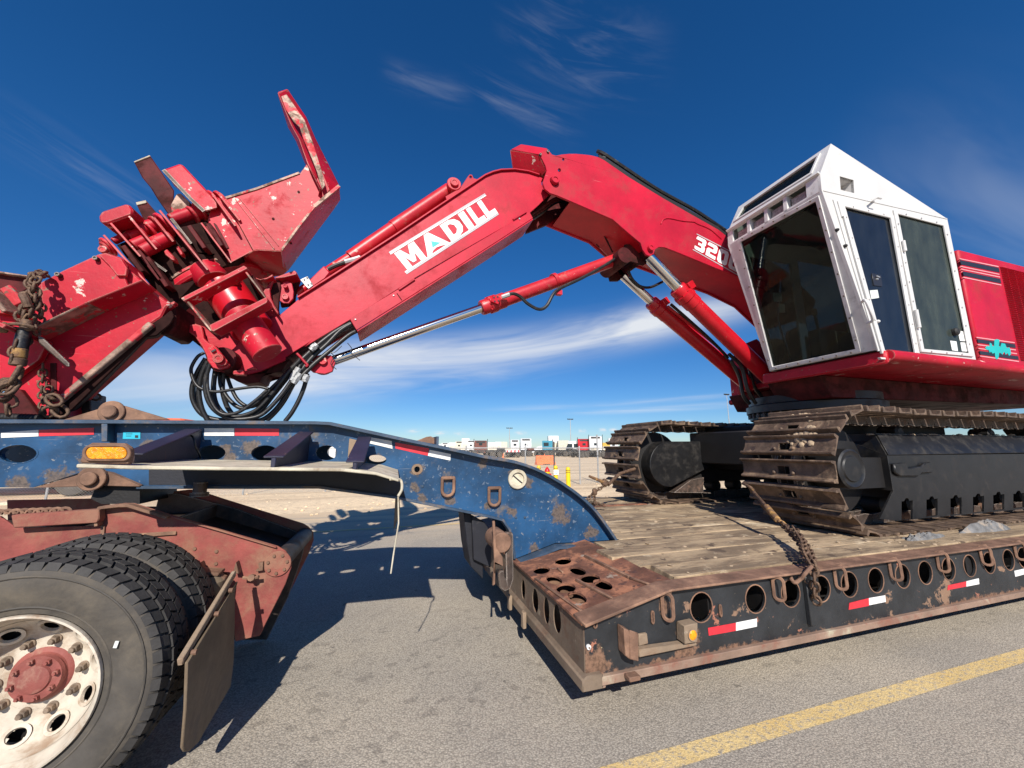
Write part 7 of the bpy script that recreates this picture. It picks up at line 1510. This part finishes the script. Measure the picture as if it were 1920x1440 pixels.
# bracket towards the stick
pl('bracket_body', G3((240, 790), (480, 870), (1040, 590), (1110, 480), (1180, 700), (1200, 790), (1262, 1040), (1200, 1080), (1215, 1135), (1100, 1225), (900, 1290), (700, 1320), (520, 1310), (450, 1250), (400, 1100), (330, 960)), 4.26, .06, RW, .006)
pl('bracket_lower_arm', G3((160, 850), (210, 828), (300, 818), (375, 835), (392, 900), (402, 965), (450, 1012), (520, 1040), (640, 1195), (668, 1240), (640, 1268), (560, 1290), (490, 1270), (440, 1200), (425, 1140), (380, 1050), (300, 940)), 3.98, .06)
pl('bracket_web', G3((150, 850), (250, 900), (420, 1110), (400, 1060), (200, 930)), 4.04, .3, 'darkred')
g = G(); g.px([*G3((520, 1040), (600, 1100), (700, 1180), (690, 1260), (600, 1310), (500, 1300), (440, 1240), (430, 1160), (470, 1090))], 4.04, .05); new('pivot_ear', g, RW, grp, bevel=.006)
pl('pivot_cap', G3((440, 1060), (500, 1030), (640, 1195), (636, 1235), (580, 1260), (520, 1235)), 3.95, .028); pin(*G3((562, 1182))[0], 3.95, 9.5, .035, RW, grp, 'pivot_pin')
pl('stop_block', G3((450, 1070), (490, 1048), (520, 1080), (522, 1095), (480, 1112)), 3.93, .03); g = G(); g.px(G3((475, 1095), (518, 1075), (522, 1092), (485, 1110)), 3.928, .01); new('stop_slot', g, 'stripe', grp)
g = G(); q = P(*G3((590, 1180))[0], 4.02); g.cyl(q, q+Vector((0, .55, 0)), .11, 24); new('pivot_tube', g, 'darkred', grp)
pl('base_tab', G3((698, 1340), (705, 1300), (812, 1292), (822, 1345)), 4.0, .08); pl('base_tab', G3((835, 1290), (920, 1255), (945, 1285)), 4.05, .05)
pl('base_plate', G3((520, 1320), (700, 1330), (850, 1340), (960, 1330), (1200, 1310), (1290, 1180), (1100, 1240), (1000, 1370), (980, 1420), (940, 1425), (840, 1440), (740, 1410), (640, 1350)), 4.22, .3, 'darkred')
# right-hand ears
pl('ear_sliver', G3((1010, 490), (1040, 440), (1110, 362), (1125, 352), (1105, 400), (1085, 460), (1095, 540), (1130, 620), (1172, 690), (1165, 718)), 4.06, .04)
pl('ear_web', G3((1125, 352), (1180, 340), (1200, 420), (1180, 560), (1172, 690), (1130, 620), (1095, 540), (1085, 460), (1105, 400)), 4.12, .04, 'darkred')
pl('ear_flange', G3((930, 330), (985, 352), (1060, 330), (1110, 298), (1118, 318), (1050, 352), (985, 360), (950, 350)), 3.98, .2)
pl('ear_flange', G3((1130, 330), (1160, 322), (1340, 258), (1368, 285), (1362, 300), (1200, 340), (1150, 345)), 4.08, .2)
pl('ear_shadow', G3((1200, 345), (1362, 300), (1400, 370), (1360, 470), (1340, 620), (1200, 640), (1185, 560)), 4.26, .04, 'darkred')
# ---------------------------------------------------------------- hoses under the stick tip
hb = bpy.data.objects.new('hose_bundle', None); COL.objects.link(hb); put(hb, P(470, 730, 4.2), ldr)
def hose(pts, Ys, r=.019, m='hose', crop=R2):
    n = len(pts); p = [P(*crop(c)[0], Ys[0]+(Ys[1]-Ys[0])*i/(n-1)) for i, c in enumerate(pts)]
    g = G(); g.tube(spline(p, 7), r, 8); return new('hydraulic_hose', g, m, hb, sharp=60)
hose([(318, 850), (270, 880), (225, 960), (235, 1030), (270, 1090), (330, 1120), (420, 1130), (560, 1110), (700, 1095), (780, 1110)], (4.05, 4.0), .014)
hose([(330, 890), (270, 990), (232, 1100), (240, 1200), (300, 1290), (400, 1330), (560, 1335), (700, 1290), (820, 1150), (940, 1000), (1000, 920)], (4.1, 4.15), .021)
hose([(345, 910), (300, 1010), (280, 1130), (300, 1250), (345, 1340)], (4.05, 4.1), .022)
hose([(360, 930), (325, 1060), (340, 1180), (400, 1270), (500, 1320), (620, 1325), (740, 1290), (860, 1170), (960, 1030), (1010, 940)], (4.0, 4.1), .019)
hose([(400, 970), (385, 1100), (400, 1210), (460, 1290), (560, 1310), (700, 1260), (820, 1130), (930, 985), (1010, 900)], (4.15, 4.1), .022)
hose([(430, 990), (440, 1090), (500, 1190), (590, 1250), (690, 1215), (800, 1110), (900, 1010), (1010, 890)], (4.2, 4.12), .019)
hose([(455, 1000), (450, 1120), (480, 1230), (520, 1300), (510, 1345)], (4.2, 4.25), .022)
hose([(475, 1000), (520, 1120), (570, 1200), (650, 1240), (740, 1200), (840, 1100), (950, 980), (1020, 880)], (4.25, 4.15), .017)
hose([(345, 940), (340, 1090), (380, 1220), (450, 1290), (560, 1280), (680, 1200), (770, 1120)], (4.02, 4.0), .016)
hose([(1060, 1000), (1040, 1090), (1000, 1190), (950, 1280), (900, 1345)], (4.2, 4.2), .021)
hose([(770, 1340), (840, 1270), (900, 1190), (960, 1080), (1010, 1000), (1050, 930)], (4.22, 4.2), .020)
hose([(640, 1340), (740, 1330), (840, 1250), (930, 1120), (990, 1020)], (4.12, 4.15), .021)
hose([(310, 930), (255, 1030), (240, 1140), (280, 1230)], (4.12, 4.15), .020)
for a in ([(960, 1000), (1060, 880), (1150, 800), (1260, 710), (1380, 650)], [(980, 1030), (1090, 890), (1200, 790), (1300, 690), (1400, 630)], [(1000, 1040), (1110, 930), (1230, 830), (1350, 730), (1420, 690)], [(1020, 900), (1130, 800), (1260, 700), (1370, 640)]):
    hose(a, (4.12, 4.2), .024)
for a, b in (((945, 1050), (1000, 960)), ((960, 1070), (1010, 1000)), ((1040, 1060), (1060, 1010)), ((1085, 830), (1130, 790))):
    A, B = P(*R2(a)[0], 4.09), P(*R2(b)[0], 4.09); g = G(); g.cyl(A, B, .029, 10); g.cyl(A.lerp(B, .3), A.lerp(B, .7), .034, 6); new('hose_fitting', g, 'galv', hb)
g = G(); g.tube(spline([P(*R2(c)[0], 4.10) for c in ((985, 855), (1010, 880), (1040, 915), (1062, 940), (1050, 950))]), .012, 8); new('hose_hanger', g, 'red', hb)
for a in ([(1230, 850), (1250, 875), (1230, 930), (1270, 970)], [(1350, 780), (1380, 820), (1375, 850), (1440, 905)], [(1310, 800), (1260, 845), (1225, 850)]):
    g = G(); g.tube(spline([P(*R2(c)[0], 4.15) for c in a]), .004, 5); new('cable_tie_end', g, 'hose', hb)

# ---------------------------------------------------------------- chains
def link_g(L=.062, w=.020, r=.0075):
    g = G(); pts = []
    for i in range(5): a = -math.pi/2+math.pi*i/4; pts.append(Vector((L/2-w+w*math.cos(a), w*math.sin(a), 0)))
    for i in range(5): a = math.pi/2+math.pi*i/4; pts.append(Vector((-L/2+w+w*math.cos(a), w*math.sin(a), 0)))
    n = len(pts); vs = []; fs = []
    for i, p in enumerate(pts):
        c = Vector((max(-L/2+w, min(L/2-w, p.x)), 0, 0)); o = (p-c).normalized()
        for k in range(5): a = 2*math.pi*k/5; vs.append(p+o*r*math.cos(a)+Vector((0, 0, r*math.sin(a))))
    for i in range(n):
        j = (i+1) % n
        for k in range(5): fs.append((i*5+k, i*5+(k+1) % 5, j*5+(k+1) % 5, j*5+k))
    g.add(vs, fs); return g
LINKS = {}
def chain(pts, par, L=.062, w=.020, r=.0075, m='chain', jit=.15):
    key = (L, m); p = spline(pts, 12); d = [0]
    for i in range(1, len(p)): d.append(d[-1]+(p[i]-p[i-1]).length)
    st = L-2*r*1.25; n = max(2, int(d[-1]/st)); i = 0
    for k in range(n):
        s = (k+.5)*st
        while i < len(d)-2 and d[i+1] < s: i += 1
        t = (s-d[i])/max(1e-6, d[i+1]-d[i]); c = p[i].lerp(p[i+1], t); dr = (p[i+1]-p[i]).normalized()
        u = dr.cross(Vector((.3, .9, .3))).normalized(); v = dr.cross(u)
        R_ = Matrix((dr, u, v)).transposed() @ Matrix.Rotation((math.pi/2 if k % 2 else 0)+math.pi/4+random.uniform(-jit, jit), 3, 'X') @ Matrix.Rotation(random.uniform(-jit, jit)*.5, 3, 'Z')
        if key not in LINKS:
            o = new('chain_link', link_g(L, w, r), m, par, origin=(0, 0, 0), sharp=80); put(o, c, par); o.rotation_mode = 'QUATERNION'; o.rotation_quaternion = R_.to_quaternion(); LINKS[key] = o
        else: inst(LINKS[key], c, par, R_)
tdc = thing('tie_down_chain', 'rusty tie-down chain with binder from the near crawler track to the side rail', 'chain', P(1480, 1000, 2.5))
hk = Vector((tcx-.60, 3.42, 1.13)); hk = P(1404, 912, 3.45)
a0 = hk; a1 = P(1437, 950, 3.05); a2 = P(1458, 975, 2.85); a3 = P(1500, 1018, 2.45); a4 = P(1518, 1046, 2.20); a5 = P(1524, 1062, 2.08)
g = G(); g.tube(spline([a0+Vector((.05, .12, .02)), a0, a0+Vector((.02, -.03, -.03)), a0.lerp(a1, .35)]), .016, 8); new('grab_hook', g, 'chain', tdc)
g = G(); g.cyl(a0.lerp(a1, .3), a1, .017, 12); new('binder_rod', g, 'chain', tdc); g = G(); g.cyl(a0.lerp(a1, .15)+Vector((.01, 0, 0)), a0.lerp(a1, .9)+Vector((.015, 0, 0)), .008, 8); new('binder_strip', g, 'chainy', tdc)
g = G(); g.cyl(a1, a2, .030, 12); new('binder_barrel', g, 'chainy', tdc, bevel=.006); g = G(); g.tube(spline([a2, a2+Vector((.03, -.02, -.02)), a2+Vector((.04, -.05, -.05))]), .018, 8); new('grab_hook', g, 'chainy', tdc)
chain([a2+Vector((.02, -.03, -.03)), a3, a4, a5], tdc, .075, .025, .009)
chain([P(1488, 990, 2.6), P(1503, 1015, 2.38), P(1508, 1035, 2.2), P(1520, 1058, 2.07)], tdc, .075, .025, .009)
chain([P(1494, 1000, 2.55), P(1514, 1030, 2.3), P(1524, 1055, 2.09), P(1530, 1068, 2.06)], tdc, .075, .025, .009)
chain([P(1524, 1062, 2.06), P(1527, 1085, 2.05), P(1528, 1110, 2.07), P(1532, 1138, 2.09)], tdc, .075, .025, .009)
g = G(); g.tube(spline([P(1522, 1062, 2.05), P(1510, 1075, 2.04), P(1502, 1085, 2.06), P(1490, 1092, 2.08), P(1482, 1084, 2.10)]), .012, 8); new('grab_hook', g, 'rustbrown', tdc)
fdc = thing('tie_down_chain', 'rusty chain and lever binder from the far crawler track down to the deck', 'chain', P(1120, 930, 5.0))
b0 = P(1180, 878, 4.98); b1 = P(1162, 888, 4.9); b2_ = P(1140, 909, 4.8); b3 = P(1115, 925, 4.8)
g = G(); g.cyl(P(1190, 879, 4.98), b1, .022, 10); g.cyl(b1, b2_, .024, 10); new('binder_rod', g, 'chain', fdc); g = G(); g.cyl(P(1105, 893, 4.75), P(1134, 905, 4.8), .017, 10, .026); new('binder_lever', g, 'chainy', fdc)
g = G(); g.box(P(1134, 905, 4.8), (.09, .06, .09), Matrix.Rotation(.6, 3, 'Y')); g.box(P(1115, 922, 4.8), (.06, .06, .09)); new('binder_head', g, 'chain', fdc, bevel=.015)
chain([P(1136, 908, 4.8), P(1125, 916, 4.8), P(1115, 924, 4.8)], fdc); chain([P(1115, 925, 4.8), P(1106, 931, 4.8), P(1101, 941, 4.8)], fdc); chain([P(1113, 926, 4.8), P(1115, 938, 4.8), P(1117, 946, 4.78)], fdc)
chain([P(1112, 944, 4.9), P(1122, 946, 4.85), P(1131, 947, 4.8), P(1138, 950, 4.75)], fdc)
gch = thing('tie_down_chain', 'heavy rusty chain and ratchet binder bunched over the lower grapple arm', 'chain', P(40, 640, 3.4))
C4 = lambda c, Y: P(*G4(c)[0], Y)
chain([C4((400, 110), 3.62), C4((350, 110), 3.5), C4((300, 110), 3.45), C4((262, 160), 3.43), C4((275, 230), 3.42), C4((290, 300), 3.42), C4((320, 370), 3.42), C4((310, 460), 3.42), C4((300, 540), 3.44)], gch, .075, .024, .009)
chain([C4((380, 100), 3.62), C4((330, 125), 3.46), C4((310, 160), 3.40), C4((300, 210), 3.40), C4((280, 290), 3.40), C4((250, 380), 3.40), C4((220, 440), 3.40), C4((200, 520), 3.41)], gch, .075, .024, .009)
chain([C4((270, 140), 3.48), C4((260, 190), 3.44), C4((300, 250), 3.40), C4((310, 340), 3.40), C4((280, 420), 3.38), C4((260, 500), 3.40), C4((240, 550), 3.40)], gch, .075, .024, .009)
chain([C4((190, 400), 3.42), C4((180, 460), 3.40), C4((200, 530), 3.40), C4((260, 570), 3.38), C4((300, 600), 3.40), C4((350, 640), 3.46)], gch, .075, .024, .009)
chain([C4((345, 330), 3.52), C4((360, 420), 3.5), C4((350, 500), 3.5), C4((330, 600), 3.46)], gch, .07, .022, .008)
g = G(); g.tube(spline([C4((250, 400), 3.36), C4((225, 340), 3.35), C4((205, 300), 3.36), C4((225, 290), 3.40), C4((250, 320), 3.42)]), .024, 10); new('grab_hook', g, 'chain', gch)
g = G(); g.cyl(C4((235, 520), 3.37), C4((225, 600), 3.36), .03, 12); new('binder_screw', g, 'chain', gch)
g = G(); g.cyl(C4((215, 600), 3.36), C4((175, 770), 3.35), .036, 16); new('binder_barrel', g, 'hose', gch, bevel=.006)
g = G(); g.cyl(C4((178, 760), 3.35), C4((165, 845), 3.35), .037, 16); new('binder_collar', g, 'chainy', gch, bevel=.006)
g = G(); g.cyl(C4((165, 845), 3.35), C4((150, 910), 3.35), .040, 16); new('binder_end', g, 'chain', gch, bevel=.006)
g = G(); g.tube(spline([C4((40, 560), 3.32), C4((120, 545), 3.30), C4((220, 555), 3.30), C4((290, 580), 3.32), C4((230, 595), 3.34), C4((110, 580), 3.34), C4((40, 572), 3.34)]), .012, 8); new('ratchet_ring', g, 'chain', gch)
g = G(); g.bar(C4((-30, 585), 3.32), C4((70, 592), 3.32), .05, .03, (0, 1, 0)); g.bar(C4((20, 560), 3.31), C4((60, 565), 3.31), .05, .04, (0, 1, 0)); new('ratchet_handle', g, 'chainy', gch, bevel=.008)
chain([C4((150, 690), 3.33), C4((125, 780), 3.33), C4((110, 880), 3.33), C4((130, 930), 3.33)], gch, .07, .022, .008); chain([C4((255, 640), 3.45), C4((235, 720), 3.42), C4((230, 780), 3.42)], gch, .06, .02, .007)
chain([C4((150, 920), 3.35), C4((135, 980), 3.35), C4((90, 1040), 3.34)], gch, .14, .04, .014)
chain([C4((175, 950), 3.38), C4((150, 1010), 3.36), C4((100, 1060), 3.34)], gch, .12, .036, .013)
g = G(); g.tube(spline([C4((100, 1040), 3.34), C4((60, 1060), 3.33), C4((10, 1080), 3.32), C4((-30, 1120), 3.32)]), .024, 8); new('grab_hook', g, 'chain', gch)
chain([C4((130, 1070), 3.36), C4((70, 1130), 3.34), C4((30, 1190), 3.34), C4((0, 1240), 3.34)], gch, .08, .025, .009)
chain([C4((80, 1110), 3.36), C4((75, 1180), 3.36), C4((95, 1230), 3.36), C4((70, 1290), 3.36), C4((90, 1330), 3.38)], gch, .08, .025, .009)
lch = thing('loose_chain', 'dark chain hanging in two strands down the red grapple arm beside its lower lip', 'chain', P(82, 720, 3.6))
chain([C4((395, 1230), 3.58), C4((420, 1150), 3.6), C4((425, 1060), 3.62)], lch, .06, .02, .0075); chain([C4((375, 900), 3.62), C4((372, 1000), 3.62), C4((368, 1100), 3.62), C4((370, 1200), 3.60), C4((380, 1290), 3.58), C4((400, 1340), 3.56)], lch, .06, .02, .0075)
chain([C4((400, 1340), 3.54), C4((440, 1300), 3.52), C4((500, 1290), 3.52), C4((540, 1330), 3.52), C4((480, 1350), 3.5), C4((430, 1355), 3.5)], lch, .10, .032, .012); chain([C4((420, 1180), 3.56), C4((460, 1200), 3.5), C4((500, 1240), 3.5), C4((530, 1280), 3.5)], lch, .10, .032, .012)
bch = thing('loose_chain', 'short dark chain end hanging behind the grapple tip above the rusty pivot plate', 'chain', P(170, 755, 4.0))
chain([C4((770, 1160), 4.0), C4((785, 1220), 4.0), C4((790, 1290), 4.0)], bch, .075, .024, .009)
chain([C4((745, 1170), 4.0), C4((765, 1150), 4.0), C4((800, 1165), 4.0)], bch, .075, .024, .009)
cj = thing('corrugated_hose', 'grey corrugated hose lying on top of the gooseneck at the left edge', 'hose', P(30, 780, 3.5))
g = G(); a = P(-120, 779, GY+.1); b = P(74, 785, GY+.1); n = 60; prof = []
L_ = (b-a).length
for k in range(n+1): prof.append((.028+.004*(k % 2), L_*k/n))
g.lathe(a, b-a, prof, 14); new('hose_body', g, 'blackdark', cj)
dbk = tag(new('steel_block', G().px(R1((310, 1335), (350, 1300), (372, 1305), (370, 1392), (300, 1400)), 4.3, .2), 'darksteel', bevel=.006), 'dark steel block behind the grapple tip on the gooseneck', 'block')
# torn rubber and mud on the deck at the right
def lump(name, pts, Yc, h, lab, cat, m='rubberlump', seed=1):
    random.seed(seed); c = PZ(*pts, DZ); g = G(); n, k = 22, 6; vs = [c+Vector((0, 0, h))]; fs = []
    for j in range(1, k+1):
        for i in range(n):
            a = 2*math.pi*i/n; rr_ = j/k; vs.append(c+Vector((Yc[0]*rr_*math.cos(a)*(1+.18*math.sin(3*a+seed)+random.uniform(-.1, .1)), Yc[1]*rr_*math.sin(a)*(1+random.uniform(-.12, .12)), max(.0, h*(1-rr_**1.8)+random.uniform(-.02, .02)*(j < k)))))
    for i in range(n): fs.append((0, 1+i, 1+(i+1) % n))
    for j in range(k-1):
        for i in range(n): fs.append((1+j*n+i, 1+(j+1)*n+i, 1+(j+1)*n+(i+1) % n, 1+j*n+(i+1) % n))
    g.add(vs, fs); return tag(new(name, g, m, sharp=20), lab, cat)
lump('torn_rubber', (1728, 1010), (.30, .06), .045, 'smaller left one of two grey rubber lumps beside the near track', 'rubber scrap', seed=2)
lump('torn_rubber', (1850, 995), (.42, .07), .10, 'larger right one of two grey rubber lumps beside the near track', 'rubber scrap', seed=5)
random.seed(9); g = G()
for k in range(110):
    x = random.uniform(1.95, 7.0); y = random.uniform(2.25, 5.0) if random.random() < .6 else random.uniform(2.3, 2.6); r = random.uniform(.004, .016)
    g.lathe((x, y, DZ+.002), (random.uniform(-.4, .4), random.uniform(-.4, .4), 1), [(r*1.5, 0), (r, r*.5), (.001, r*.8)], 5)
tag(new('deck_debris', g, 'mud', origin=(0, 0, 0)), 'small crumbs of dried mud scattered over the wooden deck', 'debris', kind='stuff')
